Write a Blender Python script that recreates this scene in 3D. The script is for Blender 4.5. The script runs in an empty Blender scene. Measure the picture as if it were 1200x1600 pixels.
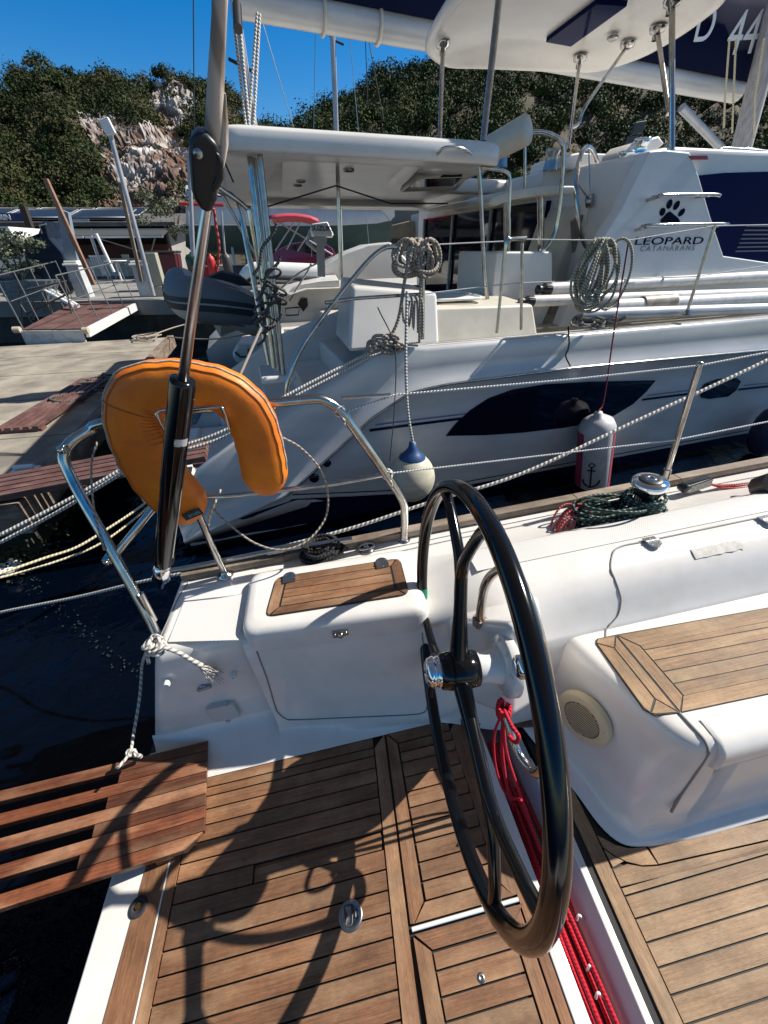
import bpy, bmesh, math, random
import numpy as np
from mathutils import Vector, Matrix
random.seed(7); rng=np.random.default_rng(7)
S=bpy.context.scene; COL=S.collection
PI=math.pi; R_=math.radians
# ------------------------------------------------------------------ camera
F=610.0; WL=2.1                                   # focal length in photo pixels; camera height above the water
def nz(a): a=np.array(a,float); return a/np.linalg.norm(a)
UPc=-nz([10,-897,610]); v1=nz([-130,400,610]); Yc=nz(v1-UPc*v1.dot(UPc)); Xc=nz(np.cross(Yc,UPc))
if Xc[0]<0: Xc=-Xc
PORT=nz([-130,400,610]); FWD=np.array([1,.19,.09]); FWD=nz(FWD-PORT*FWD.dot(PORT)); BUP=np.cross(FWD,PORT)
if BUP[1]<0: BUP=-BUP
def c2w(a): return Vector((a@Xc,a@Yc,a@UPc))
CAM=Vector((0,0,WL))
cr=Vector((Xc[0],Yc[0],UPc[0])); cu=Vector((Xc[1],Yc[1],UPc[1])); cf=Vector((Xc[2],Yc[2],UPc[2]))
cd=bpy.data.cameras.new('camera'); cam=bpy.data.objects.new('camera',cd); COL.objects.link(cam); S.camera=cam
m=Matrix((cr,cu,-cf)).transposed().to_4x4(); m.translation=CAM; cam.matrix_world=m
cd.sensor_fit='VERTICAL'; cd.sensor_height=36; cd.lens=36*F/1600; cd.clip_start=.02; cd.clip_end=2000
# ------------------------------------------------------------------ frames
fx,fp,fu=c2w(FWD),c2w(PORT),c2w(BUP)
MB=Matrix((fx,fp,fu)).transposed().to_4x4(); MB.translation=CAM-fu*1.6       # the sailing yacht: x forward, y to port, z up from the sole
MW=Matrix.Identity(4)
psi=R_(8); MC=Matrix.Rotation(psi,4,'Z'); MC.translation=Vector((.76,3.0,0)) # the catamaran: x along its hull, y inboard, z up from the water
def at(M,u,v,**k):
    d=cr*(u-600)+cu*(800-v)+cf*F
    Mi=M.inverted(); o=Mi@CAM; r=Mi.to_3x3()@d
    for ax,i in (('x',0),('y',1),('z',2)):
        if ax in k: t=(k[ax]-o[i])/r[i]
    return o+r*t
b=lambda u,v,**k: at(MB,u,v,**k)
w=lambda u,v,**k: at(MW,u,v,**k)
c=lambda u,v,**k: at(MC,u,v,**k)
# ------------------------------------------------------------------ light
Lb=Vector((-1.21,-.12,-1)); Lw=(MB.to_3x3()@Lb).normalized(); sd=-Lw
sl=bpy.data.lights.new('sun','SUN'); sl.energy=5.0; sl.angle=R_(.55); sl.color=(1,.955,.88)
so=bpy.data.objects.new('sun',sl); COL.objects.link(so); so.rotation_euler=Lw.to_track_quat('-Z','Y').to_euler(); so.location=(0,0,30)
W=bpy.data.worlds.new('World'); S.world=W; W.use_nodes=True; nt=W.node_tree
sky=nt.nodes.new('ShaderNodeTexSky'); sky.sky_type='NISHITA'; sky.sun_disc=False
sky.sun_elevation=math.asin(sd.z); sky.sun_rotation=math.atan2(sd.x,sd.y); sky.air_density=1.0; sky.dust_density=.15; sky.ozone_density=3.0
bg=nt.nodes['Background']; bg.inputs[1].default_value=.05
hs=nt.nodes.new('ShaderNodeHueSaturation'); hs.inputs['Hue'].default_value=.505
wtc=nt.nodes.new('ShaderNodeTexCoord'); wsp=nt.nodes.new('ShaderNodeSeparateXYZ'); nt.links.new(wtc.outputs['Generated'],wsp.inputs[0])
def wramp(a,b_,socket):                              # lower sky deepened, upper sky greyed and dimmed to cut its blue fill
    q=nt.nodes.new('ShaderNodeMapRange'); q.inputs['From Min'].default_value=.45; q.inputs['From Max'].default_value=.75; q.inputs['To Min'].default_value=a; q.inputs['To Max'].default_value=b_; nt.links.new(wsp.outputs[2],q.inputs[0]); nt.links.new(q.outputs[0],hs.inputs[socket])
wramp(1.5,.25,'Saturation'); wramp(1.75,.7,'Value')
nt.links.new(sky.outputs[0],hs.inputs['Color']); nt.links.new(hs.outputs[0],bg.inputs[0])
S.view_settings.view_transform='Standard'; S.view_settings.look='None'; S.view_settings.exposure=.56; S.view_settings.gamma=1
S.render.resolution_x=768; S.render.resolution_y=1024; S.render.engine='CYCLES'
# ------------------------------------------------------------------ materials
def mat(name,col,rough=.5,metal=0,col2=None,nscale=4,bump=0,bscale=20,coat=0,spec=None,ncon=(.35,.65),isl=0,emit=None,stretch=None):
    m=bpy.data.materials.new(name); m.use_nodes=True; n=m.node_tree.nodes; l=m.node_tree.links; p=n['Principled BSDF']
    p.inputs['Base Color'].default_value=(*col,1); p.inputs['Roughness'].default_value=rough; p.inputs['Metallic'].default_value=metal
    if coat: p.inputs['Coat Weight'].default_value=coat; p.inputs['Coat Roughness'].default_value=.05
    if spec is not None: p.inputs['Specular IOR Level'].default_value=spec
    tc=n.new('ShaderNodeTexCoord'); src=tc.outputs['Object']
    if stretch:
        mp=n.new('ShaderNodeMapping'); mp.inputs['Scale'].default_value=stretch; l.new(src,mp.inputs[0]); src=mp.outputs[0]
    out=None
    if col2 is not None:
        t=n.new('ShaderNodeTexNoise'); t.inputs['Scale'].default_value=nscale; t.inputs['Detail'].default_value=6; t.inputs['Roughness'].default_value=.6; l.new(src,t.inputs['Vector'])
        r=n.new('ShaderNodeValToRGB'); r.color_ramp.elements[0].position=ncon[0]; r.color_ramp.elements[1].position=ncon[1]
        r.color_ramp.elements[0].color=(*col,1); r.color_ramp.elements[1].color=(*col2,1); l.new(t.outputs[0],r.inputs[0]); out=r.outputs[0]
        l.new(out,p.inputs['Base Color'])
    if isl:
        g=n.new('ShaderNodeNewGeometry'); h=n.new('ShaderNodeHueSaturation'); mr=n.new('ShaderNodeMapRange')
        mr.inputs['To Min'].default_value=1-isl; mr.inputs['To Max'].default_value=1+isl; l.new(g.outputs['Random Per Island'],mr.inputs[0]); l.new(mr.outputs[0],h.inputs['Value'])
        if out: l.new(out,h.inputs['Color'])
        else: h.inputs['Color'].default_value=(*col,1)
        l.new(h.outputs[0],p.inputs['Base Color'])
    if bump:
        t=n.new('ShaderNodeTexNoise'); t.inputs['Scale'].default_value=bscale; t.inputs['Detail'].default_value=5; l.new(src,t.inputs['Vector'])
        bm=n.new('ShaderNodeBump'); bm.inputs['Strength'].default_value=bump; bm.inputs['Distance'].default_value=.01; l.new(t.outputs[0],bm.inputs['Height']); l.new(bm.outputs[0],p.inputs['Normal'])
    if emit: p.inputs['Emission Color'].default_value=(*emit,1); p.inputs['Emission Strength'].default_value=1
    return m
def teak(name,c1,c2,wear=(.42,.33,.24),island=.22,rough=.62):
    m=bpy.data.materials.new(name); m.use_nodes=True; n=m.node_tree.nodes; l=m.node_tree.links; p=n['Principled BSDF']; p.inputs['Roughness'].default_value=rough
    uv=n.new('ShaderNodeUVMap'); g=n.new('ShaderNodeNewGeometry')
    mp=n.new('ShaderNodeMapping'); mp.inputs['Scale'].default_value=(7,210,1); l.new(uv.outputs[0],mp.inputs[0])
    ad=n.new('ShaderNodeVectorMath'); ad.operation='ADD'; sc=n.new('ShaderNodeVectorMath'); sc.operation='SCALE'; sc.inputs[0].default_value=(31,57,13); l.new(g.outputs['Random Per Island'],sc.inputs['Scale'])
    l.new(mp.outputs[0],ad.inputs[0]); l.new(sc.outputs[0],ad.inputs[1])
    t=n.new('ShaderNodeTexNoise'); t.inputs['Scale'].default_value=1.0; t.inputs['Detail'].default_value=7; t.inputs['Roughness'].default_value=.65; t.inputs['Distortion'].default_value=.6; l.new(ad.outputs[0],t.inputs['Vector'])
    r=n.new('ShaderNodeValToRGB'); r.color_ramp.elements[0].position=.32; r.color_ramp.elements[1].position=.68; r.color_ramp.elements[0].color=(*c1,1); r.color_ramp.elements[1].color=(*c2,1); l.new(t.outputs[0],r.inputs[0])
    mp2=n.new('ShaderNodeMapping'); mp2.inputs['Scale'].default_value=(3.5,16,1); l.new(uv.outputs[0],mp2.inputs[0]); ad2=n.new('ShaderNodeVectorMath'); l.new(mp2.outputs[0],ad2.inputs[0]); l.new(sc.outputs[0],ad2.inputs[1])
    t2=n.new('ShaderNodeTexNoise'); t2.inputs['Scale'].default_value=1; t2.inputs['Detail'].default_value=5; l.new(ad2.outputs[0],t2.inputs['Vector'])
    r2=n.new('ShaderNodeValToRGB'); r2.color_ramp.elements[0].position=.45; r2.color_ramp.elements[1].position=.8; l.new(t2.outputs[0],r2.inputs[0])
    mx=n.new('ShaderNodeMixRGB'); mx.inputs[2].default_value=(*wear,1); l.new(r.outputs[0],mx.inputs[1]); l.new(r2.outputs[0],mx.inputs[0])
    # fine pores
    mp3=n.new('ShaderNodeMapping'); mp3.inputs['Scale'].default_value=(60,1400,1); l.new(uv.outputs[0],mp3.inputs[0])
    t3=n.new('ShaderNodeTexNoise'); t3.inputs['Scale'].default_value=1; t3.inputs['Detail'].default_value=3; l.new(mp3.outputs[0],t3.inputs['Vector'])
    h=n.new('ShaderNodeHueSaturation'); mr=n.new('ShaderNodeMapRange'); mr.inputs['To Min'].default_value=1-island; mr.inputs['To Max'].default_value=1+island; l.new(g.outputs['Random Per Island'],mr.inputs[0])
    mr3=n.new('ShaderNodeMapRange'); mr3.inputs['From Min'].default_value=.3; mr3.inputs['From Max'].default_value=.6; mr3.inputs['To Min'].default_value=.62; mr3.inputs['To Max'].default_value=1.06; l.new(t3.outputs[0],mr3.inputs[0])
    mu=n.new('ShaderNodeMath'); mu.operation='MULTIPLY'; l.new(mr.outputs[0],mu.inputs[0]); l.new(mr3.outputs[0],mu.inputs[1]); l.new(mu.outputs[0],h.inputs['Value']); l.new(mx.outputs[0],h.inputs['Color'])
    l.new(h.outputs[0],p.inputs['Base Color'])
    oc=n.new('ShaderNodeTexCoord'); t5=n.new('ShaderNodeTexNoise'); t5.inputs['Scale'].default_value=6; t5.inputs['Detail'].default_value=8; t5.inputs['Roughness'].default_value=.7; l.new(oc.outputs['Object'],t5.inputs['Vector'])
    mr5=n.new('ShaderNodeMapRange'); mr5.inputs['From Min'].default_value=.35; mr5.inputs['From Max'].default_value=.62; mr5.inputs['To Min'].default_value=.62; mr5.inputs['To Max'].default_value=1.1; l.new(t5.outputs[0],mr5.inputs[0])
    h5=n.new('ShaderNodeHueSaturation'); l.new(mr5.outputs[0],h5.inputs['Value']); l.new(h.outputs[0],h5.inputs['Color']); l.new(h5.outputs[0],p.inputs['Base Color'])
    bm=n.new('ShaderNodeBump'); bm.inputs['Strength'].default_value=.35; bm.inputs['Distance'].default_value=.002; l.new(t.outputs[0],bm.inputs['Height']); l.new(bm.outputs[0],p.inputs['Normal'])
    return m
def ropemat(name,c1,c2,pitch=.03,turns=1,rough=.85,braid=False,frac=.5):
    m=bpy.data.materials.new(name); m.use_nodes=True; n=m.node_tree.nodes; l=m.node_tree.links; p=n['Principled BSDF']; p.inputs['Roughness'].default_value=rough
    uv=n.new('ShaderNodeUVMap'); sp=n.new('ShaderNodeSeparateXYZ'); l.new(uv.outputs[0],sp.inputs[0])
    def line(sgn):
        a=n.new('ShaderNodeMath'); a.operation='MULTIPLY'; a.inputs[1].default_value=sgn*turns; l.new(sp.outputs[1],a.inputs[0])
        bb=n.new('ShaderNodeMath'); bb.operation='MULTIPLY_ADD'; bb.inputs[1].default_value=1/pitch; l.new(sp.outputs[0],bb.inputs[0]); l.new(a.outputs[0],bb.inputs[2])
        s=n.new('ShaderNodeMath'); s.operation='MULTIPLY'; s.inputs[1].default_value=2*PI; l.new(bb.outputs[0],s.inputs[0])
        q=n.new('ShaderNodeMath'); q.operation='SINE'; l.new(s.outputs[0],q.inputs[0]); return q.outputs[0]
    o=line(1)
    if braid:
        a=n.new('ShaderNodeMath'); a.operation='MULTIPLY'; l.new(o,a.inputs[0]); l.new(line(-1),a.inputs[1]); o=a.outputs[0]
    r=n.new('ShaderNodeValToRGB'); r.color_ramp.elements[0].position=frac-.35 if not braid else frac-.1; r.color_ramp.elements[1].position=frac if not braid else frac+.1
    mr=n.new('ShaderNodeMapRange'); mr.inputs['From Min'].default_value=-1; l.new(o,mr.inputs[0]); l.new(mr.outputs[0],r.inputs[0])
    r.color_ramp.elements[0].color=(*c2,1); r.color_ramp.elements[1].color=(*c1,1); l.new(r.outputs[0],p.inputs['Base Color'])
    bm=n.new('ShaderNodeBump'); bm.inputs['Strength'].default_value=.5; bm.inputs['Distance'].default_value=.003; l.new(o,bm.inputs['Height']); l.new(bm.outputs[0],p.inputs['Normal'])
    return m
def nonslip(name,col,scale=160):
    m=mat(name,col,.42,col2=tuple(x*.93 for x in col),nscale=3); n=m.node_tree.nodes; l=m.node_tree.links; p=n['Principled BSDF']
    tc=n.new('ShaderNodeTexCoord'); mp=n.new('ShaderNodeMapping'); mp.inputs['Rotation'].default_value=(0,0,R_(40)); mp.inputs['Scale'].default_value=(scale,scale,.01); l.new(tc.outputs['Object'],mp.inputs[0])
    v=n.new('ShaderNodeTexVoronoi'); v.inputs['Scale'].default_value=1; v.inputs['Randomness'].default_value=.0; l.new(mp.outputs[0],v.inputs['Vector'])
    bm=n.new('ShaderNodeBump'); bm.inputs['Strength'].default_value=.55; bm.inputs['Distance'].default_value=.0015; bm.invert=True; l.new(v.outputs['Distance'],bm.inputs['Height']); l.new(bm.outputs[0],p.inputs['Normal'])
    return m
gel=mat('gelcoat',(.73,.70,.66),.22,coat=.2,col2=(.63,.60,.55),nscale=7,bump=.03,bscale=9,ncon=(.45,.8))
gelns=nonslip('gelcoat_nonslip',(.66,.645,.615))
gelcat=mat('catamaran_gelcoat',(.72,.695,.65),.25,col2=(.63,.605,.565),nscale=2,bump=.03,bscale=2)
gelhull=mat('hull_gelcoat',(.56,.55,.535),.2,col2=(.42,.42,.415),nscale=1.1,bump=.02,bscale=2,stretch=(1,1,3))
gelcream=mat('cream_gelcoat',(.62,.575,.48),.4,col2=(.52,.48,.40),nscale=5)
seamm=mat('groove_shade_grey',(.22,.21,.20),.6)  # grey painted in for the shade of the recessed grooves
teakL=teak('teak_sole',(.15,.064,.029),(.295,.142,.067),(.38,.235,.13))
teakR=teak('teak_pale',(.22,.125,.062),(.38,.235,.125),(.44,.30,.18),.14)
teakS=teak('teak_seat',(.20,.105,.042),(.38,.22,.105),(.45,.31,.17),.16)
teakG=teak('varnished_board',(.085,.022,.010),(.235,.078,.031),(.40,.23,.13),.45,.45)
woodold=teak('weathered_board',(.13,.085,.06),(.30,.21,.15),(.45,.38,.30),.25,.8)
caprailm=teak('caprail_wood',(.16,.11,.075),(.32,.24,.17),(.45,.38,.30),.1,.7)
brownb=teak('brown_board',(.09,.035,.028),(.18,.085,.065),(.27,.17,.14),.2,.6)
caulk=mat('caulk',(.012,.011,.010),.6)
steel=mat('polished_steel',(.55,.53,.50),.2,1,col2=(.36,.34,.31),nscale=14)
steeld=mat('dull_steel',(.30,.30,.30),.34,1,col2=(.42,.41,.38),nscale=20)
chrome=mat('chrome',(.75,.76,.78),.06,1)
blackg=mat('black_gloss',(.004,.004,.005),.13,spec=.42)
blackm=mat('black_plastic',(.012,.012,.013),.42)
blackr=mat('black_rubber',(.02,.02,.022),.7)
redr=ropemat('red_rope',(.55,.008,.028),(.40,.004,.018),.008,1)
pinkr=ropemat('faded_red_rope',(.48,.09,.08),(.36,.05,.05),.012,1)
whiter=ropemat('white_laid_rope',(.58,.55,.50),(.24,.225,.20),.022,1)
creamr=ropemat('cream_rope',(.60,.53,.36),(.36,.30,.18),.02,1)
greyr=ropemat('grey_rope',(.36,.31,.25),(.20,.165,.13),.02,1)
greenr=ropemat('green_black_rope',(.20,.25,.22),(.010,.032,.024),.045,1,braid=True,frac=.80)
brownr=ropemat('wrapped_brown_rope',(.50,.42,.34),(.26,.20,.15),.12,1)
orange=mat('orange_vinyl',(.84,.225,.006),.48,col2=(.62,.13,.005),nscale=6,bump=.35,bscale=14)
whitep=mat('white_plastic',(.75,.75,.72),.4)
navy=mat('navy_canvas',(.006,.009,.032),.9,bump=.2,bscale=30,spec=.05)
glassd=mat('dark_glass',(.003,.004,.012),.05,spec=.32)
glassb=mat('blue_glass',(.006,.012,.06),.12,spec=.1)
glassb.node_tree.nodes['Principled BSDF'].inputs['IOR'].default_value=1.12
navyp=mat('navy_paint',(.004,.007,.025),.3,spec=.15)
beige=mat('beige_plastic',(.62,.52,.34),.5)
graypl=mat('grey_plastic',(.035,.035,.04),.6,spec=.15)
alu=mat('grey_alloy',(.42,.43,.45),.45,.3,col2=(.33,.34,.36),nscale=3)
conc=mat('concrete',(.36,.315,.25),.9,col2=(.17,.15,.12),nscale=1.9,bump=.5,bscale=12)
concg=mat('quay_concrete',(.27,.26,.24),.9,col2=(.17,.165,.155),nscale=.6,bump=.4,bscale=6)
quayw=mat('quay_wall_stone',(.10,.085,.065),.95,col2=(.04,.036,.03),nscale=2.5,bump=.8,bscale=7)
# ------------------------------------------------------------------ mesh helpers
class G:
    def __init__(s): s.v=[]; s.f=[]; s.uv=[]; s.sm=[]
    def add(s,vs,fs,uvs=None,sm=False):
        o=len(s.v); s.v+=[Vector(p) for p in vs]
        for i,f in enumerate(fs):
            s.f.append([a+o for a in f]); s.sm.append(sm)
            s.uv.append(uvs[i] if uvs else [(0,0)]*len(f))
        return s
    def hexa(s,P,uvs=None):   # P: 4 bottom + 4 top points
        return s.add(P,[(3,2,1,0),(4,5,6,7),(0,1,5,4),(1,2,6,5),(2,3,7,6),(3,0,4,7)],uvs)
    def box(s,a,bb):
        x0,y0,z0=[min(p,q) for p,q in zip(a,bb)]; x1,y1,z1=[max(p,q) for p,q in zip(a,bb)]
        return s.hexa([(x0,y0,z0),(x1,y0,z0),(x1,y1,z0),(x0,y1,z0),(x0,y0,z1),(x1,y0,z1),(x1,y1,z1),(x0,y1,z1)])
    def plank(s,poly,z,th,along=(1,0),off=None):  # polygon in xy (list of (x,y)) ccw; uv along the grain in metres
        al=Vector(along).normalized(); ac=Vector((-al.y,al.x)); n=len(poly); o=off if off is not None else (random.random()*9,random.random()*9)
        q=[Vector((p[0],p[1])) for p in poly]
        ar=sum(q[i].x*q[(i+1)%n].y-q[(i+1)%n].x*q[i].y for i in range(n))
        if ar<0: q=q[::-1]
        zf=z if callable(z) else (lambda x,y:z)
        vs=[(p.x,p.y,zf(p.x,p.y)) for p in q]+[(p.x,p.y,zf(p.x,p.y)-th) for p in q]
        uv=[(p.dot(al)+o[0],p.dot(ac)+o[1]) for p in q]
        fs=[list(range(n))]; us=[uv]
        for i in range(n):
            j=(i+1)%n; fs.append([i,i+n,j+n,j]); us.append([uv[i],uv[i],uv[j],uv[j]])
        return s.add(vs,fs,us)
    def obox(s,p,q,wd,th,up=(0,0,1),uvs=True):   # board from p to q, centre line, width wd, thickness th (below)
        p=Vector(p);q=Vector(q); d=(q-p); L=d.length; d.normalize(); u=Vector(up); sdv=d.cross(u).normalized()*wd/2; uu=sdv.cross(d).normalized()*th
        o=random.random()*9
        P=[p-sdv-uu,q-sdv-uu,q+sdv-uu,p+sdv-uu,p-sdv,q-sdv,q+sdv,p+sdv]
        us=[[(o,o),(o,wd+o),(L+o,wd+o),(L+o,o)],[(o,o),(L+o,o),(L+o,wd+o),(o,wd+o)],[(o,o),(L+o,o),(L+o,th+o),(o,th+o)],[(o,o),(o+wd,o),(o+wd,th+o),(o,th+o)],[(L+o,o),(o,o),(o,th+o),(L+o,th+o)],[(o,o),(o+wd,o),(o+wd,th+o),(o,th+o)]]
        us[0]=[(o,o),(L+o,o),(L+o,wd+o),(o,wd+o)]
        return s.hexa(P,us)
    def tube(s,pts,r,n=10,caps=True,closed=False,smooth=0):
        P=[Vector(p) for p in pts]
        if smooth: P=crom(P,smooth,closed)
        rs=r if hasattr(r,'__len__') else None
        m=len(P); T=[]
        for i in range(m):
            a=P[(i-1)%m] if (closed or i>0) else P[i]; bb=P[(i+1)%m] if (closed or i<m-1) else P[i]
            t=(bb-a); T.append(t.normalized() if t.length>1e-9 else Vector((0,0,1)))
        u=T[0].orthogonal().normalized(); vs=[]; L=0; Ls=[]
        for i in range(m):
            if i: L+=(P[i]-P[i-1]).length
            Ls.append(L)
            u=(u-T[i]*u.dot(T[i])).normalized(); v=T[i].cross(u)
            rr=r
            if rs: k=i/(m-1)*(len(rs)-1); a=int(min(k,len(rs)-2)); rr=rs[a]+(rs[a+1]-rs[a])*(k-a)
            for j in range(n):
                t=2*PI*j/n; vs.append(P[i]+(u*math.cos(t)+v*math.sin(t))*rr)
        fs=[];us=[]
        for i in range(m if closed else m-1):
            i2=(i+1)%m; l2=Ls[i2] if i2 else L+(P[0]-P[-1]).length
            for j in range(n):
                j2=(j+1)%n; fs.append((i*n+j,i*n+j2,i2*n+j2,i2*n+j)); us.append([(Ls[i],j/n),(Ls[i],(j+1)/n),(l2,(j+1)/n),(l2,j/n)])
        s.add(vs,fs,us,True)
        if caps and not closed: s.add(vs[:n],[list(range(n))[::-1]]); s.add(vs[-n:],[list(range(n))])
        return s
    def lathe(s,org,axis,prof,n=24,sm=True):   # prof: (radius, height along axis)
        o=Vector(org); a=Vector(axis).normalized(); u=a.orthogonal().normalized(); v=a.cross(u); vs=[]
        for r,h in prof:
            for j in range(n): t=2*PI*j/n; vs.append(o+a*h+(u*math.cos(t)+v*math.sin(t))*max(r,1e-5))
        fs=[]
        for i in range(len(prof)-1):
            for j in range(n): j2=(j+1)%n; fs.append((i*n+j,i*n+j2,(i+1)*n+j2,(i+1)*n+j))
        return s.add(vs,fs,None,sm)
    def loft(s,rows,closed=False,sm=True,caps=False,uv=True):
        m=len(rows[0]); vs=[p for r in rows for p in r]; fs=[];us=[]
        for i in range(len(rows)-1):
            for j in range(m if closed else m-1):
                j2=(j+1)%m; fs.append((i*m+j,i*m+j2,(i+1)*m+j2,(i+1)*m+j)); us.append([(i,j),(i,j+1),(i+1,j+1),(i+1,j)])
        s.add(vs,fs,us,sm)
        if caps: s.add(rows[0],[list(range(m))[::-1]]); s.add(rows[-1],[list(range(m))])
        return s
    def prism(s,poly,vec,sm=False):   # planar polygon of 3D points extruded by vec
        q=[Vector(p) for p in poly]; vec=Vector(vec); n=len(q)
        s.add(q+[p+vec for p in q],[list(range(n)),list(range(2*n-1,n-1,-1))]+[(i,i+n,(i+1)%n+n,(i+1)%n) for i in range(n)],None,sm); return s
def crom(P,k=6,closed=False):
    P=[Vector(p) for p in P]
    if len(P)<3: return P
    out=[]; n=len(P); rng_=n if closed else n-1
    for i in range(rng_):
        p0=P[(i-1)%n] if (closed or i>0) else P[0]*2-P[1]; p1=P[i]; p2=P[(i+1)%n]; p3=P[(i+2)%n] if (closed or i<n-2) else P[-1]*2-P[-2]
        for j in range(k):
            t=j/k; out.append(.5*((2*p1)+(p2-p0)*t+(2*p0-5*p1+4*p2-p3)*t*t+(3*p1-p0-3*p2+p3)*t**3))
    if not closed: out.append(P[-1])
    return out
OFF={}
def link(name,g,m,parent=None,M=None,off=None,bevel=0,sub=0,sharp=False):
    me=bpy.data.meshes.new(name); off=off or Vector((0,0,0))
    me.from_pydata([tuple(v-off) for v in g.v],[],g.f); ul=me.uv_layers.new(name='UVMap')
    fl=[x for u in g.uv for p in u for x in p]; ul.data.foreach_set('uv',fl)
    me.polygons.foreach_set('use_smooth',g.sm); me.materials.append(m); me.update()
    bmm=bmesh.new(); bmm.from_mesh(me); bmesh.ops.recalc_face_normals(bmm,faces=bmm.faces); bmm.to_mesh(me); bmm.free()
    o=bpy.data.objects.new(name,me); COL.objects.link(o)
    if parent: o.parent=parent
    if M is not None: o.matrix_world=M
    if bevel: q=o.modifiers.new('bevel','BEVEL'); q.width=bevel; q.segments=3; q.limit_method='ANGLE'; q.angle_limit=R_(40); q.harden_normals=False; me.polygons.foreach_set('use_smooth',[True]*len(me.polygons)); w2=o.modifiers.new('wn','WEIGHTED_NORMAL'); w2.keep_sharp=False
    if sub: q=o.modifiers.new('sub','SUBSURF'); q.levels=sub; q.render_levels=sub
    return o
def tag(o,label=None,cat=None,group=None,kind=None):
    for k,v in (('label',label),('category',cat),('group',group),('kind',kind)):
        if v: o[k]=v
    return o
def thing(name,M,base,label,cat,group=None):
    o=bpy.data.objects.new(name,None); o.empty_display_size=.1; COL.objects.link(o); base=Vector(base); o.matrix_world=M@Matrix.Translation(base); OFF[o.name]=base
    return tag(o,label,cat,group)
def root_of(o):
    while o.parent: o=o.parent
    return o
def part(name,g,m,parent,label=None,**k):
    o=link(name,g,m,parent,off=OFF[root_of(parent).name],**k)
    if label: o['label']=label
    return o
def solo(name,g,m,label,cat,M=MW,group=None,**k):
    lo=Vector((sum(v.x for v in g.v)/len(g.v),sum(v.y for v in g.v)/len(g.v),min(v.z for v in g.v)))
    o=link(name,g,m,None,M@Matrix.Translation(lo),off=lo,**k); return tag(o,label,cat,group)
def setting(name,g,m,M=MW,kind='structure',**k):
    o=link(name,g,m,None,M,**k); o['kind']=kind; return o
def ctree(o,parent=None):
    q=o.copy(); COL.objects.link(q)
    if parent: q.parent=parent
    for ch in list(o.children): ctree(ch,q)
    return q
def text(name,body,size,M,m,parent=None,ext=.002,sx=1,bold=0,spacing=1):
    cu_=bpy.data.curves.new(name,'FONT'); cu_.body=body; cu_.size=size; cu_.extrude=ext; cu_.align_x='CENTER'; cu_.align_y='CENTER'; cu_.offset=bold; cu_.space_character=spacing
    t=bpy.data.objects.new(name,cu_); COL.objects.link(t); dg=bpy.context.evaluated_depsgraph_get(); me=bpy.data.meshes.new_from_object(t.evaluated_get(dg)); COL.objects.unlink(t); bpy.data.objects.remove(t)
    me.materials.clear(); me.materials.append(m); o=bpy.data.objects.new(name,me); COL.objects.link(o)
    mm=M@Matrix.Diagonal((sx,1,1,1))
    if parent: o.parent=parent; o.matrix_local=Matrix.Translation(-OFF[root_of(parent).name])@mm
    else: o.matrix_world=mm
    return o
def frame3(o,x,y):
    x=Vector(x).normalized(); y=Vector(y); y=(y-x*x.dot(y)).normalized(); z=x.cross(y); m=Matrix((x,y,z)).transposed().to_4x4(); m.translation=Vector(o); return m
def lerp(a,bb,t): return Vector(a)*(1-t)+Vector(bb)*t
def coil(g,cen,rx,ry,turns,h,r,axis='z',jit=.15,n=28,rn=6,rnd=random):
    pts=[]
    cen=Vector(cen)
    for k in range(int(turns*n)):
        t=2*PI*k/n; q=1+jit*math.sin(t*.37+1.3)*math.cos(t*.11); hh=h*(k/(turns*n))+jit*.3*h*math.sin(t*.7)
        pts.append(cen+Vector((rx*q*math.cos(t),ry*q*math.sin(t),hh)))
    g.tube(pts,r,rn); return g
# ------------------------------------------------------------------ the sailing yacht we stand on
yacht=thing('sailing_yacht',MB,(0,0,0),'white sailing yacht with teak cockpit sole and black wheel, its stern filling the foreground','yacht')
Y=yacht
def fy(x): return -.10*max(0,min(1,(x+.45)/.65))      # the cockpit side closes in forwards
def seat_side(x):
    return [(.71,.0),(.72,.2),(.735,.40),(.742,.452),(.748,.462),(.755,.472),(.765,.49),(.785,.53),(.805,.565),(.83,.592),(.86,.612),(.90,.622),(.97,.627),(1.06,.624),(1.10,.600),(1.13,.565),(1.30,.553),(1.37,.55),(1.41,.53),(1.44,.3),(1.42,-.2),(1.3,-.8)]
def lock_side(x):
    d=fy(x)
    return [(.80,0),(.835,.012),(.885+d,.028),(.905+d,.05),(.915+d,.12),(.917+d*.9,.20),(.92+d*.8,.30),(.924+d*.7,.42),(.928+d*.6,.50),(.935+d*.5,.53),(.95+d*.4,.546),(.98,.552),(1.03,.553),(1.09,.553),(1.15,.553),(1.2,.553),(1.30,.552),(1.37,.55),(1.41,.53),(1.44,.3),(1.42,-.2),(1.3,-.8)]
rows=[]
for i in range(30):
    x=-.44+i*(1.0/29)
    t=max(0,min(1,(x-.16)/.30)); t=t*t*(3-2*t)
    A=lock_side(x); Bq=seat_side(x)
    rows.append([Vector((x,A[j][0]*(1-t)+Bq[j][0]*t,A[j][1]*(1-t)+Bq[j][1]*t)) for j in range(22)])
for x in (.62,.75,.95,1.2,1.6,2.2,3.0,4.0):
    rows.append([Vector((x,p[0]-(.0 if x<2.5 else 0),p[1])) for p in seat_side(x)])
g=G(); g.loft(rows); part('cockpit_coaming',g,gel,Y)
# nonslip panel on the coaming top, 3 mm proud
g=G(); rr=[]
for i in range(14):
    x=.40+i*.2; q=[]
    for (y,z) in [(.957,.6262),(.965,.6268),(.99,.6265),(1.02,.6252),(1.05,.6243),(1.068,.619)]: q.append((x,y,z+.0025))
    rr.append(q)
g.loft(rr); part('nonslip_panel',g,gelns,Y)
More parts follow.
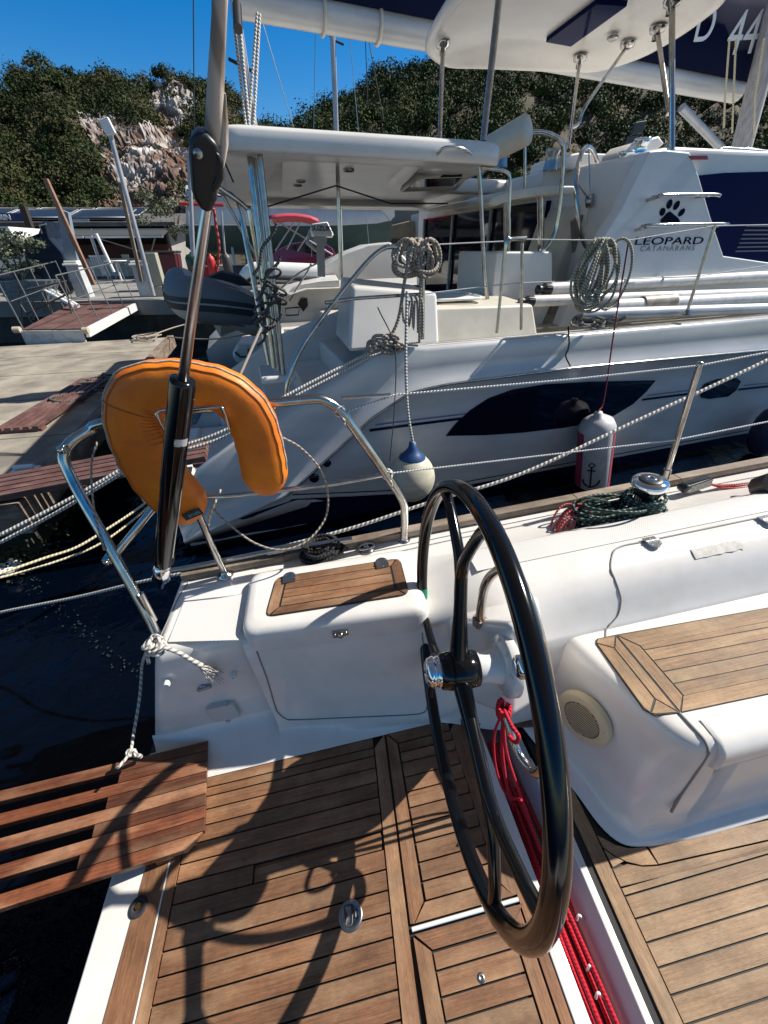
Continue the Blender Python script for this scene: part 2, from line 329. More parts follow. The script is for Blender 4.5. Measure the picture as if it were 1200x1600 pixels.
# stern block (side deck corner and slanting transom)
def xt(z): return -.975+.43*z if z>0 else -.975-.1*z
g=G(); rr=[]
prof=[(.955,-.35),(.955,0),(.956,.25),(.958,.50),(.965,.535),(.985,.552),(1.05,.556),(1.2,.556),(1.33,.554),(1.37,.54),(1.39,.50),(1.40,.2),(1.38,-.35)]
for k,(f) in enumerate((0,.03,.1,.5,.9,1)):
    rr.append([Vector((xt(z)*(1-f)+(-.43)*f+(.012 if k==0 else 0),(y+(.02 if y<1.1 else -.02)) if k==0 else y,z-(.015 if (k==0 and z>.5) else 0))) for y,z in prof])
g.loft(rr); g.add(rr[0],[list(range(13))]); part('stern_block',g,gel,Y)
g=G(); g.loft([[Vector((x,.80,0)),Vector((x,.86,.02)),Vector((x,.93,.045)),Vector((x,.957,.10))] for x in (-.93,-.6,-.43)]); part('corner_fillet',g,gel,Y)
g=G(); pz=.560
pp=[b(u,v,z=pz) for u,v in ((285,945),(392,925),(372,1000),(262,1003))]
g.prism([(p.x,p.y,pz) for p in pp],(0,0,-.004)); part('nonslip_panel',g,gelns,Y,bevel=.0015)
# hull below the sole, outside everything
g=G(); hr=[]
for x,hw,zt in ((-.985,1.0,-.0),(-.6,1.0,-.02),(0,1.0,-.03),(1.5,1.0,-.03),(4,1.0,-.03)):
    hr.append([Vector((x,1.38,-.05)),Vector((x+.05,1.34,-.4)),Vector((x+.1,1.1,-.9)),Vector((x+.1,-1.6,-.9)),Vector((x+.05,-2.6,-.4)),Vector((x,-2.7,-.05))])
g.loft(hr,sm=True); g.add([(-.975,.957,-.02),(-.975,.957,-.5),(-.975,-2.7,-.5),(-.975,-2.7,-.02)],[(0,1,2,3)]); part('hull',g,gel,Y)
# caprail
g=G(); cp=[Vector((x,1.325-.0*x,.568+.0*x)) for x in (-.72,-.3,.2,.6,1.0,1.5,2.2,3,4)]
for i in range(len(cp)-1): g.obox(cp[i]+Vector((0,0,.022)),cp[i+1]+Vector((0,0,.022)),.045,.03)
part('caprail',g,caprailm,Y,bevel=.004)
# locker lid with teak panel
g=G(); ol=[]
LX0,LX1=-.432,.205
def lid_out(ins,z):
    return [Vector((LX0+ins,.925+ins,z)),Vector((LX0+ins,1.235-ins,z)),Vector((LX1-ins,1.20-ins,z)),Vector((LX1-ins,.865+ins,z))]
def rnd_poly(P,r,k=5):
    out=[];n=len(P)
    for i in range(n):
        p=P[i];a=(P[i-1]-p).normalized();c2=(P[(i+1)%n]-p).normalized()
        for j in range(k+1): t=j/k; out.append((p+a*r)*(1-t)**2+p*2*t*(1-t)+(p+c2*r)*t*t)
    return out
rows=[rnd_poly(lid_out(i,z),.05) for i,z in ((0,.49),(0,.56),(.003,.58),(.010,.592),(.022,.598),(.04,.600))]
g.loft(rows,closed=True); g.add(rows[-1],[list(range(len(rows[-1])))]); lid=part('locker_lid',g,gel,Y)
TZ=.606
tl,tr_,br_,bl=[b(u,v,z=.60) for u,v in ((432,903),(625,873),(640,930),(415,965))]
tk=G(); base=rnd_poly([Vector((p.x,p.y,.6045)) for p in (tl,tr_,br_,bl)],.035); g=G(); g.prism([(p.x,p.y,.6046) for p in base],(0,0,-.006)); part('panel_sealant',g,caulk,lid)
def quad(A,B,C,D,u0,u1,v0,v1): # bilinear sub-quad
    f=lambda u,v:(Vector(A)*(1-u)*(1-v)+Vector(B)*u*(1-v)+Vector(C)*u*v+Vector(D)*(1-u)*v)
    return [f(u0,v0),f(u1,v0),f(u1,v1),f(u0,v1)]
Q=lambda u,v:(tl*(1-u)*(1-v)+tr_*u*(1-v)+br_*u*v+bl*(1-u)*v)
eps=.006
ins=.085
tk.plank([Q(eps+.035,.02),Q(1-eps-.035,.02),Q(1-ins*1.0,.19),Q(ins*1.0,.19)],TZ,.005)
for k in range(3):
    v0=.205+k*.205; tk.plank([Q(ins+.01,v0),Q(1-ins-.01,v0),Q(1-ins-.01,v0+.19),Q(ins+.01,v0+.19)],TZ,.005)
tk.plank([Q(ins*1.0,.825),Q(1-ins*1.0,.825),Q(1-eps-.035,.98),Q(eps+.035,.98)],TZ,.005)
tk.plank([Q(.006,.10),Q(.022,.03),Q(ins-.006,.20),Q(ins-.006,.815),Q(.022,.97),Q(.006,.90)],TZ,.005,along=(.1,1))
tk.plank([Q(.994,.10),Q(.978,.03),Q(1-ins+.006,.20),Q(1-ins+.006,.815),Q(.978,.97),Q(.994,.90)],TZ,.005,along=(.1,1))
part('teak_panel',tk,teakL,lid)
def hinge(p,rot,parent,M=None):
    g=G(); o=Vector(p); cx,sx_=math.cos(rot),math.sin(rot)
    f=lambda x,y,z:o+Vector((x*cx-y*sx_,x*sx_+y*cx,z))
    g.prism([f(-.024,.0,.002),f(.024,.0,.002),f(.024,.02,.002),f(-.024,.02,.002)],(0,0,.004))
    g.prism([f(-.024,-.003,.002)]+[f(.024*math.cos(t),-.012+.024*math.sin(t),.002) for t in [PI+PI*k/8 for k in range(9)]]+[f(.024,-.003,.002)],(0,0,.004))
    g.tube([f(-.024,-.0015,.006),f(.024,-.0015,.006)],.004,8)
    for q in ((-.014,-.018),(.014,-.018),(0,.012)): g.lathe(f(q[0],q[1],.005),(0,0,1),[(.004,0),(.0035,.0015),(0,.0018)],8)
    return part('hinge',g,steeld,parent,bevel=.0008)
for u,v in ((452,905),(597,882)): p=b(u,v,z=.607); hinge((p.x,p.y,.606),PI+.03,lid)
# latch on the lid front
p=b(532,990,y=.888); g=G(); g.box((p.x-.026,.884,p.z-.012),(p.x+.026,.90,p.z+.014)); g.lathe((p.x,.886,p.z),(0,-1,0),[(.0,.012),(.009,.011),(.011,.006),(.011,0)],14)
for sx_ in (-.019,.019): g.lathe((p.x+sx_,.884,p.z+.004),(0,-1,0),[(.0,.006),(.004,.005),(.005,0)],8)
part('latch',g,steel,Y)
# door outline in the locker face
def yface(x,z): 
    d=fy(x)
    zs=[.05,.12,.20,.30,.42,.50]; ys=[.905+d,.915+d,.917+d*.9,.92+d*.8,.924+d*.7,.928+d*.6]; return float(np.interp(z,zs,ys))
pts=[(-.40,.50),(-.405,.35),(-.42,.18),(-.418,.13),(-.40,.098),(-.36,.085),(-.1,.07),(.08,.06),(.135,.065),(.155,.09),(.165,.2),(.17,.48)]
P3=crom([Vector((x,0,z)) for x,z in pts],4); P3=[Vector((p.x,yface(p.x,p.z)-.001,p.z)) for p in P3]
g=G(); g.tube(P3,.0028,6); part('door_seam',g,seamm,Y)
# small fittings on the stern face (y .957)
def onface(u,v,y=.957): return b(u,v,y=y)
for u,v in ((263,1062),(366,1050)):
    p=onface(u,v); g=G(); g.lathe(p,(0,-1,0),[(.011,-.002),(.011,.022),(.0095,.026),(.006,.026),(.006,.012),(0,.012)],14); part('drain_spigot',g,whitep,Y)
p=onface(350,1108); g=G(); rows=[]
for i,dy in ((0,0),(0,.016),(.004,.020)): rows.append(rnd_poly([Vector((p.x-.055+i,.957-dy,p.z-.05+i)),Vector((p.x-.055+i,.957-dy,p.z+.05-i)),Vector((p.x+.055-i,.957-dy,p.z+.05-i)),Vector((p.x+.055-i,.957-dy,p.z-.05+i))],.018))
g.loft(rows,closed=True); g.add(rows[-1],[list(range(len(rows[-1])))]); g.box((p.x-.03,.93,p.z+.046),(p.x+.03,.957,p.z+.058)); g.box((p.x-.008,.935,p.z-.062),(p.x+.008,.957,p.z-.05)); part('socket_cover',g,mat('socket_grey',(.52,.52,.50),.4),Y)
p=onface(318,1072); g=G(); g.tube([p+Vector((-.02,-.01,-.004)),p+Vector((.03,-.01,.004))],.007,8); g.lathe(p,(0,-1,0),[(.014,0),(.014,.008),(0,.009)],12); part('eye_bolt',g,steeld,Y)
# engraved seams on the stern deck
g=G()
for l in (((287,905),(262,950),(240,992)),((262,952),(300,955),(385,953))):
    pass
g.tube([b(u,v,z=.5565) for u,v in ((300,900),(278,935),(248,1000))],.0022,6); part('deck_seam',g,seamm,Y)
# ------------------------------------------------------------------ teak sole
g=G(); g.prism([(-.985,1.0,-.012),(-.985,-1.2,-.012),(.30,-1.2,-.012),(.30,.86,-.012)],(0,0,-.03)); g.prism([(.50,-1.2,-.0121),(4,-1.2,-.0121),(4,.5,-.0121),(.50,.9,-.0121)],(0,0,-.03)); part('sole_bed',g,caulk,Y)
g=G()
ga=.0022
sl_=lambda x0,y:x0-.05*(.76-y)
ys=[.80,.763,.733,.691,.643,.596,.547,.499,.450,.400,.352,.303,.254,.207,.160,.111,.063]+[.015-.048*k for k in range(24)]
for i in range(len(ys)-1):
    y1,y0=ys[i]-ga,ys[i+1]+ga; yl=min(.69,9)
    xl=lambda y:-.757
    if i==6: # finger recess plank drawn around the hollow
        pass
    if i in (7,):   # plank with the recessed grip: lower it inside the recess
        g.plank([(-.757,y0),(-.515,y0),(-.515,y1),(-.757,y1)],0,.008); g.plank([(-.51,y0),(-.10,y0),(-.095,y1),(-.51,y1)],lambda x,y:-.009 if y>.47 else -.004,.004)
    else: g.plank([(xl(y0) if y1<.69 or 1 else 0,y0),(sl_(-.078,y0),y0),(sl_(-.078,y1),y1),(xl(y1),y1)],0,.008)
YB=-1.1
g.plank([(sl_(-.073,.760),.760),(sl_(-.030,.80),.803),(sl_(-.030,YB),YB),(sl_(-.073,YB),YB)],0,.008,along=(0,1))
g.plank([(sl_(-.022,.80),.80),(.016,.757),(.002,.310),(-.036,.268),(-.047,.27)],0,.008,along=(0,1))
ys=[.80,.757,.722,.685,.636,.589,.541,.493,.445,.395,.350,.307]
for i in range(len(ys)-1):
    y1,y0=ys[i]-ga,ys[i+1]+ga; xl=lambda y:.022-.012*(.757-y)/.45
    g.plank([(xl(y0),y0),(.228,y0),(.232,y1),(xl(y1) if i else -.012,y1)],0,.008)
g.plank([(.232,.76),(.275,.80),(.30,.80),(.285,.27),(.262,.268),(.232,.308)],0,.008,along=(0,1))
g.plank([(-.034,.268),(.262,.268),(.228,.305),(.006,.305)],0,.008)
# aft hatch panel
g.plank([(-.040,.247),(.28,.247),(.235,.210),(.002,.210)],0,.008)
ys=[.206,.171,.126,.087,.04]+[-.008-.048*k for k in range(23)]
for i in range(len(ys)-1): g.plank([(.002,ys[i+1]+ga),(.226,ys[i+1]+ga),(.226,ys[i]-ga),(.002,ys[i]-ga)],0,.008)
g.plank([(-.045,.243),(-.003,.208),(-.006,YB),(-.052,YB)],0,.008,along=(0,1))
g.plank([(.232,.208),(.268,.24),(.268,YB),(.232,YB)],0,.008,along=(0,1)); g.plank([(.274,.27),(.302,.27),(.302,YB),(.274,YB)],0,.008,along=(0,1))
# stern margin boards
g.plank([(-.762,.80),(-.762,YB),(-.806,YB),(-.790,.80)],0,.008,along=(0,1)); g.plank([(-.795,.80),(-.812,YB),(-.925,YB),(-.872,.62),(-.85,.80)],0,.008,along=(0,1))
part('teak_sole',g,teakL,Y)
g=G(); g.prism([(-.7925,.8,.0005),(-.8085,YB,.0005),(-.8125,YB,.0005),(-.7965,.8,.0005)],(0,0,-.01)); part('sole_inlay_strip',g,whitep,Y)
g=G(); g.box((-.985,.95,-.25),(-.87,YB,-.003)); part('transom_edge',g,gel,Y,bevel=.008)
g=G(); g.tube([(-.045,.2575,.0015),(.272,.2575,.0015)],.0055,8); part('hatch_edging',g,whitep,Y)
g=G(); g.plank([(-.51,.452),(-.10,.452),(-.093,.488),(-.51,.488)],-.006,.003); part('finger_grip',g,teakL,Y)
# right-hand sole
g=G()
g.plank([(.575,.52),(.573,.36),(.553,-.02),(.520,YB),(.480,YB),(.512,-.01),(.530,.36),(.535,.60)],0,.008,along=(0,1))
arc=[(.577,.345),(.590,.335),(.615,.313),(.65,.297),(.70,.290)]; arco=[(.577,.316),(.597,.292),(.622,.272),(.66,.255),(.705,.248)]
g.plank(arc+arco[::-1],0,.008)
g.plank([(.709,.289),(.709,.248),(1.4,.220),(4,.12),(4,.25),(1.4,.262)],0,.008)
g.plank([(.576,.310),(.594,.289),(.614,.274),(.576,.268)],0,.008)
ys=[.268,.223,.206-.001,.159,.114,.070,.025,-.02]+[-.067-.047*k for k in range(22)]
for i in range(len(ys)-1):
    y1,y0=ys[i]-ga,ys[i+1]+ga; xl=lambda y:.578-.022*(.36-y)/.38
    if i==0: poly=[(xl(y0),y0),(4,y0-.1),(4,y1-.15),(1.4,.216),(.706,.244),(.66,.251),(.620,.266),(xl(y1),y1-.003)]; g.plank(poly,0,.008)
    elif i==1: g.plank([(xl(y0),y0),(1.3,y0),(1.3,y1),(xl(y1),y1)],0,.008)
    else: g.plank([(xl(y0),y0),(4,y0),(4,y1),(xl(y1),y1)],0,.008)
part('teak_sole',g,teakR,Y,label='paler teak planking of the cockpit floor forward of the rope channel')
# channel with lips
g=G(); g.prism([(.305,.80,.003),(.305,YB,.003),(.343,YB,.003),(.345,.80,.003)],(0,0,-.03)); 
g.prism([(.470,.50,.003),(.485,.60,.003),(.505,.36,.003),(.487,0,.003),(.45,YB,.003),(.43,YB,.003),(.467,0,.003),(.482,.36,.003)],(0,0,-.03))
part('channel_lip',g,gel,Y,bevel=.003)
g=G(); rr=[]
for y in (.86,.36,0,YB):
    s_=(.36-y)*.045 if y<.36 else 0
    rr.append([Vector((.338,y,.0)),Vector((.345,y,-.06)),Vector((.35,y,-.10)),Vector((.425-s_,y,-.10)),Vector((.435-s_,y,-.06)),Vector((.483-s_,y,0))])
g.loft(rr,sm=False); part('rope_channel',g,mat('channel_gelcoat_shade',(.42,.36,.38),.45),Y)  # gelcoat colour darkened to the purple-grey shade inside the recess
g=G(); g.prism([(.487,.5,-.006),(.532,.5,-.006),(.514,0,-.006),(.49,YB,-.006),(.45,YB,-.006),(.489,0,-.006)],(0,0,-.03)); part('channel_gasket',g,blackr,Y)
g=G(); g.obox((.28,.775,.03),(.56,.70,.03),.03,.02); part('cross_bar',g,brownb,Y)
g=G(); g.box((.385,.55,-.098),(.41,-1,-.085)); 
part('traveller_track',g,blackm,Y)
# latch ring, deck filler and screw
latchm=mat('brushed_latch',(.33,.34,.36),.38,1,col2=(.24,.25,.27),nscale=30)
def disc_fit(name,u,v,rx,ry,parent,kind):
    p=b(u,v,z=.001); g=G(); g.lathe((p.x,p.y,0),(0,0,1),[(rx,-.002),(rx,.002),(rx-.003,.0035),(rx-.012,.0035),(rx-.013,.001),(0,.001)],32); o=part(name,g,latchm if kind else graypl,parent)
    return p,o
p,o=disc_fit('hatch_latch',548,1430,.0355,.0355,Y,1)
g=G(); g.tube([(p.x-.016,p.y+.02,.004),(p.x-.006,p.y+.021,.004),(p.x+.004,p.y+.016,.004),(p.x+.003,p.y-.016,.004),(p.x-.006,p.y-.021,.004),(p.x-.016,p.y-.018,.004),(p.x-.011,p.y,.004)],.0022,8,closed=True,smooth=5); g.box((p.x+.005,p.y-.005,.002),(p.x+.019,p.y+.005,.005)); g.tube([(p.x+.014,p.y-.008,.005),(p.x+.014,p.y+.008,.005)],.003,8); part('latch_ring',g,mat('latch_dark_metal',(.10,.105,.115),.5,.6),o)  # ring handle in dark grey metal
p,o=disc_fit('deck_filler',216,1417,.027,.027,Y,0); g=G(); g.prism([(p.x-.003,p.y-.008,.0028),(p.x+.007,p.y-.006,.0028),(p.x+.009,p.y+.006,.0028),(p.x-.002,p.y+.010,.0028),(p.x-.010,p.y,.0028)],(0,0,.003)); part('filler_key',g,mat('brass',(.5,.27,.08),.35,1),o)
p=b(752,1528,z=0); g=G(); g.lathe(p,(0,0,1),[(.010,-.001),(.010,.0015),(.004,.0018),(.003,.0005),(0,.0005)],16); part('deck_screw',g,steeld,Y)
# ------------------------------------------------------------------ seat
def outline(kind):
    if kind=='b': P=[(4,.285),(1.2,.283),(.80,.288),(.70,.294),(.64,.315),(.605,.37),(.585,.46),(.56,.55),(.53,.64),(.50,.75),(.50,.9),(4,.9)]
    else: P=[(4,.345),(1.2,.345),(.87,.346),(.80,.352),(.755,.375),(.725,.42),(.695,.50),(.665,.60),(.64,.70),(.62,.80),(.61,.9),(4,.9)]
    return P
ob,ot=outline('b'),outline('t')
def ring(t,ins,z):
    out=[]
    for (x0,y0),(x1,y1) in zip(ob,ot):
        x,y=x0+(x1-x0)*t,y0+(y1-y0)*t
        if y<.88:
            dx,dy=(.2,.98) if x>.85 else ((.75,.65) if x>.7 else (.97,.25))
            x+=dx*ins*(x<3.9); y+=dy*ins
        out.append(Vector((x,y,z)))
    P=crom(out[:10],4); return P+out[10:]
levels=[(0,-.006,0),(0,-.003,.007),(.0,.022,.015),(.01,.040,.034),(.08,.045,.075),(.25,.036,.13),(.55,.022,.22),(.8,.012,.32),(.97,.0,.385),(1,.0,.41),(1,.006,.43),(1,.018,.443),(1,.034,.449),(1,.06,.4505)]
rows=[ring(*l) for l in levels]; g=G(); g.loft(rows,closed=True); g.add(rows[-1],[list(range(len(rows[-1])))]); part('seat',g,gel,Y)
SZ=.4565; sp=lambda u,v:b(u,v,z=.4505)
qa,qb,qd,qc=sp(932,1000),sp(1015,1118),(2.6,.655),(2.6,.42)
g=G(); g.prism([(p[0],p[1],.4548) for p in ((.725,.715),(.713,.70),(.706,.475),(.722,.455),(.79,.445),(4,.34),(4,.55),(.79,.714))],(0,0,-.006)); part('seat_sealant',g,caulk,Y)
g=G(); e=.0022
fr=lambda x:.445-.0335*(x-.79); bk=lambda x:.712-.052*(x-.79) if x>.79 else .712
g.plank([(.728,.712),(.716,.70),(.755,.672),(.785,.709)],SZ,.005)
g.plank([(.715,.695),(.709,.48),(.716,.465),(.752,.495),(.752,.668)],SZ,.005,along=(0,1))
g.plank([(.720,.461),(.727,.457),(.784,.448),(.756,.490)],SZ,.005)
g.plank([(.757,.667),(.757,.495),(.786,.452),(.786,.703)],SZ,.005,along=(0,1))
g.plank([(.794,.705),(.794,.450),(.832,.485),(.832,.655)],SZ,.005,along=(0,1))
g.plank([(.797,.709),(.835,.660),(4,bk(4)-.045),(4,bk(4))],SZ,.005)
g.plank([(.797,.446),(.835,.483),(4,fr(4)+.034),(4,fr(4))],SZ,.005)
N=5; hts=[0,.12,.34,.56,.78,1]
for i in range(5):
    y=lambda x,t:(fr(x)+.038)*(1-t)+(bk(x)-.049)*t
    t0,t1=[1-h for h in hts][i+1],[1-h for h in hts][i]
    g.plank([(.837,y(.837,t0)+e),(.837,y(.837,t1)-e/2),(4,y(4,t1)-e/2),(4,y(4,t0)+e)],SZ,.005)
part('seat_teak',g,teakS,Y)
# seams between the fixed and the hinged parts
g=G()
pf=seat_side(1)
def xat(u,y,z):
    lo,hi=.3,3.0
    for _ in range(40):
        mid=(lo+hi)/2; q=MB@Vector((mid,y,z))-CAM; uu_=600+F*q.dot(cr)/q.dot(cf)
        if uu_<u: lo=mid
        else: hi=mid
    return Vector((mid,y,z))
line=[Vector((4,.935,.6255)),Vector((2,.935,.6255)),Vector((1.2,.935,.6255)),Vector((1.02,.935,.6255)),xat(972,.935,.6255),xat(958,.915,.6245)]+[xat(u,pf[i][0],pf[i][1]) for i,u in ((10,954),(9,960),(8,966),(7,970),(6,966),(5,958),(4,951),(3,947))]+[xat(946,.70,.4515)]
g.tube(crom(line,5),.0032,6); part('coaming_seam',g,seamm,Y)
g=G(); g.tube(crom([Vector((.79,.445,.452)),Vector((.795,.40,.4515)),Vector((.80,.374,.4465)),Vector((.803,.354,.425)),Vector((.805,.3515,.40)),Vector((.80,.3465,.32)),Vector((.785,.337,.22)),Vector((.765,.322,.14))],5),.0045,6); part('seat_seam',g,seamm,Y)
# hinged seat front lip standing slightly proud
g=G(); rows=[]
for x in (.826,.829,.84,1.2,2,4):
    k=.008 if x==.826 else 0
    rows.append([Vector((x,y+k,z)) for y,z in ((.353,.343),(.338,.346),(.3315,.356),(.330,.375),(.331,.405),(.337,.428),(.352,.445),(.372,.4525),(.41,.4545))])
g.loft(rows); g.add(rows[0],[list(range(9))]); part('seat_front',g,gel,Y)
# speaker grille on the aft face of the seat
Cs=b(911,1122,x=.622); ns=Vector((-.90,-.40,.18)).normalized()
g=G(); Cs=Cs+ns*.007
g.lathe(Cs-ns*.02,ns,[(.088,0),(.088,.018),(.085,.022),(.078,.024),(.060,.025)],40); spk=part('speaker',g,beige,Y)
g=G(); g.lathe(Cs-ns*.02,ns,[(.060,.0225),(0,.0225)],30); part('speaker_cone',g,mat('speaker_dark_brown',(.03,.022,.012),.8),spk)  # very dark brown cone behind the grille bars
g=G(); uu=ns.orthogonal().normalized(); zz=Vector((0,0,1)); zz=(zz-ns*zz.dot(ns)).normalized(); xx=zz.cross(ns)
for k in range(-6,7):
    h=k*.0088; L=math.sqrt(max(0,.057**2-h*h)); c0=Cs+ns*.0035+zz*h; g.tube([c0-xx*L,c0+xx*L],.0023,6)
part('grille',g,mat('beige_dark',(.50,.41,.27),.5),spk)
g=G()
for a in (0,90,180,270): g.lathe(Cs+ns*.003+(xx*math.cos(R_(a+20))+zz*math.sin(R_(a+20)))*.074,ns,[(.0035,0),(.003,.0012),(0,.0013)],8)
part('speaker_screws',g,steeld,spk)
# coaming hinges and the worn sticker
for u,v in ((1018,846),(1199,812)): p=b(u,v,z=.63); hinge((p.x,p.y,.629),.0,Y)
g=G(); xa_=xat(1082,.85,.605).x; xb_=xat(1156,.862,.613).x
g.loft([[Vector((xa_+(xb_-xa_)*i/8+(.004*math.sin(i*2.1)),y-.0015,z+.0022)) for y,z in ((.834+.003*math.sin(i*3),.5955),(.842,.601),(.85,.6065),(.858,.611),(.864+.003*math.cos(i*2.3),.6145))] for i in range(9)])
part('sticker_residue',g,mat('sticker',(.50,.46,.40),.7,col2=(.65,.62,.57),nscale=60),Y)
# ------------------------------------------------------------------ steering
Cw=Vector((.190,.546,.729)); Nw=Vector((.9917,-.066,-.111)).normalized(); Aw=Nw.cross(Vector((0,1,0))).normalized(); Bw=Nw.cross(Aw).normalized()
if Bw.y>0: Bw=-Bw
RW=.449
wp=lambda ang,r,k=0:Cw+(Aw*math.cos(R_(ang))+Bw*math.sin(R_(ang)))*r+Nw*k
g=G(); g.tube([wp(a,RW) for a in range(0,360,3)],.0188,18,closed=True); wheel=part('steering_wheel',g,blackg,Y)
for a in (-17,104,-136):
    g=G(); g.tube([wp(a,.02,-.0),wp(a,.15),wp(a,RW*.58)],[.024,.0165,.0150],14)
    for s_ in (-20,20): g.tube([wp(a,RW*.56),wp(a+s_*.25,RW*.68),wp(a+s_*.75,RW*.88),wp(a+s_,RW*.985)],[.0150,.0135,.0125,.014],12,smooth=4)
    part('spoke',g,blackg,wheel)
g=G(); g.lathe(Cw,Nw,[(0,-.05),(.034,-.05),(.042,-.044),(.046,-.02),(.046,.02),(.042,.045),(.03,.05),(0,.05)],28); part('hub',g,blackg,wheel)
g=G(); g.lathe(Cw,-Nw,[(.036,.045),(.036,.055),(.033,.056),(.033,.060),(.037,.061),(.037,.067),(.034,.068),(.034,.071),(.032,.076),(.022,.082),(.014,.083),(.012,.080),(0,.080)],32); part('hub_cap',g,chrome,wheel)
g=G(); g.tube([wp(a,RW) for a in range(-116,-107,1)],.0196,18); part('tape_band',g,mat('green_tape',(.0,.16,.10),.5),wheel)
# housing
A=Vector((.25,.847,.56)); D=Vector((.25,.90,.02)); B_=Vector((.32,.545,.865)); E_=Vector((.32,.52,.48)); ff=Vector((.33,-.02,.0))
g=G(); g.hexa([D,E_,E_+Vector((.18,.05,0)),D+Vector((.35,0,0)),A,B_,B_+Vector((.10,.06,-.09)),A+Vector((.33,.0,.02))]); hs=part('wheel_housing',g,gel,Y,bevel=.03)
g=G(); fc=Cw+Nw*.112; g.lathe(fc,Nw,[(.0,-.01),(.055,-.01),(.060,-.006),(.072,-.004),(.076,0),(.076,.02)],36)
for k in range(8): t=2*PI*(k+.3)/8; g.lathe(fc+(Aw*math.cos(t)+Bw*math.sin(t))*.063-Nw*.006,-Nw,[(.006,0),(.005,.002),(0,.0015)],8)
part('wheel_flange',g,gel,hs)
g=G(); g.lathe(Cw,Nw,[(.034,.045),(.036,.05),(.036,.07),(.043,.10),(.043,.13)],28); part('wheel_shaft',g,whitep,hs)
g=G(); g.lathe(b(814,1042,x=.305),Nw,[(0,-.012),(.02,-.012),(.026,-.006),(.026,.03)],24); part('brake_knob',g,chrome,hs)
hoop=[b(750,975,x=.30),b(752,945,x=.30),b(758,915,x=.31),b(770,897,x=.325),b(790,888,x=.335),b(812,905,x=.345),b(842,990,x=.355),b(862,1100,x=.36),b(856,1180,x=.355),b(838,1208,x=.345),b(812,1180,x=.33),b(797,1140,x=.32),b(787,1108,x=.315)]
g=G(); g.tube(hoop,.0125,12,smooth=5); part('grab_hoop',g,steel,Y)
h0=hoop[0]
g=G()
for k in range(3): g.tube([h0+Vector((math.cos(t)*.017,math.sin(t)*.017,.0+k*.009+t*.001)) for t in [2*PI*j/14 for j in range(14)]],.0048,6,closed=True)
solo('rope_whipping',g,ropemat('tan_cord',(.45,.33,.24),(.25,.17,.12),.01),'tan cord whipped round the foot of the steel grab hoop behind the wheel','cord',MB)
# ------------------------------------------------------------------ rails
def rail(name,pts,r,parent=Y,m=steel,n=12,smooth=5): g=G(); g.tube(pts,r,n,smooth=smooth); return part(name,g,m,parent)
q=[b(245,992,z=.545),b(230,962,y=1.08),b(180,870,y=1.15),b(140,800,y=1.20),b(112,748,y=1.24),b(100,715,y=1.26),b(112,690,y=1.28),b(140,672,y=1.30),b(165,660,y=1.30),b(290,640,y=1.30),b(415,630,y=1.30),b(480,624,y=1.30),b(505,625,y=1.30),b(530,640,y=1.30),b(552,668,y=1.30),b(604,742,y=1.30),b(628,780,y=1.30),b(632,802,y=1.30),b(631,845,y=1.30)]
rail('stern_rail',q,.0165)
rail('rail_crossbar',[b(300,770,y=1.30),b(345,775,y=1.30),b(446,765,y=1.30),b(520,756,y=1.30),b(603,741,y=1.30)],.0095,smooth=3)
rail('rail_leg',[b(353,898,y=1.29),b(330,850,y=1.29),b(300,778,y=1.29),b(262,680,y=1.30),b(255,650,y=1.3)],.0125,smooth=3)
rail('rail_brace',[b(176,872,y=1.155),b(231,805,y=1.2),b(290,735,y=1.28)],.0125,smooth=3)
rail('rail_stub',[b(218,928,y=1.10),b(240,970,y=1.08)],.014,smooth=0)
for u,v,y in ((170,873,1.15),(101,700,1.26)):
    p=b(u,v,y=y); g=G(); g.box(p-Vector((.012,.02,.012)),p+Vector((.012,.02,.012))); g.lathe(p+Vector((.0,-.02,0)),(0,-1,0),[(.010,0),(.010,.006),(0,.008)],10); part('rail_clamp',g,steel,Y,bevel=.003)
for p in (b(353,898,y=1.29),b(631,845,y=1.30)):
    g=G(); g.lathe(p,(0,0,1),[(.03,-.006),(.03,.004),(.018,.008),(.014,.02)],18); part('rail_foot',g,steel,Y)
# stanchion and lifelines
stb=b(1040,745,y=1.30); stt=b(1093,571,y=1.30)
def stanch(g,p,q): g.tube([p,q],.0115,12); g.lathe(q,(q-p),[(.0115,0),(.013,.004),(.010,.012),(0,.014)],12); g.tube([p-(q-p)*.03,p+(q-p)*.08],.016,12)
g=G(); stanch(g,stb,stt); part('stanchion',g,steel,Y)
st2b,st2t=Vector((3.4,1.25,.56)),Vector((3.45,1.25,1.17)); g=G(); stanch(g,st2b,st2t); part('stanchion',g,steel,Y)
wirem=ropemat('wire_rope',(.62,.62,.62),(.30,.30,.30),.012,1,.4)
p0=b(535,623,y=1.3)
g=G(); g.tube([b(536,645,y=1.30),b(617,617,y=1.30),b(900,592,y=1.30),stt,st2t],.0035,6); g.tube([b(606,740,y=1.30),stb*.36+stt*.64-Vector((0,.0,.13)),(3.42,1.25,.86)],.0032,6); part('lifelines',g,wirem,Y)
g=G(); g.tube([b(534,622,y=1.30),b(610,617,y=1.30)],.0065,8); part('rigging_screw',g,steel,Y)
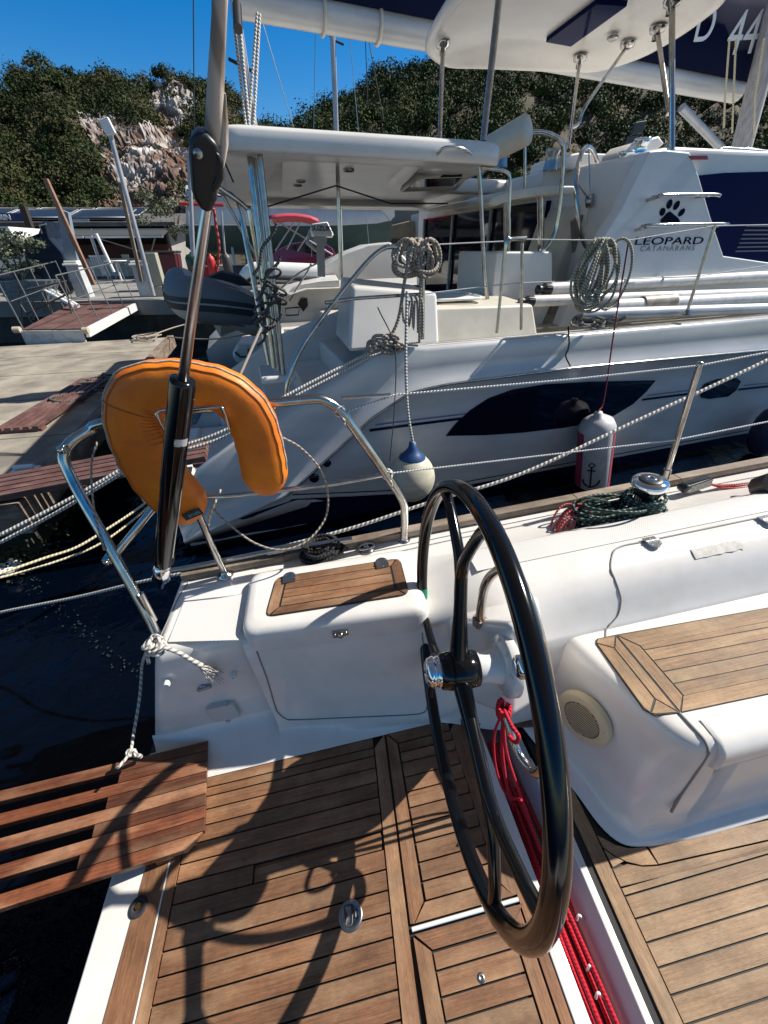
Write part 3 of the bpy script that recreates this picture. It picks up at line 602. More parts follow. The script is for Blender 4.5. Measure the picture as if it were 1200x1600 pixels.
for (u,v) in ((530,642),(605,741)):
    g=G(); p=b(u,v,y=1.30)
    for k in range(5):
        t0=random.random()*6; ax=Vector((random.random()-.5,.6,random.random()-.5)).normalized(); a1=ax.orthogonal().normalized(); a2=ax.cross(a1)
        g.tube([p+(a1*math.cos(t0+t)+a2*math.sin(t0+t))*.019 for t in [2*PI*j/12 for j in range(12)]],.0045,6,closed=True)
    g.tube([p,p+Vector((.01,-.02,-.03)),p+Vector((.012,-.01,-.055))],.004,6)
    solo('lashing_knot',g,whiter,'white lashing knot at the %s lifeline end of the stern rail'%('upper' if v<700 else 'lower'),'lashing',MB,group='white lashings on the stern rail')
# deck fitting, cleat-like
p=b(573,858,z=.556); g=G(); g.tube([p+Vector((-.035,0,.012)),p+Vector((-.015,.012,.018)),p+Vector((.02,.012,.018)),p+Vector((.035,0,.012)),p+Vector((.015,-.014,.014)),p+Vector((-.02,-.014,.014))],.006,8,closed=True,smooth=4); g.lathe(p,(0,0,1),[(.035,0),(.033,.005),(.012,.008),(.012,.018),(0,.02)],20); part('deck_eye',g,steel,Y)
# boarding pole lying along the rail (dark bar with steel end)
g=G(); g.tube([b(258,893,z=.60),b(290,888,z=.60),b(420,862,z=.61),b(550,842,z=.62)],.011,12); g.tube([b(418,862,z=.61),b(482,850,z=.615)],.017,12); solo('boat_hook',g,steeld,'steel boat hook with black grip lying along the wooden caprail','boat hook',MB)
g=G(); p=b(505,868,z=.57)
for k in range(16): coil(g,p+Vector((random.uniform(-.01,.01),random.uniform(-.01,.01),k*.0035)),.04+.035*random.random(),.035+.03*random.random(),1,.004,.006,jit=.3,n=20)
solo('mooring_coil',g,ropemat('black_cord',(.018,.018,.018),(.005,.005,.005),.014),'black rope coiled flat on the side deck behind the teak locker lid','rope coil',MB)
# winch
wb=b(1022,800,z=.565); pw=b(1017,750,y=wb.y); wb=Vector((pw.x,wb.y,.565)); ztop=pw.z; print('winch',wb,ztop)
g=G(); hh=ztop-.565
g.lathe(wb,(0,0,1),[(.075,-.03),(.075,0),(.062,.012),(.052,.03),(.050,hh-.05),(.058,hh-.035),(.066,hh-.022),(.066,hh-.008),(.060,hh),(.022,hh+.004)],40); winch=part('winch',g,chrome,Y)
g=G(); g.lathe(wb,(0,0,1),[(.044,hh+.001),(.040,hh+.006),(.024,hh+.007),(0,hh+.006)],32); part('winch_top',g,blackm,winch)
g=G(); g.lathe(wb,(0,0,1),[(.020,hh+.006),(.019,hh+.010),(.010,hh+.011),(.009,hh+.004),(0,hh+.003)],20); part('winch_socket',g,chrome,winch)
# cam cleat
p=b(1085,762,z=.585); g=G(); g.obox(p+Vector((-.05,0,.03)),p+Vector((.07,.01,.04)),.04,.045); g.lathe(p+Vector((-.05,0,.01)),(0,-1,0),[(.02,-.02),(.022,.0),(.02,.02),(0,.022)],14); part('rope_clutch',g,blackm,Y,bevel=.006)
g=G(); g.tube([b(1190,762,z=.60),b(1215,755,z=.66)],.05,10); part('deck_organizer',g,blackm,Y)
for k,(vv) in enumerate((757,760,763)):
    g=G(); g.tube([p+Vector((.05,.005*k-.005,.012)),b(1150,vv,z=.56),b(1300,vv-18,z=.56)],.0042,6,smooth=3); solo('control_line',g,pinkr,['upper','middle','lower'][k]+' faded red line led forward from the black clutch beside the winch','rope',MB,group='faded red lines on the side deck')
# ------------------------------------------------------------------ loose gear on the yacht
def rope(name,pts,r,m,label,cat='rope',M=MW,group=None,smooth=6,n=8):
    g=G(); g.tube(pts,r,n,smooth=smooth); return solo(name,g,m,label,cat,M,group)
# green rope wound round and heaped beside the winch
g=G()
for k in range(9): coil(g,wb+Vector((0,0,.012+.010*k)),.066+.012*math.sin(k*1.9)+.018*(k<4),.066+.018*(k<4),1.02,.006,.0062,jit=.05,n=26)
rr_=random.Random(3)
for k in range(13):
    a=rr_.uniform(.10,.17); bb=rr_.uniform(.05,.085); o=wb+Vector((-.09-rr_.uniform(0,.06),rr_.uniform(-.02,.03),-.015+k*.008)); ph=rr_.uniform(0,6); tl_=rr_.uniform(-.25,.25)
    pts=[o+Vector((a*math.cos(t),bb*math.sin(t),.03*math.sin(t+ph)+tl_*a*math.cos(t)*.4)) for t in [2*PI*j/12 for j in range(12)]]
    g.tube(pts,.0062,7,closed=True,smooth=3)
for k in range(3):
    o=wb+Vector((-.19-.02*k,.01,.05)); g.tube([o+Vector((.05*math.cos(t),.02*k,.055*math.sin(t))) for t in [2*PI*j/12 for j in range(12)]],.0062,7,closed=True,smooth=3)
solo('green_rope_heap',g,greenr,'dark green and white flecked rope wound round and heaped beside the chrome winch','rope',MB)
g=G()
for k in range(9):
    o=wb+Vector((-.30+.018*(k%4),.02*(k%3)-.02,-.015)); a=.05+.025*rr_.random(); h=.06+.03*rr_.random()
    g.tube([o+Vector((a*math.cos(t)*1.2,.04*math.sin(t)*math.cos(t*.5)+.01*k*.3,h*max(-.05,math.sin(t)))) for t in [2*PI*j/12 for j in range(12)]],.0042,6,closed=True,smooth=3)
solo('red_rope_heap',g,pinkr,'faded red thin rope in loose upright loops left of the green rope heap','rope',MB)
# red lines in the channel
rr_=random.Random(5)
for k in range(7):
    pts=[]; x0=.352+.0105*k
    for j in range(12):
        y=.70-j*.16; x=x0+.004*math.sin(j*.9+k)+(0.0 if k<5 else .02*math.sin(j*.35+k)); pts.append(Vector((x-.0*(.36-y),y,-.066+.016*(k%3)+.004*math.sin(j+k*2))))
    rope('red_control_line',pts,.0058,redr,'bright red rope in the cockpit floor channel, %s of seven from the left'%['first','second','third','fourth','fifth','sixth','seventh'][k],'rope',MB,'red ropes lying in the cockpit floor channel')
for v_,k in ((1436,0),(1515,1),(1558,2)):
    p=b(905 if k==0 else (922 if k==1 else 935),v_,z=-.04); g=G(); g.tube([p+Vector((-.008,0,.0)),p+Vector((0,.006,.012)),p+Vector((.010,0,.0))],.0035,8,smooth=3); part('rope_guide',g,whitep,Y)
hp=hoop[-1]; g=G()
for k in range(5): g.tube([hp+Vector((.016*math.cos(t),.016*math.sin(t),.008*k-.02+.01*math.sin(t))) for t in [2*PI*j/12 for j in range(12)]],.006,6,closed=True)
g.tube([hp,b(772,1150,x=.30),b(775,1200,x=.31),b(790,1240,x=.33),b(815,1250,x=.35)],.004,6,smooth=5)
g.tube([hp,b(800,1135,x=.31),b(810,1150,x=.32),b(806,1160,x=.32),b(795,1150,x=.31)],.006,6,smooth=5)
g.tube([hp,b(785,1180,x=.32),b(800,1260,x=.36),b(835,1340,x=.38)],.0055,6,smooth=5); g.tube([hp,b(790,1170,x=.32),b(812,1240,x=.37),b(845,1330,x=.39)],.0055,6,smooth=5)
solo('red_rope_knot',g,redr,'bright red rope knotted on the lower end of the grab hoop under the wheel housing','rope',MB)
# backstay tensioner
foot=Vector((-.80,1.19,.56)); ztip=b(288,590,x=-.62)
def onray(u,v,t,p0=foot,x1=None): return None
xs=lambda v:-.80+.17*(915-v)/325.
T0=b(252,900,y=1.16); T1=b(286,592,y=1.04); T2=b(324,322,y=.95); T3=b(333,215,y=.92); T4=b(344,0,y=.87)
T5=T4+(T4-T3)*1.5
bs=thing('backstay',MB,tuple(T0),'black backstay tensioner cylinder with steel rod standing on the stern corner','backstay')
def axis_tube(p,q,prof,n=24): a=Vector(q)-Vector(p); g=G(); L=a.length; g.lathe(p,a,[(r,h*L) for r,h in prof],n); return g
dep=lambda p:((MB@p-CAM).dot(cf))
rc=19.5/F*dep(T1)
part('tensioner_cylinder',axis_tube(T0+(T1-T0)*.08,T1,[(0,0),(rc*.8,0),(rc*.95,.02),(rc*.95,.5),(rc,.52),(rc,.985),(rc*.93,.998),(rc*.5,1.0),(0,1.0)],32),blackg,bs)
part('tensioner_rod',axis_tube(T1-(T1-T0)*.02,T2,[(.0,0),(8/F*dep(T1),0),(8/F*dep(T2),1)],18),mat('rod_steel',(.72,.71,.69),.32,1,col2=(.60,.59,.57),nscale=12),bs)
part('tensioner_foot',axis_tube(T0-(T1-T0)*.08,T0+(T1-T0)*.10,[(0,0),(.014,0),(.016,.3),(.03,.35),(.03,.7),(.02,1),(0,1)],16),chrome,bs)
p=b(258,875,x=-.80); g=G(); g.lathe(p,(0.2,-1,.1),[(.03,-.03),(.036,-.02),(.036,.02),(.03,.03),(.0,.032)],20); part('tensioner_knob',g,blackm,bs)
g=G(); u0=T0+(T1-T0)*.12+Vector((.03,0,0)); g.tube([u0,u0+(T1-T0)*.20,u0+(T1-T0)*.45],.0045,10); part('tensioner_tube',g,steel,bs)
cc=T0*.22+T1*.78; ax=(T1-T0).normalized(); tow=(MB.inverted()@CAM-cc); tow=(tow-ax*tow.dot(ax)).normalized(); sd_=ax.cross(tow)
g=G()
rowsl=[]
for a in range(-8,60,6):
    d=tow*math.cos(R_(a))+sd_*math.sin(R_(a))*(1 if (sd_.x>0) else -1); rowsl.append([cc+d*(rc+.0008)-ax*.012,cc+d*(rc+.0008)+ax*.012])
g.loft(rowsl); part('tensioner_sticker',g,mat('silver_label',(.55,.55,.53),.35,col2=(.15,.15,.15),nscale=70,ncon=(.55,.6)),bs)
# black block and wrapped rope above
bk=T2+(T3-T2)*.5; ax=(T3-T2).normalized(); L=(T3-T2).length
tow=(MB.inverted()@CAM-bk); tow=(tow-ax*tow.dot(ax)).normalized(); sd_=ax.cross(tow); sd_=sd_ if sd_.x>0 else -sd_
g=G(); kk=dep(bk)/F
def bpt(du,dv): return T2+ax*((322-dv)/(322-215)*L)+sd_*((du-(324+(322-dv)*9/107))*kk)
outl=[(302,300),(300,245),(303,225),(312,212),(325,208),(340,216),(345,232),(343,262),(336,275),(339,298),(333,312),(330,324),(316,326),(306,312)]
g.prism([bpt(*p)-tow*.022 for p in outl],tow*.05); part('block_body',g,blackm,bs,bevel=.010)
g=G(); g.prism([bpt(*p)+tow*.03 for p in [(335,225),(343,228),(348,240),(348,262),(342,278),(333,290),(331,280),(338,262),(338,240)]],-tow*.06); part('block_cheek',g,blackm,bs,bevel=.006)
p=bpt(313,240)+tow*.028; g=G(); g.lathe(p,tow,[(.0075/.0075*7*kk,0),(6*kk,.004),(0,.005)],20); part('block_pin',g,steeld,bs)
g=G(); g.tube([T3-(T3-T2)*.25+sd_*.0,T3+(T4-T3)*.15,T3*.5+T4*.5,T4,T5],[11/F*dep(T3),13/F*dep(T3),12.5/F*dep(T3*.5+T4*.5),11.5/F*dep(T4),11/F*dep(T4)],14,smooth=6); part('rope_cover',g,brownr,bs)
g=G(); g.tube([bpt(333,300),T3+sd_*.016,T3+(T4-T3)*.4+sd_*.012],[.006,.008,.003],10,smooth=4); part('rope_tail',g,brownr,bs)
# thin red rope hanging from the block
rope('thin_red_cord',[bpt(334,322),bpt(337,350),bpt(342,385),bpt(340,430)],.0025,pinkr,'thin faded red cord hanging below the black block of the backstay','cord',MB)
# horseshoe buoy
ctr=[(310,804,39),(283,782,44),(250,745,46),(224,697,43),(210,650,39),(222,612,38),(262,598,33),(310,600,33),(355,614,35),(388,645,38),(405,690,39),(413,730,40),(418,766,38)]
yb=1.235
C3=[(b(u,v,y=yb+.0),r) for u,v,r in ctr]
path=crom([p for p,_ in C3],6); rad=[.93*float(np.interp(i/6,range(len(ctr)),[r for _,r in C3])) for i in range(len(path))]
kx=dep(b(310,700,y=yb))/F
rows=[];m_=len(path)
for i,p in enumerate(path):
    a=path[max(0,i-1)];q=path[min(m_-1,i+1)]; t=(q-a); t.y=0; t.normalize(); nn=Vector((t.z,0,-t.x)); hw=rad[i]*kx*(1.0); th=.05
    e_=1.0
    if i<5: e_=math.sqrt(1-((5-i)/5.6)**2)
    if i>m_-6: e_=math.sqrt(1-((i-(m_-6))/5.6)**2)
    wr=1+.02*math.sin(i*1.7)
    row=[]
    for j in range(24):
        an=2*PI*j/24; cx_=math.cos(an); sx_=math.sin(an); se=lambda z:math.copysign(abs(z)**.62,z)
        row.append(p+nn*hw*wr*e_*se(cx_)+Vector((0,1,0))*th*(.55+.45*e_)*se(sx_))
    rows.append(row)
buoy=thing('horseshoe_buoy',MB,tuple(b(312,838,y=yb)),'worn orange horseshoe lifebuoy hung on the steel stern rail','lifebuoy')
g=G(); g.loft(rows,closed=True,caps=True); part('cushion',g,orange,buoy)
g=G()
for si in (1,-1):
    pts=[rows[i][4 if si>0 else 4] for i in range(4,m_-5)]
outer=[rows[i][0] if (rows[i][0]-path[m_//2]).length>(rows[i][12]-path[m_//2]).length else rows[i][12] for i in range(m_)]
co=b(310,700,y=yb); j0=0 if (rows[30][0]-co).length>(rows[30][12]-co).length else 12
jb=23 if j0==0 else 13
g=G(); g.tube([rows[i][jb]+(rows[i][jb]-path[i])*.02 for i in range(14,m_-6)],.0032,8); part('rope_piping',g,mat('piping_white',(.55,.50,.42),.8,col2=(.25,.22,.17),nscale=60),buoy)
jf=j0+ (3 if j0==12 else -3); jf%=24
seam=[rows[i][(21 if j0==0 else 15)]for i in range(3,m_-3)]
g=G(); g.tube([s_+Vector((0,-.0005,0)) for s_ in seam],.0028,6); g.tube([rows[26][j]+ (rows[26][j]-path[26])*.008 for j in range(12,24)],.0025,6); part('seam',g,mat('orange_seam',(.42,.11,.008),.6),buoy)
gi=G()
inn=12-j0
for i in range(19,29):   # gathered wrinkles on the inside bend
    pts=[rows[i][(12+ (j if j0==0 else -j+0))%24 if j0==0 else (0-j)%24] for j in range(0,6)]
    gi.tube([p_+(p_-path[i])*.004 for p_ in pts],[.0035,.0045,.002],6)
part('gathers',gi,orange,buoy)
lp=b(295,803,y=yb-.06); lp2=b(324,796,y=yb-.06)
mx_=frame3(b(301,803,y=yb-.0545),Vector((1,0,.24)),Vector((-.24,0,1)))
g=G(); O_=mx_.to_translation(); xa=mx_.to_3x3().col[0]; ya=mx_.to_3x3().col[1]; za=mx_.to_3x3().col[2]
g.prism([O_-xa*.032-ya*.013,O_+xa*.032-ya*.013,O_+xa*.032+ya*.013,O_-xa*.032+ya*.013],za*.003); part('label_patch',g,mat('label_dark',(.02,.03,.03),.6),buoy)
mt=mx_.copy(); mt.translation=O_+za*.004+xa*.006; text('label_text','artek',.021,mt,mat('label_teal',(.12,.33,.33),.6),buoy,ext=.0004)
# holder of the buoy
rail('buoy_holder',[b(250,760,y=1.30),b(275,700,y=1.20),b(262,680,y=1.2),b(247,655,y=1.18),b(250,642,y=1.18),b(300,638,y=1.17),b(342,636,y=1.17),b(350,645,y=1.17),b(359,670,y=1.20)],.005,smooth=4)
# loose thin line looping from the buoy
rope('loose_line',[b(440,683,y=1.22),b(470,700,y=1.25),b(500,733,y=1.27),b(512,770,y=1.27),b(508,810,y=1.25),b(480,845,y=1.2),b(440,859,y=1.18),b(395,847,y=1.2),b(350,812,y=1.24),b(334,795,y=1.26)],.0038,greyr,'thin grey line hanging in a wide loop from the orange buoy','rope',MB)
rope('loose_line',[b(152,690,y=1.28),b(143,725,y=1.25),b(145,780,y=1.2),b(152,820,y=1.17),b(163,860,y=1.14)],.0032,greyr,'thin grey line running down inside the left bend of the stern rail','rope',MB)
rope('yellow_cord',[b(345,765,y=1.33),b(330,800,y=1.30),b(325,822,y=1.3)],.004,creamr,'short yellowed cord hanging from the rail beside the buoy end','cord',MB)
rope('thin_bungee',[b(408,512,y=1.45),b(372,593,y=1.32)],.0045,mat('webbing_grey',(.28,.25,.21),.8),'grey webbing strap running up from behind the orange buoy','strap',MB,smooth=0)
# mooring knot and frayed tail at the foot of the stern rail
kn=b(240,1008,z=.60); g=G()
rr_=random.Random(11)
for k in range(9):
    ax=Vector((rr_.uniform(-1,1),rr_.uniform(-1,1),rr_.uniform(.2,1.6))).normalized(); a1=ax.orthogonal().normalized(); a2=ax.cross(a1); R0=rr_.uniform(.016,.026); o=kn+Vector((rr_.uniform(-.014,.014),rr_.uniform(-.01,.01),rr_.uniform(-.025,.02)))
    g.tube([o+(a1*math.cos(t)+a2*math.sin(t))*R0 for t in [2*PI*j/14 for j in range(14)]],.0058,7,closed=True)
g.tube([kn,kn+Vector((-.03,.0,-.02)),kn+Vector((-.035,-.02,-.06))],.006,7,smooth=4)
tp=[kn,b(275,1018,y=.93),b(300,1032,y=.93),b(315,1040,y=.93)]; g.tube(tp,[.0065,.007,.009],8,smooth=4)
tp2=tp[-1]
for k in range(26):
    e1=b(rr_.uniform(328,352),rr_.uniform(1046,1072),y=rr_.uniform(.90,.945)); mid=tp2*.5+e1*.5+Vector((0,rr_.uniform(-.01,.005),rr_.uniform(-.004,.008))); g.tube([tp2-Vector((.01,0,0)),mid,e1],[.0022,.0014,.0007],4,smooth=3)
solo('mooring_knot',g,whiter,'weathered white rope knot with frayed tail at the foot of the stern rail','rope',MB)
g=G(); k2=b(203,1176,x=-.93); g.tube([kn+Vector((-.03,0,-.02)),b(222,1040,x=-.94),b(218,1090,x=-.945),b(208,1150,x=-.94),k2,b(184,1200,x=-.94)],.0055,7,smooth=5)
for k in range(5):
    ax=Vector((rr_.uniform(-1,1),rr_.uniform(-1,1),rr_.uniform(-1,1))).normalized(); a1=ax.orthogonal().normalized(); a2=ax.cross(a1); o=k2+Vector((.003*k,0,-.003*k)); g.tube([o+(a1*math.cos(t)+a2*math.sin(t))*.011 for t in [2*PI*j/12 for j in range(12)]],.0045,6,closed=True)
g.tube([k2,b(220,1182,x=-.93)],[.007,.008],6)
solo('hanging_line',g,whiter,'thin white rope with a knotted end hanging down the transom to the boarding plank','rope',MB)
# boarding plank
pl=lambda u,v,z:b(u,v,z=z)
A0=pl(325,1157,.045); A1=pl(319,1285,.045); 
left_t=w(0,1235,z=.56); left_b=w(0,1398,z=.56)
MBi=MB.inverted(); lt=MBi@left_t; lb=MBi@left_b; c1=pl(312,1338,.045)
g=G(); dirt=(lt-A0).normalized(); edge2=pl(205,1342,.04)
A2=A0+(edge2-A0).project((edge2-A0)); 
bp=thing('boarding_plank',MB,tuple(A0),'reddish varnished slatted boarding plank resting on the teak stern and running out to the left','gangplank')
# local axes: d along plank (to the left), e across (towards bottom of picture)
d_=dirt; down=pl(290,1328,.045)-A0; e_=(down-d_*down.dot(d_)); wid=e_.length; e_.normalize(); nz_=d_.cross(e_).normalized(); nz_=nz_ if nz_.z>0 else -nz_
PL=2.3; n7=9; sw=wid/n7
g=G()
for k in range(n7):
    o0=A0+e_*(sw*(k+.5)); st=0 if k<6 else (.0 if k==6 else .03)
    slat = k in (0,2,4,6) or k==7
    L0=.285+.011*k
    if k%2==0: ext=True
    else: ext=False
    Lx=PL if ext else L0
    if k<8: g.obox(o0,o0+d_*Lx,sw-.0015,.028,up=nz_)
    else:
        h2=(sw-.0015)/2; q_=[o0-e_*h2+d_*.004,o0+e_*h2+d_*.05,o0+e_*h2+d_*Lx,o0-e_*h2+d_*Lx]; n0=len(g.v); g.prism(q_,-nz_*.028)
        for fi in range(len(g.f)-6,len(g.f)): g.uv[fi]=[((g.v[vi]-A0).dot(d_)+3.3,(g.v[vi]-A0).dot(e_)) for vi in g.f[fi]]
part('slats',g,teakG,bp,bevel=.002)
g=G()
for L_ in (.12,1.1,2.1): g.obox(A0+d_*L_-nz_*.029,A0+e_*wid+d_*L_-nz_*.029,.05,.02,up=nz_)
part('cross_batten',g,teakG,bp)
# mooring lines
def wl(*q): return [w(u,v,y=y) if y is not None else None for u,v,y in q]
rope('mooring_line',[b(-60,975,y=2.0),b(0,957,y=1.9),b(120,933,y=1.75),b(225,908,y=1.6),b(350,882,y=1.5),b(450,852,y=1.48),b(560,822,y=1.46),b(680,782,y=1.45),b(815,740,y=1.45),b(1000,655,y=1.5),b(1200,562,y=1.55),b(1300,505,y=1.6)],.0078,whiter,'long white twisted mooring line running the whole length outside the wooden caprail','rope',MB)
rope('mooring_line',[w(0,836,y=2.2),w(90,790,y=2.3),w(170,745,y=2.4),w(235,705,y=2.5),w(300,692,y=2.55),w(365,666,y=2.6),w(450,617,y=2.75),w(540,570,y=2.9),w(600,540,y=3.02)],.011,whiter,'upper thick twisted mooring rope from the catamaran running behind the orange buoy','rope',group='twisted mooring ropes tied to the catamaran')
rope('mooring_line',[w(0,848,y=2.22),w(90,800,y=2.32),w(170,752,y=2.42),w(235,714,y=2.52),w(300,700,y=2.57),w(365,676,y=2.62),w(450,625,y=2.75),w(540,578,y=2.9),w(604,545,y=3.02)],.011,whiter,'lower thick twisted mooring rope from the catamaran running behind the orange buoy','rope',group='twisted mooring ropes tied to the catamaran')
rope('mooring_line',[w(-20,900,y=1.9),w(0,896,y=1.95),w(70,872,y=2.1),w(120,855,y=2.2),w(170,825,y=2.35),w(215,795,y=2.5),w(260,760,y=2.6)],.008,creamr,'upper yellowish slack line low over the dark water by the stern','rope',group='yellowish lines over the water')
rope('mooring_line',[w(-20,905,y=1.95),w(10,900,y=2.0),w(80,880,y=2.15),w(150,853,y=2.3),w(205,815,y=2.5),w(250,775,y=2.6)],.007,creamr,'lower yellowish slack line low over the dark water by the stern','rope',group='yellowish lines over the water')
p=w(14,886,z=.08); g=G(); g.tube([p+Vector((.055*math.cos(t),.055*math.sin(t),0)) for t in [2*PI*j/20 for j in range(20)]],.028,12,closed=True); solo('ring_float',g,whitep,'small white ring float on the dark water at the left edge','float')
# ------------------------------------------------------------------ catamaran (frame: x along the hull, y inboard, z above water)
cat=thing('catamaran',MC,(2,2.5,0),'big white sailing catamaran with hardtop moored alongside, its dark hull window facing us','catamaran')
CT=cat
xsn=[-1.95,-1.83,-1.77,-1.4,-1.03,-.63,-.25,-.1,.1,3.7,8,12]
zsn=[.50,.55,.70,.93,1.08,1.30,1.49,1.505,1.48,1.49,1.55,1.65]
ztop=lambda x:float(np.interp(x,xsn,zsn))
kx_=[-1.95,-1.08,-.35,-.03,.3,1.54,3.97,8,12]; kz=[.15,.43,.99,1.16,1.19,1.21,1.18,1.2,1.25]
zk=lambda x:min(float(np.interp(x,kx_,kz)),ztop(x)-.08)
yb_=lambda x:.012*max(0,x-5)**2
g=G(); rows=[]
xl=[-1.95,-1.85,-1.7,-1.4,-1.1,-.9,-.7,-.5,-.35,-.2,-.05,.1,.3,.6,1,1.5,2,2.5,3,3.5,4,5,6,7,8,10,12]
for x in xl:
    zt,z1=ztop(x),zk(x); o=yb_(x)
    rows.append([Vector((x,o+.10,zt-.02 if x<-.2 else zt)),Vector((x,o+.045,zt)),Vector((x,o+.01,zt-.015)),Vector((x,o,zt-.04)),Vector((x,o+.0,(zt+z1)/2)),Vector((x,o-.005,z1+.03)),Vector((x,o-.03,z1+.012)),Vector((x,o-.028,z1-.012)),Vector((x,o+.012,z1-.03)),Vector((x,o+.02,z1*.8)),Vector((x,o+.045,z1*.5)),Vector((x,o+.08,.22)),Vector((x,o+.12,.0)),Vector((x,o+.2,-.25)),Vector((x,o+.6,-.5)),Vector((x,1.3,-.4)),Vector((x,1.55,.2)),Vector((x,1.58,min(zt,.95)))])
g.loft(rows); g.add(rows[0],[list(range(len(rows[0])))]); hull=part('hull',g,gelhull,CT)
# deck edge and side deck
g=G(); rr=[]
for x in xl[9:]: o=yb_(x); rr.append([Vector((x,o+.03,ztop(x)-.004)),Vector((x,o+.10,ztop(x)-.02)),Vector((x,o+.11,ztop(x)-.045)),Vector((x,2.2,ztop(x)-.045))])
g.loft(rr); part('side_deck',g,gelcream,CT)
# rub rail highlight
g=G(); g.tube([Vector((x,yb_(x)-.033,zk(x))) for x in xl if x>=-1.1],.011,8); part('rub_rail',g,steel,CT)
# dark antifouling band, doubling as painted shade and reflection, with white and navy stripes
def hy(x,z):
    z1=zk(x); return yb_(x)+float(np.interp(z,[-.25,0,.22,z1*.5,z1*.8,z1-.03],[.2,.12,.08,.045,.02,.012]))
def band(z0f,z1f,x0,x1,name,m,n=30,proud=.004,k=4):
    g=G(); rr=[]
    for i in range(n+1):
        x=x0+(x1-x0)*i/n; a,bb=z0f(x),z1f(x); rr.append([Vector((x,hy(x,a+(bb-a)*j/k)-proud,a+(bb-a)*j/k)) for j in range(k+1)])
    g.loft(rr); return part(name,g,m,hull)
bt=lambda x:float(np.interp(x,[-1.95,-1,-.3,.4,12],[.50,.36,.21,.14,.16]))
band(lambda x:-.24,lambda x:bt(x)-.02,-1.94,12,'boot_top_with_shade',navyp)
band(lambda x:bt(x)+.02,lambda x:bt(x)+.032,-1.94,12,'waterline_stripe',navyp,proud=.003)
# hull window
def shape_px(px,k,M_,yv): return [c(u,v,y=yv) for u,v in px]
win=[(697,682),(712,662),(735,640),(762,622),(800,608),(850,600),(920,596),(1024,594),(1010,612),(990,632),(962,650),(925,662),(880,670),(820,677),(760,681)]
def hullpatch(px,name,m,proud=.006,parent=None):
    P=[c(u,v,y=.02) for u,v in px]; cx_=sum((p for p in P),Vector())/len(P); g=G()
    rows=[]
    for f in (1,.75,.5,.25,.0): 
        r=[]
        for p in P: q=cx_.lerp(p,max(f,.001)); r.append(Vector((q.x,hy(q.x,q.z)-proud,q.z)))
        rows.append(r)
    g.loft(rows,closed=True); return part(name,g,m,parent or hull)
hullpatch(win,'hull_window',glassd)
hullpatch([(1093,612),(1100,600),(1120,592),(1150,590),(1158,596),(1152,610),(1140,620),(1110,624),(1097,622)],'hull_port',glassd)
for a,bb_,nm in (((577,672),(755,650),'hull_stripe'),((1004,625),(1075,616),'hull_stripe'),((1155,609),(1240,600),'hull_stripe')):
    p,q=c(*a,y=.02),c(*bb_,y=.02); g=G(); rr=[]
    for i in range(9):
        t=i/8; x=p.x+(q.x-p.x)*t; z=p.z+(q.z-p.z)*t; h=.012; rr.append([Vector((x,hy(x,z+dz)-.005,z+dz)) for dz in (-h,h)])
    g.loft(rr); part(nm,g,navyp,hull)
    g=G(); rr=[]
    for i in range(9):
        t=i/8; x=p.x+.05+(q.x-p.x-.05)*t; z=p.z+(q.z-p.z)*t+.04; rr.append([Vector((x,hy(x,z+dz)-.005,z+dz)) for dz in (-.006,.006)])
    g.loft(rr); part(nm,g,mat('stripe_blue_grey',(.12,.16,.24),.3),hull)
for (u,v,r) in ((510,721,8),(490,744,9)):
    p=c(u,v,y=.05); g=G(); g.lathe((p.x,hy(p.x,p.z)-.004,p.z),(0,-1,0),[(.045 if r==9 else .035,-.01),(.04 if r==9 else .03,.004),(.0,.004)],20); part('drain_port',g,glassd,hull)
# stern steps
g=G()
for k,(x0,x1,z) in enumerate(((-1.85,-1.45,.52),(-1.47,-1.1,.72),(-1.12,-.78,.92),(-.8,-.45,1.12),(-.47,-.1,1.30),(-.12,.6,1.40))):
    g.box((x0,.12+.02,.1),(x1,1.5,z))
part('stern_steps',g,gelcat,CT,bevel=.03)
g=G(); g.box((-2.2,.2,.42),(-1.8,1.45,.55)); part('swim_platform',g,gelcat,CT,bevel=.03)
# far side wall of the steps / bridge deck / second hull
g=G(); g.prism([(-1.6,1.5,.3),(-1.6,1.5,.95),(-.9,1.5,1.35),(.0,1.5,1.62),(3,1.5,1.62),(3,1.5,.3)],(0,.10,0)); part('inner_bulwark',g,gelcat,CT,bevel=.02)
g=G(); g.box((.3,1.6,.75),(9,6,1.05)); part('bridge_deck',g,gelcream,CT,bevel=.03)
g=G(); rows=[]
for x in (-1.95,-1.4,-.6,.1,4,8,12):
    zt=ztop(x); rows.append([Vector((x,5.6,min(zt,.9))),Vector((x,5.65,.1)),Vector((x,6.3,-.4)),Vector((x,7.1,.0)),Vector((x,7.25,zt-.05)),Vector((x,7.15,zt)),Vector((x,5.8,zt-.05))])
g.loft(rows); g.add(rows[0],[list(range(7))]); part('far_hull',g,gelcat,CT)
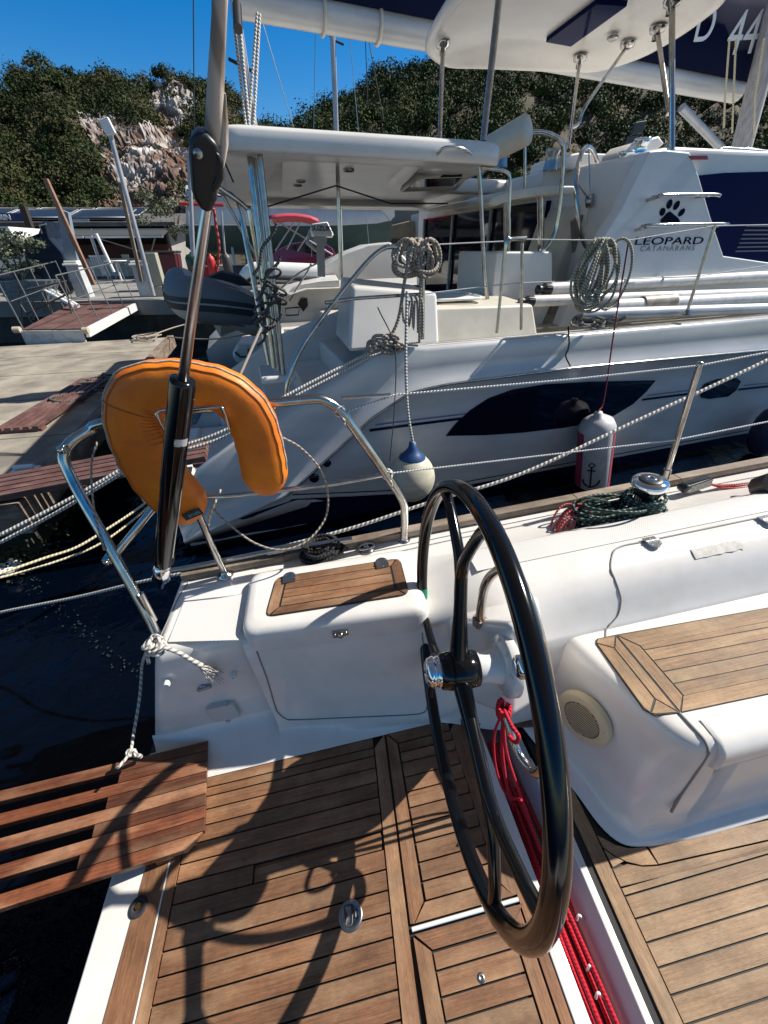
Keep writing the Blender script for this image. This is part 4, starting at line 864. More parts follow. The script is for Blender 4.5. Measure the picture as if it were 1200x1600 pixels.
# cockpit side lockers (white blocks with lit tops)
def cbox(g,p0,p1,y0,y1,z0,z1,sl=0): g.box((p0,y0,z0),(p1,y1,z1))
g=G(); zc=1.46
a0=c(545,545,y=.18); a1=c(562,465,y=.35)
P=[(a0.x,.20,1.44),(.30,.20,1.44),(.30,.9,1.44),(a0.x+.05,.9,1.44),(a0.x+.10,.38,1.86),(.30,.30,1.80),(.30,.85,1.82),(a0.x+.12,.85,1.90)]
g.hexa(P); part('cockpit_locker',g,gelcat,CT,bevel=.03)
g=G(); g.hexa([(.22,.22,1.44),(1.25,.22,1.44),(1.25,.95,1.44),(.22,.95,1.44),(.24,.30,1.70),(1.2,.30,1.68),(1.2,.95,1.72),(.24,.95,1.74)]); part('cockpit_step',g,gelcream,CT,bevel=.025)
g=G(); g.tube(rnd_poly([Vector((.33,.40,1.735)),Vector((.33,.85,1.745)),Vector((.78,.85,1.745)),Vector((.78,.40,1.735))],.08),.012,8,closed=True); g.box((.36,.43,1.725),(.75,.82,1.738)); part('deck_hatch',g,whitep,CT)
# helm seat base and moulded steps
def pxbox(name,px,y0,y1,m,parent=CT,bevel=.02,yoff=0):
    P=[c(u,v,y=y0) for u,v in px]; g=G(); g.prism(P,(0,y1-y0,0)); return part(name,g,m,parent,bevel=bevel)
pxbox('helm_seat_base',[(764,520),(778,393),(864,393),(864,470),(842,520)],.75,1.5,gelcat)
pxbox('helm_pod',[(862,520),(870,420),(905,330),(925,290),(975,240),(1010,240),(1010,520)],1.25,1.9,gelcream,bevel=.03)
pxbox('brown_panel',[(531,518),(531,460),(562,460),(549,530)],1.0,1.05,mat('mahogany',(.13,.03,.02),.4),bevel=.002)
# cabin
g=G()
cab=[c(u,v,y=.62) for u,v in ((1010,236),(1045,232),(1200,236),(1200,412))]
x0c=cab[0].x
g.prism([(x0c,.62,2.74),(cab[1].x,.60,2.78),(6.5,.60,2.83),(8.5,.62,2.2),(9.3,.62,1.44),(x0c-.0,.62,1.44)],(0,5.0,0)); part('cabin',g,gelcat,CT,bevel=.05)
wnx=[(1092,274),(1130,270),(1200,268)]
W0=[c(u,v,y=.59) for u,v in wnx]; W1=[c(u,v,y=.59) for u,v in ((1200,412),(1132,400),(1111,337))]
x9=6.8; W0.append(Vector((x9,.59,W0[-1].z-.03))); W1.insert(0,Vector((x9+1.2,.59,W1[0].z-.05)))
g=G(); g.prism(W0+W1,(0,.05,0)); part('saloon_window',g,glassb,CT)
# louvre blind lines inside the glass
g=G()
for k in range(7): z=2.02+.035*k; g.box((3.75,.586,z),(5.2,.590,z+.012))
part('window_blind',g,mat('blind_blue',(.03,.045,.13),.3),CT)
pn=[(1015,236),(1040,234),(1078,238),(1092,274),(1110,337),(1131,400),(1200,410),(1300,416),(1300,470),(1200,456),(895,505),(880,505),(912,418),(970,328)]
P=[c(u,v,y=.56) for u,v in pn]
P[7]=Vector((6.2,.56,1.85)); P[8]=Vector((6.2,.56,1.44)); P[9]=Vector((4.2,.56,1.44)); P[10]=Vector((P[10].x,.56,1.44)); P[11]=Vector((P[11].x-.04,.56,1.44))
g=G(); g.prism(P,(0,.12,0)); part('side_panel',g,mat('panel_gelcoat',(.66,.67,.67),.45,col2=(.60,.61,.61),nscale=3,bump=.06,bscale=60),CT,bevel=.012)
g=G(); q=[c(u,v,y=.555) for u,v in ((1076,243),(1105,243),(1107,249),(1080,249))]; g.prism(q,(0,.02,0)); part('red_marker',g,mat('red_marker',(.35,.02,.03),.5),CT)
# logo and lettering
def ymat(px,py,y=.556):
    o=c(px,py,y=y); return frame3(o,Vector((1,0,0)),Vector((0,0,1)))
navl=mat('lettering_navy',(.004,.007,.022),.8,spec=.05)
H1=(c(1046,370,y=.556)-c(1046,382,y=.556)).length
lt0=c(995,377,y=.556); lt1=c(1100,377,y=.556)
tt=text('lettering','LEOPARD',.16,ymat(1047,377),navl,CT,ext=.002,sx=1)
wd=max(v.co.x for v in tt.data.vertices)-min(v.co.x for v in tt.data.vertices); k_=(lt1-lt0).length/wd
hgt=(c(1047,371,y=.556)-c(1047,384,y=.556)).length; h0=max(v.co.y for v in tt.data.vertices)-min(v.co.y for v in tt.data.vertices); 
for v in tt.data.vertices: v.co.x*=k_; v.co.y*=hgt/h0*.78
tt=text('lettering','CATAMARANS',.08,ymat(1044,388.5),mat('lettering_grey',(.25,.27,.32),.5),CT,ext=.0015,spacing=1.35)
wd=max(v.co.x for v in tt.data.vertices)-min(v.co.x for v in tt.data.vertices); k_=(c(1088,388,y=.556)-c(1004,388,y=.556)).length/wd
for v in tt.data.vertices: v.co.x*=k_; v.co.y*=.75
g=G()
def ell(u,v,ru,rv,rot=0,sq=0):
    o=c(u,v,y=.556); kx2=(c(u+1,v,y=.556)-o).x; kz2=(c(u,v-1,y=.556)-o).z; pts=[]
    for j in range(20):
        t=2*PI*j/20; a,bb=ru*math.cos(t),rv*math.sin(t); a2=a*math.cos(rot)-bb*math.sin(rot); b2=a*math.sin(rot)+bb*math.cos(rot); pts.append(Vector((o.x+a2*kx2,.553,o.z+b2*kz2)))
    g.prism(pts,(0,.004,0))
ell(1035,331,4.2,6.5,.15); ell(1046,319,4.2,7.6,.05); ell(1057,321,4.2,7.6,-.15); ell(1065,332,4.0,6.5,-.3)
o=[(1047,330),(1053,335),(1060,341),(1063,346),(1058,349),(1048,348),(1040,347),(1034,348),(1032,344),(1037,339),(1042,333)]
g.prism([c(u,v,y=.553) for u,v in o],(0,.004,0)); part('paw_emblem',g,navl,CT)
# grab rails on the panel
for l in (((1031,311),(1036,305),(1112,304),(1125,306)),((1012,359),(1018,352),(1128,350),(1137,353))):
    P=[c(u,v,y=.43) for u,v in l]; P[0].y=.56
    g=G(); g.tube(P[:1]+[lerp(P[0],P[1],.8)]+P[1:],.014,10,smooth=3); g.tube([P[-1]-Vector((.12,0,0)),P[-1]-Vector((.12,-.14,0))],.011,8); g.tube([P[1]+Vector((.03,0,0)),P[1]+Vector((.03,.13,0))],.011,8); part('hand_rail',g,steel,CT)
g=G(); P=[c(u,v,y=.75) for u,v in ((1113,250),(1120,236),(1140,233),(1200,238),(1290,246))]; g.tube(P,.016,8,smooth=4); P=[c(u,v,y=.95) for u,v in ((1140,240),(1165,233),(1200,237),(1290,243))]; g.tube(P,.014,8,smooth=4); part('roof_rail',g,steel,CT)
# aft bulkhead of the saloon: dark sliding doors behind the cockpit
g=G(); xd=x0c-.03; q0,q1,q2,q3=Vector((xd,5.2,2.5)),Vector((xd,1.75,2.5)),Vector((xd,1.75,1.1)),Vector((xd,5.2,1.1)); g.prism([q0,q1,q2,q3],(.06,0,0)); part('saloon_door',g,glassd,CT)
for t in (.0,.33,.66,.98): g=G(); g.tube([q0.lerp(q1,t)-Vector((.03,.03,0)),q3.lerp(q2,t)-Vector((.03,.03,0))],.025,6); part('door_post',g,alu,CT)
# hardtop
TH=2.72
g=G()
e0=[c(u,v,y=.45) for u,v in ((345,215),(770,240))]
xh0=-1.15
def hring(ins,z): return rnd_poly([Vector((xh0+ins,.5+ins,z)),Vector((xh0+ins,4.9-ins,z)),Vector((2.35-ins,4.9-ins,z)),Vector((2.35-ins,2.3+ins,z)),Vector((1.15-ins,2.2+ins,z)),Vector((.88-ins,.5+ins+.02,z))],.16,6)
rows=[hring(i,z) for i,z in ((.50,2.69),(.44,2.62),(.20,2.60),(.07,2.602),(.06,2.596),(.01,2.598),(.0,2.61),(.0,2.695),(.012,2.715),(.06,2.728),(.3,2.74))]
g.loft(rows,closed=True); g.add(rows[0],[list(range(len(rows[0])))[::-1]]); g.add(rows[-1],[list(range(len(rows[-1])))]); part('hardtop',g,gelcat,CT)
# stepped front of the hardtop joined to the cabin
g=G(); g.hexa([(2.0,1.6,2.60),(x0c+.3,1.6,2.55),(x0c+.3,4.9,2.55),(2.0,4.9,2.60),(2.0,1.6,2.72),(x0c+.3,1.6,2.78),(x0c+.3,4.9,2.78),(2.0,4.9,2.72)]); part('hardtop_extension',g,gelcat,CT,bevel=.02)
g=G(); P=[c(u,v,z=2.585) for u,v in ((635,293),(655,279),(722,276),(708,291))]; g.prism(P,(0,0,.05)); part('underside_hatch',g,glassd,CT)
g=G(); P=[c(u,v,z=2.598) for u,v in ((628,296),(653,276),(730,273),(712,294))]; g.tube(P,.02,8,closed=True); part('hatch_frame',g,gelcream,CT)
for (u,v) in ((470,283),(465,289),(545,265),(642,275)): g=G(); p=c(u,v,z=2.69); g.lathe(p,(0,0,-1),[(.05,0),(.05,.012),(.04,.02),(0,.022)],16); part('ceiling_lamp',g,steeld,CT)
g=G(); P=[c(410,245,z=2.69),c(442,247,z=2.69),c(440,300,z=2.69),c(415,298,z=2.69)]; g.prism(P,(0,0,-.012)); P=[c(503,262,z=2.69),c(515,252,z=2.69),c(518,280,z=2.69),c(500,298,z=2.69)]; part('ceiling_panel',g,gelcream,CT,bevel=.004)
g=G(); P=[c(u,v,y=.49) for u,v in ((683,241),(690,233),(715,234),(738,240))]; P=[P[0]]+[p-Vector((0,.05,0)) for p in P[1:3]]+[P[3]]; g.tube(P,.010,8,smooth=4); part('grab_handle',g,steel,CT)
# bundle of steel posts from the stern to the hardtop
for k,(a,bb) in enumerate((((443,585),(405,235)),((428,575),(388,225)),((436,580),(395,228)),((420,570),(375,330)))):
    g=G(); p,q=c(*a,y=.55+.06*k),c(*bb,y=.62+.08*k); g.tube([p,q],.019 if k<2 else .016,10); part('hardtop_post',g,steel if k%2 else steeld,CT)
g=G(); g.tube([c(338,290,y=.7),c(385,325,y=.75),c(393,350,y=.75),c(432,575,y=.8)],.016,8,smooth=5); g.tube([c(338,298,y=.8),c(378,335,y=.85),c(418,560,y=.9)],.013,8,smooth=5); g.tube([c(345,300,y=.85),c(400,400,y=.85)],.012,8); part('davit_tube',g,steel,CT)
g=G(); q=c(437,583,y=.6); g.box(q-Vector((.16,.1,.06)),q+Vector((.12,.35,.0))); part('post_base',g,gelcat,CT,bevel=.02)
# thin pole amidships under the hardtop
g=G(); g.tube([c(533,435,y=1.6),c(527,255,y=1.6)],.018,10); part('centre_post',g,steel,CT)
g=G(); p=c(757,430,y=.62); g.tube([c(762,470,y=.60),c(757,430,y=.60),c(751,300,y=.60),c(748,262,y=.60)],.016,10); g.tube([c(752,262,y=.62),c(790,268,y=.62),c(797,285,y=.62),c(795,340,y=.62)],.013,8,smooth=4); g.tube([c(795,340,y=.9),c(795,380,y=.9)],.02,8); part('hardtop_post',g,steel,CT)
# helm seat with posts, back rest tube and arm rails
g=G(); P=[c(u,v,y=.9) for u,v in ((762,318),(768,308),(800,296),(850,290),(898,290),(900,298),(895,303),(850,304),(800,312),(775,322))]; g.prism(P,(0,.7,0)); part('helm_seat',g,gelcream,CT,bevel=.015)
g=G(); g.tube([c(793,392,y=1.1),c(792,308,y=1.1)],.032,12); g.tube([c(845,392,y=1.1),c(845,304,y=1.1)],.032,12); part('seat_post',g,steel,CT)
g=G(); g.tube([c(768,232,y=1.0),c(822,203,y=.75)],[.092,.098],22); p=c(822,203,y=.75); q=c(768,232,y=1.0); ax=(p-q).normalized(); g.lathe(p-ax*.005,ax,[(.098,0),(.09,.02),(.05,.035),(0,.04)],22); part('seat_bolster',g,gelcream,CT)
g=G(); g.tube([c(826,207,y=.8),c(850,207,y=.8),c(875,219,y=.8),c(880,240,y=.8),c(876,310,y=.8),c(868,360,y=.8),c(855,385,y=.8),c(845,392,y=.8)],.018,10,smooth=5); g.tube([c(820,226,y=1.0),c(820,300,y=1.0)],.014,8); part('arm_rail',g,steel,CT)
# helm wheel of the catamaran
wc=c(917,310,y=1.15); nn=Vector((.45,-.85,.30)).normalized(); uu=Vector((0,0,1)); uu=(uu-nn*uu.dot(nn)).normalized(); vv=nn.cross(uu)
g=G(); wc=c(922,314,y=1.12)
g.tube([wc+(uu*math.cos(t)+vv*math.sin(t)*.8)*.42 for t in [2*PI*j/40 for j in range(40)]],.021,8,closed=True); 
for a in (0,72,144,216,288): g.tube([wc,wc+(uu*math.cos(R_(a))+vv*math.sin(R_(a))*.8)*.42],.007,6)
g.lathe(wc,nn,[(.0,-.03),(.05,-.03),(.05,.03),(0,.03)],16); part('helm_wheel',g,steel,CT)
# instrument pod and winches near the helm
g=G()
for k in range(5): p=c(935+12*k,300-22*k,y=1.24); g.prism([p,p+Vector((.13,0,.02)),p+Vector((.15,0,.11)),p+Vector((.02,0,.09))],(0,-.02,0))
part('instrument',g,blackm,CT,bevel=.004)
for (u,v) in ((783+0,245),(862,250),(1000,235),(975,255)):
    p=c(u,v,y=1.5 if u<950 else .95); g=G(); g.lathe(p,(0,0,1),[(.07,-.08),(.06,-.02),(.05,.03),(.075,.06),(.07,.08),(0,.085)],20); part('deck_winch',g,chrome if u>900 else steeld,CT)
g=G(); P=[c(u,v,y=1.5) for u,v in ((872,262),(880,243),(905,238),(960,240),(985,232),(1005,233),(985,262),(960,275))]; g.prism(P,(0,.5,0)); part('coachroof_fairing',g,gelcat,CT,bevel=.02)
g=G(); P=[c(u,v,y=.95) for u,v in ((970,240),(985,225),(1030,212),(1040,224),(1018,240),(1010,258),(975,262))]; g.prism(P,(0,.25,0)); part('helm_bulwark',g,gelcat,CT,bevel=.02)
g=G(); P=[c(u,v,y=1.2) for u,v in ((895,345),(925,328),(940,335),(918,400),(900,410))]; g.prism(P,(0,.05,0)); part('canvas_pouch',g,mat('taupe_canvas',(.20,.18,.15),.8),CT,bevel=.01)
# upper bimini over the helm
ZT=3.62
tp_=[(665,72),(672,92),(700,106),(760,108),(880,113),(935,112),(1000,92),(1060,60),(1110,25),(1133,3),(1150,-40),(1100,-70),(900,-75),(760,-40),(712,0),(690,25)]
P=[c(u,v,z=ZT) for u,v in tp_]; cx_=sum(P,Vector())/len(P)
P=crom(P,4,True)
g=G(); rows=[]
for f,dz in ((.86,.06),(.93,.012),(.955,.0),(.985,-.004),(1.0,.012),(1.0,.05),(.98,.075),(.9,.095)):
    rows.append([Vector((cx_.x+(p.x-cx_.x)*f,cx_.y+(p.y-cx_.y)*f,ZT+dz)) for p in P])
rows.insert(0,[Vector((cx_.x+(p.x-cx_.x)*.5,cx_.y+(p.y-cx_.y)*.5,ZT+.085)) for p in P])
g.loft(rows,closed=True); g.add(rows[0],[list(range(len(P)))[::-1]]); g.add(rows[-1],[list(range(len(P)))]); top=part('helm_roof',g,gelcat,CT)
P=[c(u,v,z=ZT+.052) for u,v in ((853,66),(932,7),(979,10),(892,73))]; g=G(); g.prism(P,(0,0,.04)); part('roof_hatch',g,glassb,top)
P=c(958,57,z=ZT+.06); g=G(); g.lathe(P,(0,0,-1),[(.05,0),(.05,.015),(.035,.025),(0,.025)],18); part('roof_light',g,steeld,top)
for a,bb,y1,y2,r in (((692,72),(687,224),2.3,1.6,.020),((784,-45),(755,222),1.0,.6,.024),((906,93),(888,235),2.0,1.3,.017),((1050,6),(1050,236),.9,.62,.022),((1027,48),(1045,178),1.6,.8,.019)):
    p=c(*a,z=ZT+.03); q=c(*bb,y=y2); g=G(); g.tube([p,q],r,10); g.lathe(p,(0,0,-1),[(.07,-.02),(.06,.01),(.03,.02),(.026,.06)],14); part('roof_post',g,steel,CT)
p=c(980,72,z=ZT+.03); q=c(898,198,y=1.6); g=G(); g.tube([p,lerp(p,c(905,180,y=1.55),.85),c(905,192,y=1.55),c(893,200,y=1.5)],.015,10,smooth=5); g.lathe(p,(0,0,-1),[(.07,-.02),(.06,.01),(.03,.02)],14); part('roof_strut',g,steel,CT)
# boom with sail cover
yb2=1.9
bA=c(355,-12,y=1.9); bB=c(1150,150,y=3.2); bA=c(365,-8,y=2.2); bM=c(600,38,y=2.2)
p1=c(360,-3,z=4.05); p2=c(1152,143,z=3.95)
g=G(); g.tube([p1,p2],.125,24); part('boom',g,gelhull,CT)
ax=(p2-p1).normalized(); g=G(); upv=Vector((0,0,1)); sdv=ax.cross(upv).normalized()
rows=[]
for t in np.linspace(.07,1.06,22):
    o=p1.lerp(p2,t)+upv*.075; hgt_=(.38+.55*t)+.02*math.sin(t*40); wdt=.20+.03*math.sin(t*31)
    rows.append([o+sdv*wdt*.8+upv*.0,o+sdv*wdt+upv*hgt_*.3,o+sdv*wdt*.7+upv*hgt_*.7,o+upv*hgt_,o-sdv*wdt*.7+upv*hgt_*.7,o-sdv*wdt+upv*hgt_*.3,o-sdv*wdt*.8])
g.loft(rows,closed=True,caps=True); sc_=part('sail_cover',g,navy,CT)
# number on the cover
def onplane(u,v,o,n):
    d=MC.inverted().to_3x3()@(cr*(u-600)+cu*(800-v)+cf*F); cm=MC.inverted()@CAM; t=(o-cm).dot(n)/d.dot(n); return cm+d*t
tnear=-1 if (p1+sdv-(MC.inverted()@CAM)).length>(p1-sdv-(MC.inverted()@CAM)).length else 1
so_=p1.lerp(p2,.8)+upv*.3+sdv*tnear*.215
pc_=onplane(1160,56,so_,sdv); tw_=(onplane(1195,62,so_,sdv)-onplane(1140,62,so_,sdv)).length
mm=frame3(pc_+sdv*tnear*.02,ax,upv+ax*(-.0)); 
wl_=mat('lettering_white',(.75,.75,.75),.5)
text('number','44',tw_*.85,mm@Matrix.Rotation(R_(8),4,'Z'),wl_,CT,ext=.003)
pc2=onplane(1100,40,so_,sdv); text('number','D',tw_*.7,frame3(pc2+sdv*tnear*.02,ax,upv)@Matrix.Rotation(R_(8),4,'Z'),wl_,CT,ext=.003)
for u,v0,v1 in ((503,-4,33),(590,2,54)):
    q=onplane(u,(v0+v1)/2,p1,sdv); q=p1+ax*(q-p1).dot(ax); g=G(); g.tube([q+(upv*math.cos(t)+sdv*math.sin(t))*.136 for t in [2*PI*j/24 for j in range(24)]],.018,8,closed=True); part('boom_tie',g,gelcream,CT)
# mast foot and struts at the right
g=G(); q0,q1=c(1155,245,y=3.0),c(1195,90,y=3.0); g.tube([q0,q1+(q1-q0)*1.2],.13,18); part('mast',g,mat('mast_cover',(.42,.40,.40),.7,col2=(.25,.24,.25),nscale=6,bump=.6,bscale=12,stretch=(6,6,.6)),CT)
g=G(); g.tube([c(1135,240,y=3.0),c(1065,168,y=3.0)],.05,12); part('vang_strut',g,alu,CT)
for k,(u,uu_) in enumerate(((1133,1140),(1146,1150),(1180,1194))):
    g=G(); g.tube([c(uu_,60,y=2.7),c(u,150,y=2.7),c(u-2,200+8*k,y=2.7)],.012,6); part('halyard',g,creamr,CT)
# mainsheet tackle under the boom at left
for k,(u0,v0,u1,v1) in enumerate(((372,8,390,200),(366,40,385,200),(402,20,388,205),(406,22,396,205),(370,8,372,45))):
    g=G(); g.tube([c(u0,v0,y=1.3),c(u1,v1,y=1.1)],.010 if k<4 else .03,8); part('mainsheet',g,whiter if k<4 else blackm,CT)
# guard rail of the catamaran
q=[c(447,620,y=.03),c(452,590,y=.03),c(480,530,y=.03),c(560,425,y=.03),c(598,389,y=.03),c(625,386,y=.03),c(665,383,y=.03),c(660,400,y=.03),c(660,530,y=.03)]
g=G(); g.tube(q[:6]+[c(652,383,y=.03),c(662,388,y=.03),c(661,400,y=.03),q[-1]],.015,10,smooth=5); g.tube([c(508,473,y=.03),c(560,466,y=.04),c(655,460,y=.04)],.012,8); part('guard_rail',g,steel,CT)
g=G(); g.tube([c(776,520,y=.06),c(790,385,y=.06),c(797,374,y=.06),c(822,372,y=.06)],.012,8,smooth=4); part('gate_stanchion',g,steel,CT)
g=G(); g.tube([c(814,515,y=.06),c(816,380,y=.06)],.012,8); part('gate_stanchion',g,steel,CT)
g=G(); g.tube([c(1072,492,y=.06),c(1117,352,y=.06)],.013,8); p=c(1072,492,y=.06); g.lathe(p,(0,0,1),[(.04,0),(.02,.04)],10); part('stanchion',g,steel,CT)
g=G(); g.tube([c(662,383,y=.03),c(790,377,y=.06),c(822,374,y=.06),c(980,376,y=.06),c(1117,353,y=.06),c(1260,350,y=.06)],.004,6); g.tube([c(655,460,y=.04),c(780,445,y=.06),c(815,442,y=.06),c(1087,440,y=.06) if 0 else c(1090,432,y=.06),c(1260,405,y=.06)],.004,6); part('lifelines',g,wirem,CT)
# things on the catamaran
polm=mat('pole_white',(.60,.59,.57),.5,col2=(.42,.41,.39),nscale=14,ncon=(.45,.8))
for k,(a,bb,r) in enumerate((((850,452),(1260,428),.05),((823,471),(1260,452) if 0 else (1260,455),.045),((960,478),(1260,462),.055),((905,492),(1260,480),.05))):
    y=.50-.11*k; p,q=c(*a,y=y),c(*bb,y=y); g=G(); g.tube([p,p.lerp(q,.55),q],r,16)
    if k<2: ax_=(q-p).normalized(); g2=G(); g2.lathe(p,-ax_,[(r*1.02,-.06),(r*1.02,0),(r*.6,.02),(r*.7,.05),(r*.75,.07),(0,.075)],14)
    t_=thing('spar_tube',MC,tuple(p),['white spar tube with black end cap, uppermost on the catamaran deck','white spar tube with black end cap, second from the top on the catamaran deck','white spar tube with brown stained sleeve on the catamaran deck','grey spar tube lowest of the four on the catamaran deck'][k],'spar','spar tubes stowed on the catamaran deck')
    part('tube',g,polm if k<3 else alu,t_)
    if k<2: part('end_cap',g2,blackm,t_)
    if k==2:
        g=G(); a2,b2=c(1002,474,y=y),c(1052,470,y=y); g.tube([a2,b2],r*1.12,16); part('sleeve',g,mat('brown_sleeve',(.22,.15,.10),.5,col2=(.42,.38,.33),nscale=12),t_)
def hangcoil(u,v,w_,h_,n,r,m,label,y=.02,seed=1,group=None):
    rr=random.Random(seed); g=G(); o=c(u,v,y=y); kx2=(c(u+1,v,y=y)-o).x; kz2=(c(u,v-1,y=y)-o).z
    for k in range(n):
        x0=rr.uniform(-w_*.35,w_*.35)*kx2; hh=h_*kz2*rr.uniform(.7,1.05); ww=w_*.5*kx2*rr.uniform(.35,.9); lean=rr.uniform(-.1,.1); dy=rr.uniform(-.05,.03)
        pts=[o+Vector((x0+ww*math.sin(t)*(1-.35*math.cos(t))+lean*hh*(1-math.cos(t))*.5,dy+.03*math.sin(t*2+k),-hh*.5*(1-math.cos(t))+.02)) for t in [2*PI*j/14 for j in range(14)]]
        g.tube(pts,r,6,closed=True,smooth=2)
    for k in range(3): g.tube([o+Vector((.06*math.cos(t)*w_/40,.04*math.sin(t),-.25*h_*kz2*(.2+.1*k)+.02*math.sin(t))) for t in [2*PI*j/12 for j in range(12)]],r,6,closed=True)
    return solo('rope_coil',g,m,label,'rope coil',MC,group)
hangcoil(650,380,55,60,10,.012,greyr,'grey brown laid rope coiled over the corner of the catamaran guard rail',y=.02,seed=2,group='rope coils hung on the catamaran rail')
hangcoil(948,378,62,122,15,.010,ropemat('grey_green_rope',(.38,.35,.27),(.16,.15,.11),.02),'long olive grey rope coil hanging from the catamaran lifeline in front of the panel',y=.0,seed=4,group='rope coils hung on the catamaran rail')
g=G(); rr_=random.Random(9); o=c(935,505,y=.16)
for k in range(16):
    q=o+Vector((rr_.uniform(-.22,.2),rr_.uniform(-.05,.08),rr_.uniform(0,.05))); a=rr_.uniform(.05,.12); g.tube([q+Vector((a*math.cos(t),a*.5*math.sin(t),.03*math.sin(t+k))) for t in [2*PI*j/12 for j in range(12)]],.009,6,closed=True,smooth=2)
solo('rope_heap',g,mat('grey_net',(.10,.095,.085),.9,col2=(.22,.21,.19),nscale=40),'dark grey tangled rope heap on the catamaran deck beside the white spar tubes','rope',MC)
for k,(u,v,m_2) in enumerate(((640,470,greyr),)):
    g=G()
    for j in range(5): g.tube([c(630+6*j,462,y=.0),c(628+8*j,475,y=.0),c(632+7*j,505+5*j,y=.0),c(640+4*j,470,y=.0)],.008,6,smooth=4)
    solo('rope_tie',g,m_2,'short grey rope ends knotted on the middle guard rail above the round fender','rope',MC)
# knot where the mooring ropes meet the gunwale
g=G(); o=c(603,540,y=-.03)
for k in range(9):
    q=o+Vector((rr_.uniform(-.09,.09),0,rr_.uniform(-.03,.04))); g.tube([q+Vector((.055*math.cos(t),-.02*math.sin(t*2),.03*math.sin(t))) for t in [2*PI*j/12 for j in range(12)]],.012,7,closed=True,smooth=2)
g.tube([o,c(622,500,y=-.02),c(632,440,y=-.02),c(640,400,y=-.02)],.012,7,smooth=4); g.tube([o,c(655,535,y=.0),c(658,400,y=.0)],.010,7)
solo('cleat_hitch',g,greyr,'grey braided rope hitch where the mooring ropes meet the catamaran gunwale','rope',MC)
# fenders
fn=thing('round_fender',MC,tuple(c(643,785,y=-.12)),'round white buoy fender with blue neck hanging beside the catamaran hull','fender')
cy=-.30; p_=c(643,745,y=cy); r_=36.5/F*((MC@p_-CAM).dot(cf))
g=G(); g.lathe(p_,(0,0,1),[(0.001,-r_*1.12)]+[(r_*math.cos(a)*(1-.06*max(0,math.sin(a))),r_*1.12*math.sin(a)) for a in np.linspace(-PI/2+.1,PI/2-.62,18)],36); part('body',g,mat('fender_cream',(.62,.56,.44),.55,col2=(.36,.35,.27),nscale=5,ncon=(.3,.7),stretch=(1,1,2.5)),fn)
g=G(); a0_=PI/2-.62; r0=r_*math.cos(a0_)*(1-.06*math.sin(a0_)); z0=r_*1.12*math.sin(a0_)
g.lathe(p_,(0,0,1),[(r0*1.01,z0-.012),(r0*.98,z0+.012),(r0*.6,z0+.045),(r0*.32,z0+.085),(r0*.25,z0+.13),(0,z0+.135)],30); part('neck',g,mat('fender_blue',(.01,.045,.14),.45,col2=(.02,.07,.18),nscale=9),fn)
rope('fender_line',[c(636,455,y=-.05),c(634,560,y=-.16),c(637,640,y=-.26),p_+Vector((0,0,z0+.13))],.011,whiter,'braided white line holding the round fender','rope',MC)
rope('thin_dark_line',[c(590,480,y=-.02),c(617,545,y=-.06),c(616,640,y=-.08),c(609,720,y=-.1)],.004,ropemat('dark_line',(.06,.055,.05),(.02,.02,.02),.02),'thin dark line hanging down the catamaran hull left of the round fender','rope',MC)
fn=thing('cylinder_fender',MC,tuple(c(928,760,y=-.1)),'long white fender with red sides and anchor mark hanging beside the catamaran hull','fender')
pt,pb_=c(934,655,y=-.14),c(924,765,y=-.14); r_=27/F*((MC@pt-CAM).dot(cf)); ax_=(pt-pb_).normalized(); L=(pt-pb_).length
fm=mat('fender_white',(.55,.54,.54),.5,col2=(.42,.41,.42),nscale=8)
g=G(); g.lathe(pb_,ax_,[(0,-.02),(r_*.4,-.015),(r_*.8,.03),(r_,.10),(r_,L-.08),(r_*.85,L-.02),(r_*.5,L+.02),(r_*.25,L+.03),(r_*.22,L+.07),(0,L+.075)],32); part('body',g,fm,fn)
tw2=(MC.inverted()@CAM)-pt; tw2=(tw2-ax_*tw2.dot(ax_)).normalized(); s2=ax_.cross(tw2); s2=s2 if s2.x>0 else -s2
redm=mat('fender_red',(.35,.04,.08),.6)
for rng2,in_ in (((-85,-38),0),((62,80),0)):
    rr=[]
    for a in np.linspace(*rng2,8): d=tw2*math.cos(R_(a))+s2*math.sin(R_(a)); rr.append([pb_+d*(r_+.002)+ax_*.08,pb_+d*(r_+.002)+ax_*(L-.09)])
    g=G(); g.loft(rr); part('side_panel',g,redm,fn)
def onf(a,h): d=tw2*math.cos(R_(a))+s2*math.sin(R_(a)); return pb_+d*(r_+.0035)+ax_*h
g=G(); g.tube([onf(-5,.16),onf(-5,.40)],.008,6); g.tube([onf(-18,.36),onf(8,.36)],.007,6); g.tube([onf(-32,.24),onf(-25,.19),onf(-5,.16),onf(16,.19),onf(24,.24)],.008,6,smooth=4); g.tube([onf(-5+9*math.cos(t),.425+.022*math.sin(t)) for t in [2*PI*j/12 for j in range(12)]],.005,6,closed=True); part('anchor_mark',g,navyp,fn)
rope('fender_line',[c(982,378,y=-.04),c(962,500,y=-.05),c(944,622,y=-.1),pt+ax_*.08],.006,ropemat('dark_red_rope',(.25,.02,.04),(.08,.005,.01),.015),'thin dark red line holding the long white fender','rope',MC)
fn=thing('dark_fender',MC,tuple(c(1190,700,y=-.12)),'dark navy big fender at the right edge of the photo beside the hull','fender'); g=G(); p_=c(1203,672,y=-.2); r_=.17; g.lathe(p_,(0,0,1),[(0,-.3),(.08,-.28),(.14,-.2),(.17,-.05),(.17,.1),(.14,.2),(.08,.26),(.03,.30),(.03,.36),(0,.36)],28); part('body',g,mat('fender_navy',(.02,.025,.06),.5),fn)  # fender body in dark navy
rope('fender_line',[p_+Vector((0,0,.35)),Vector((p_.x,-.04,1.5))],.008,greyr,'grey line holding the dark fender at the right edge','rope',MC)
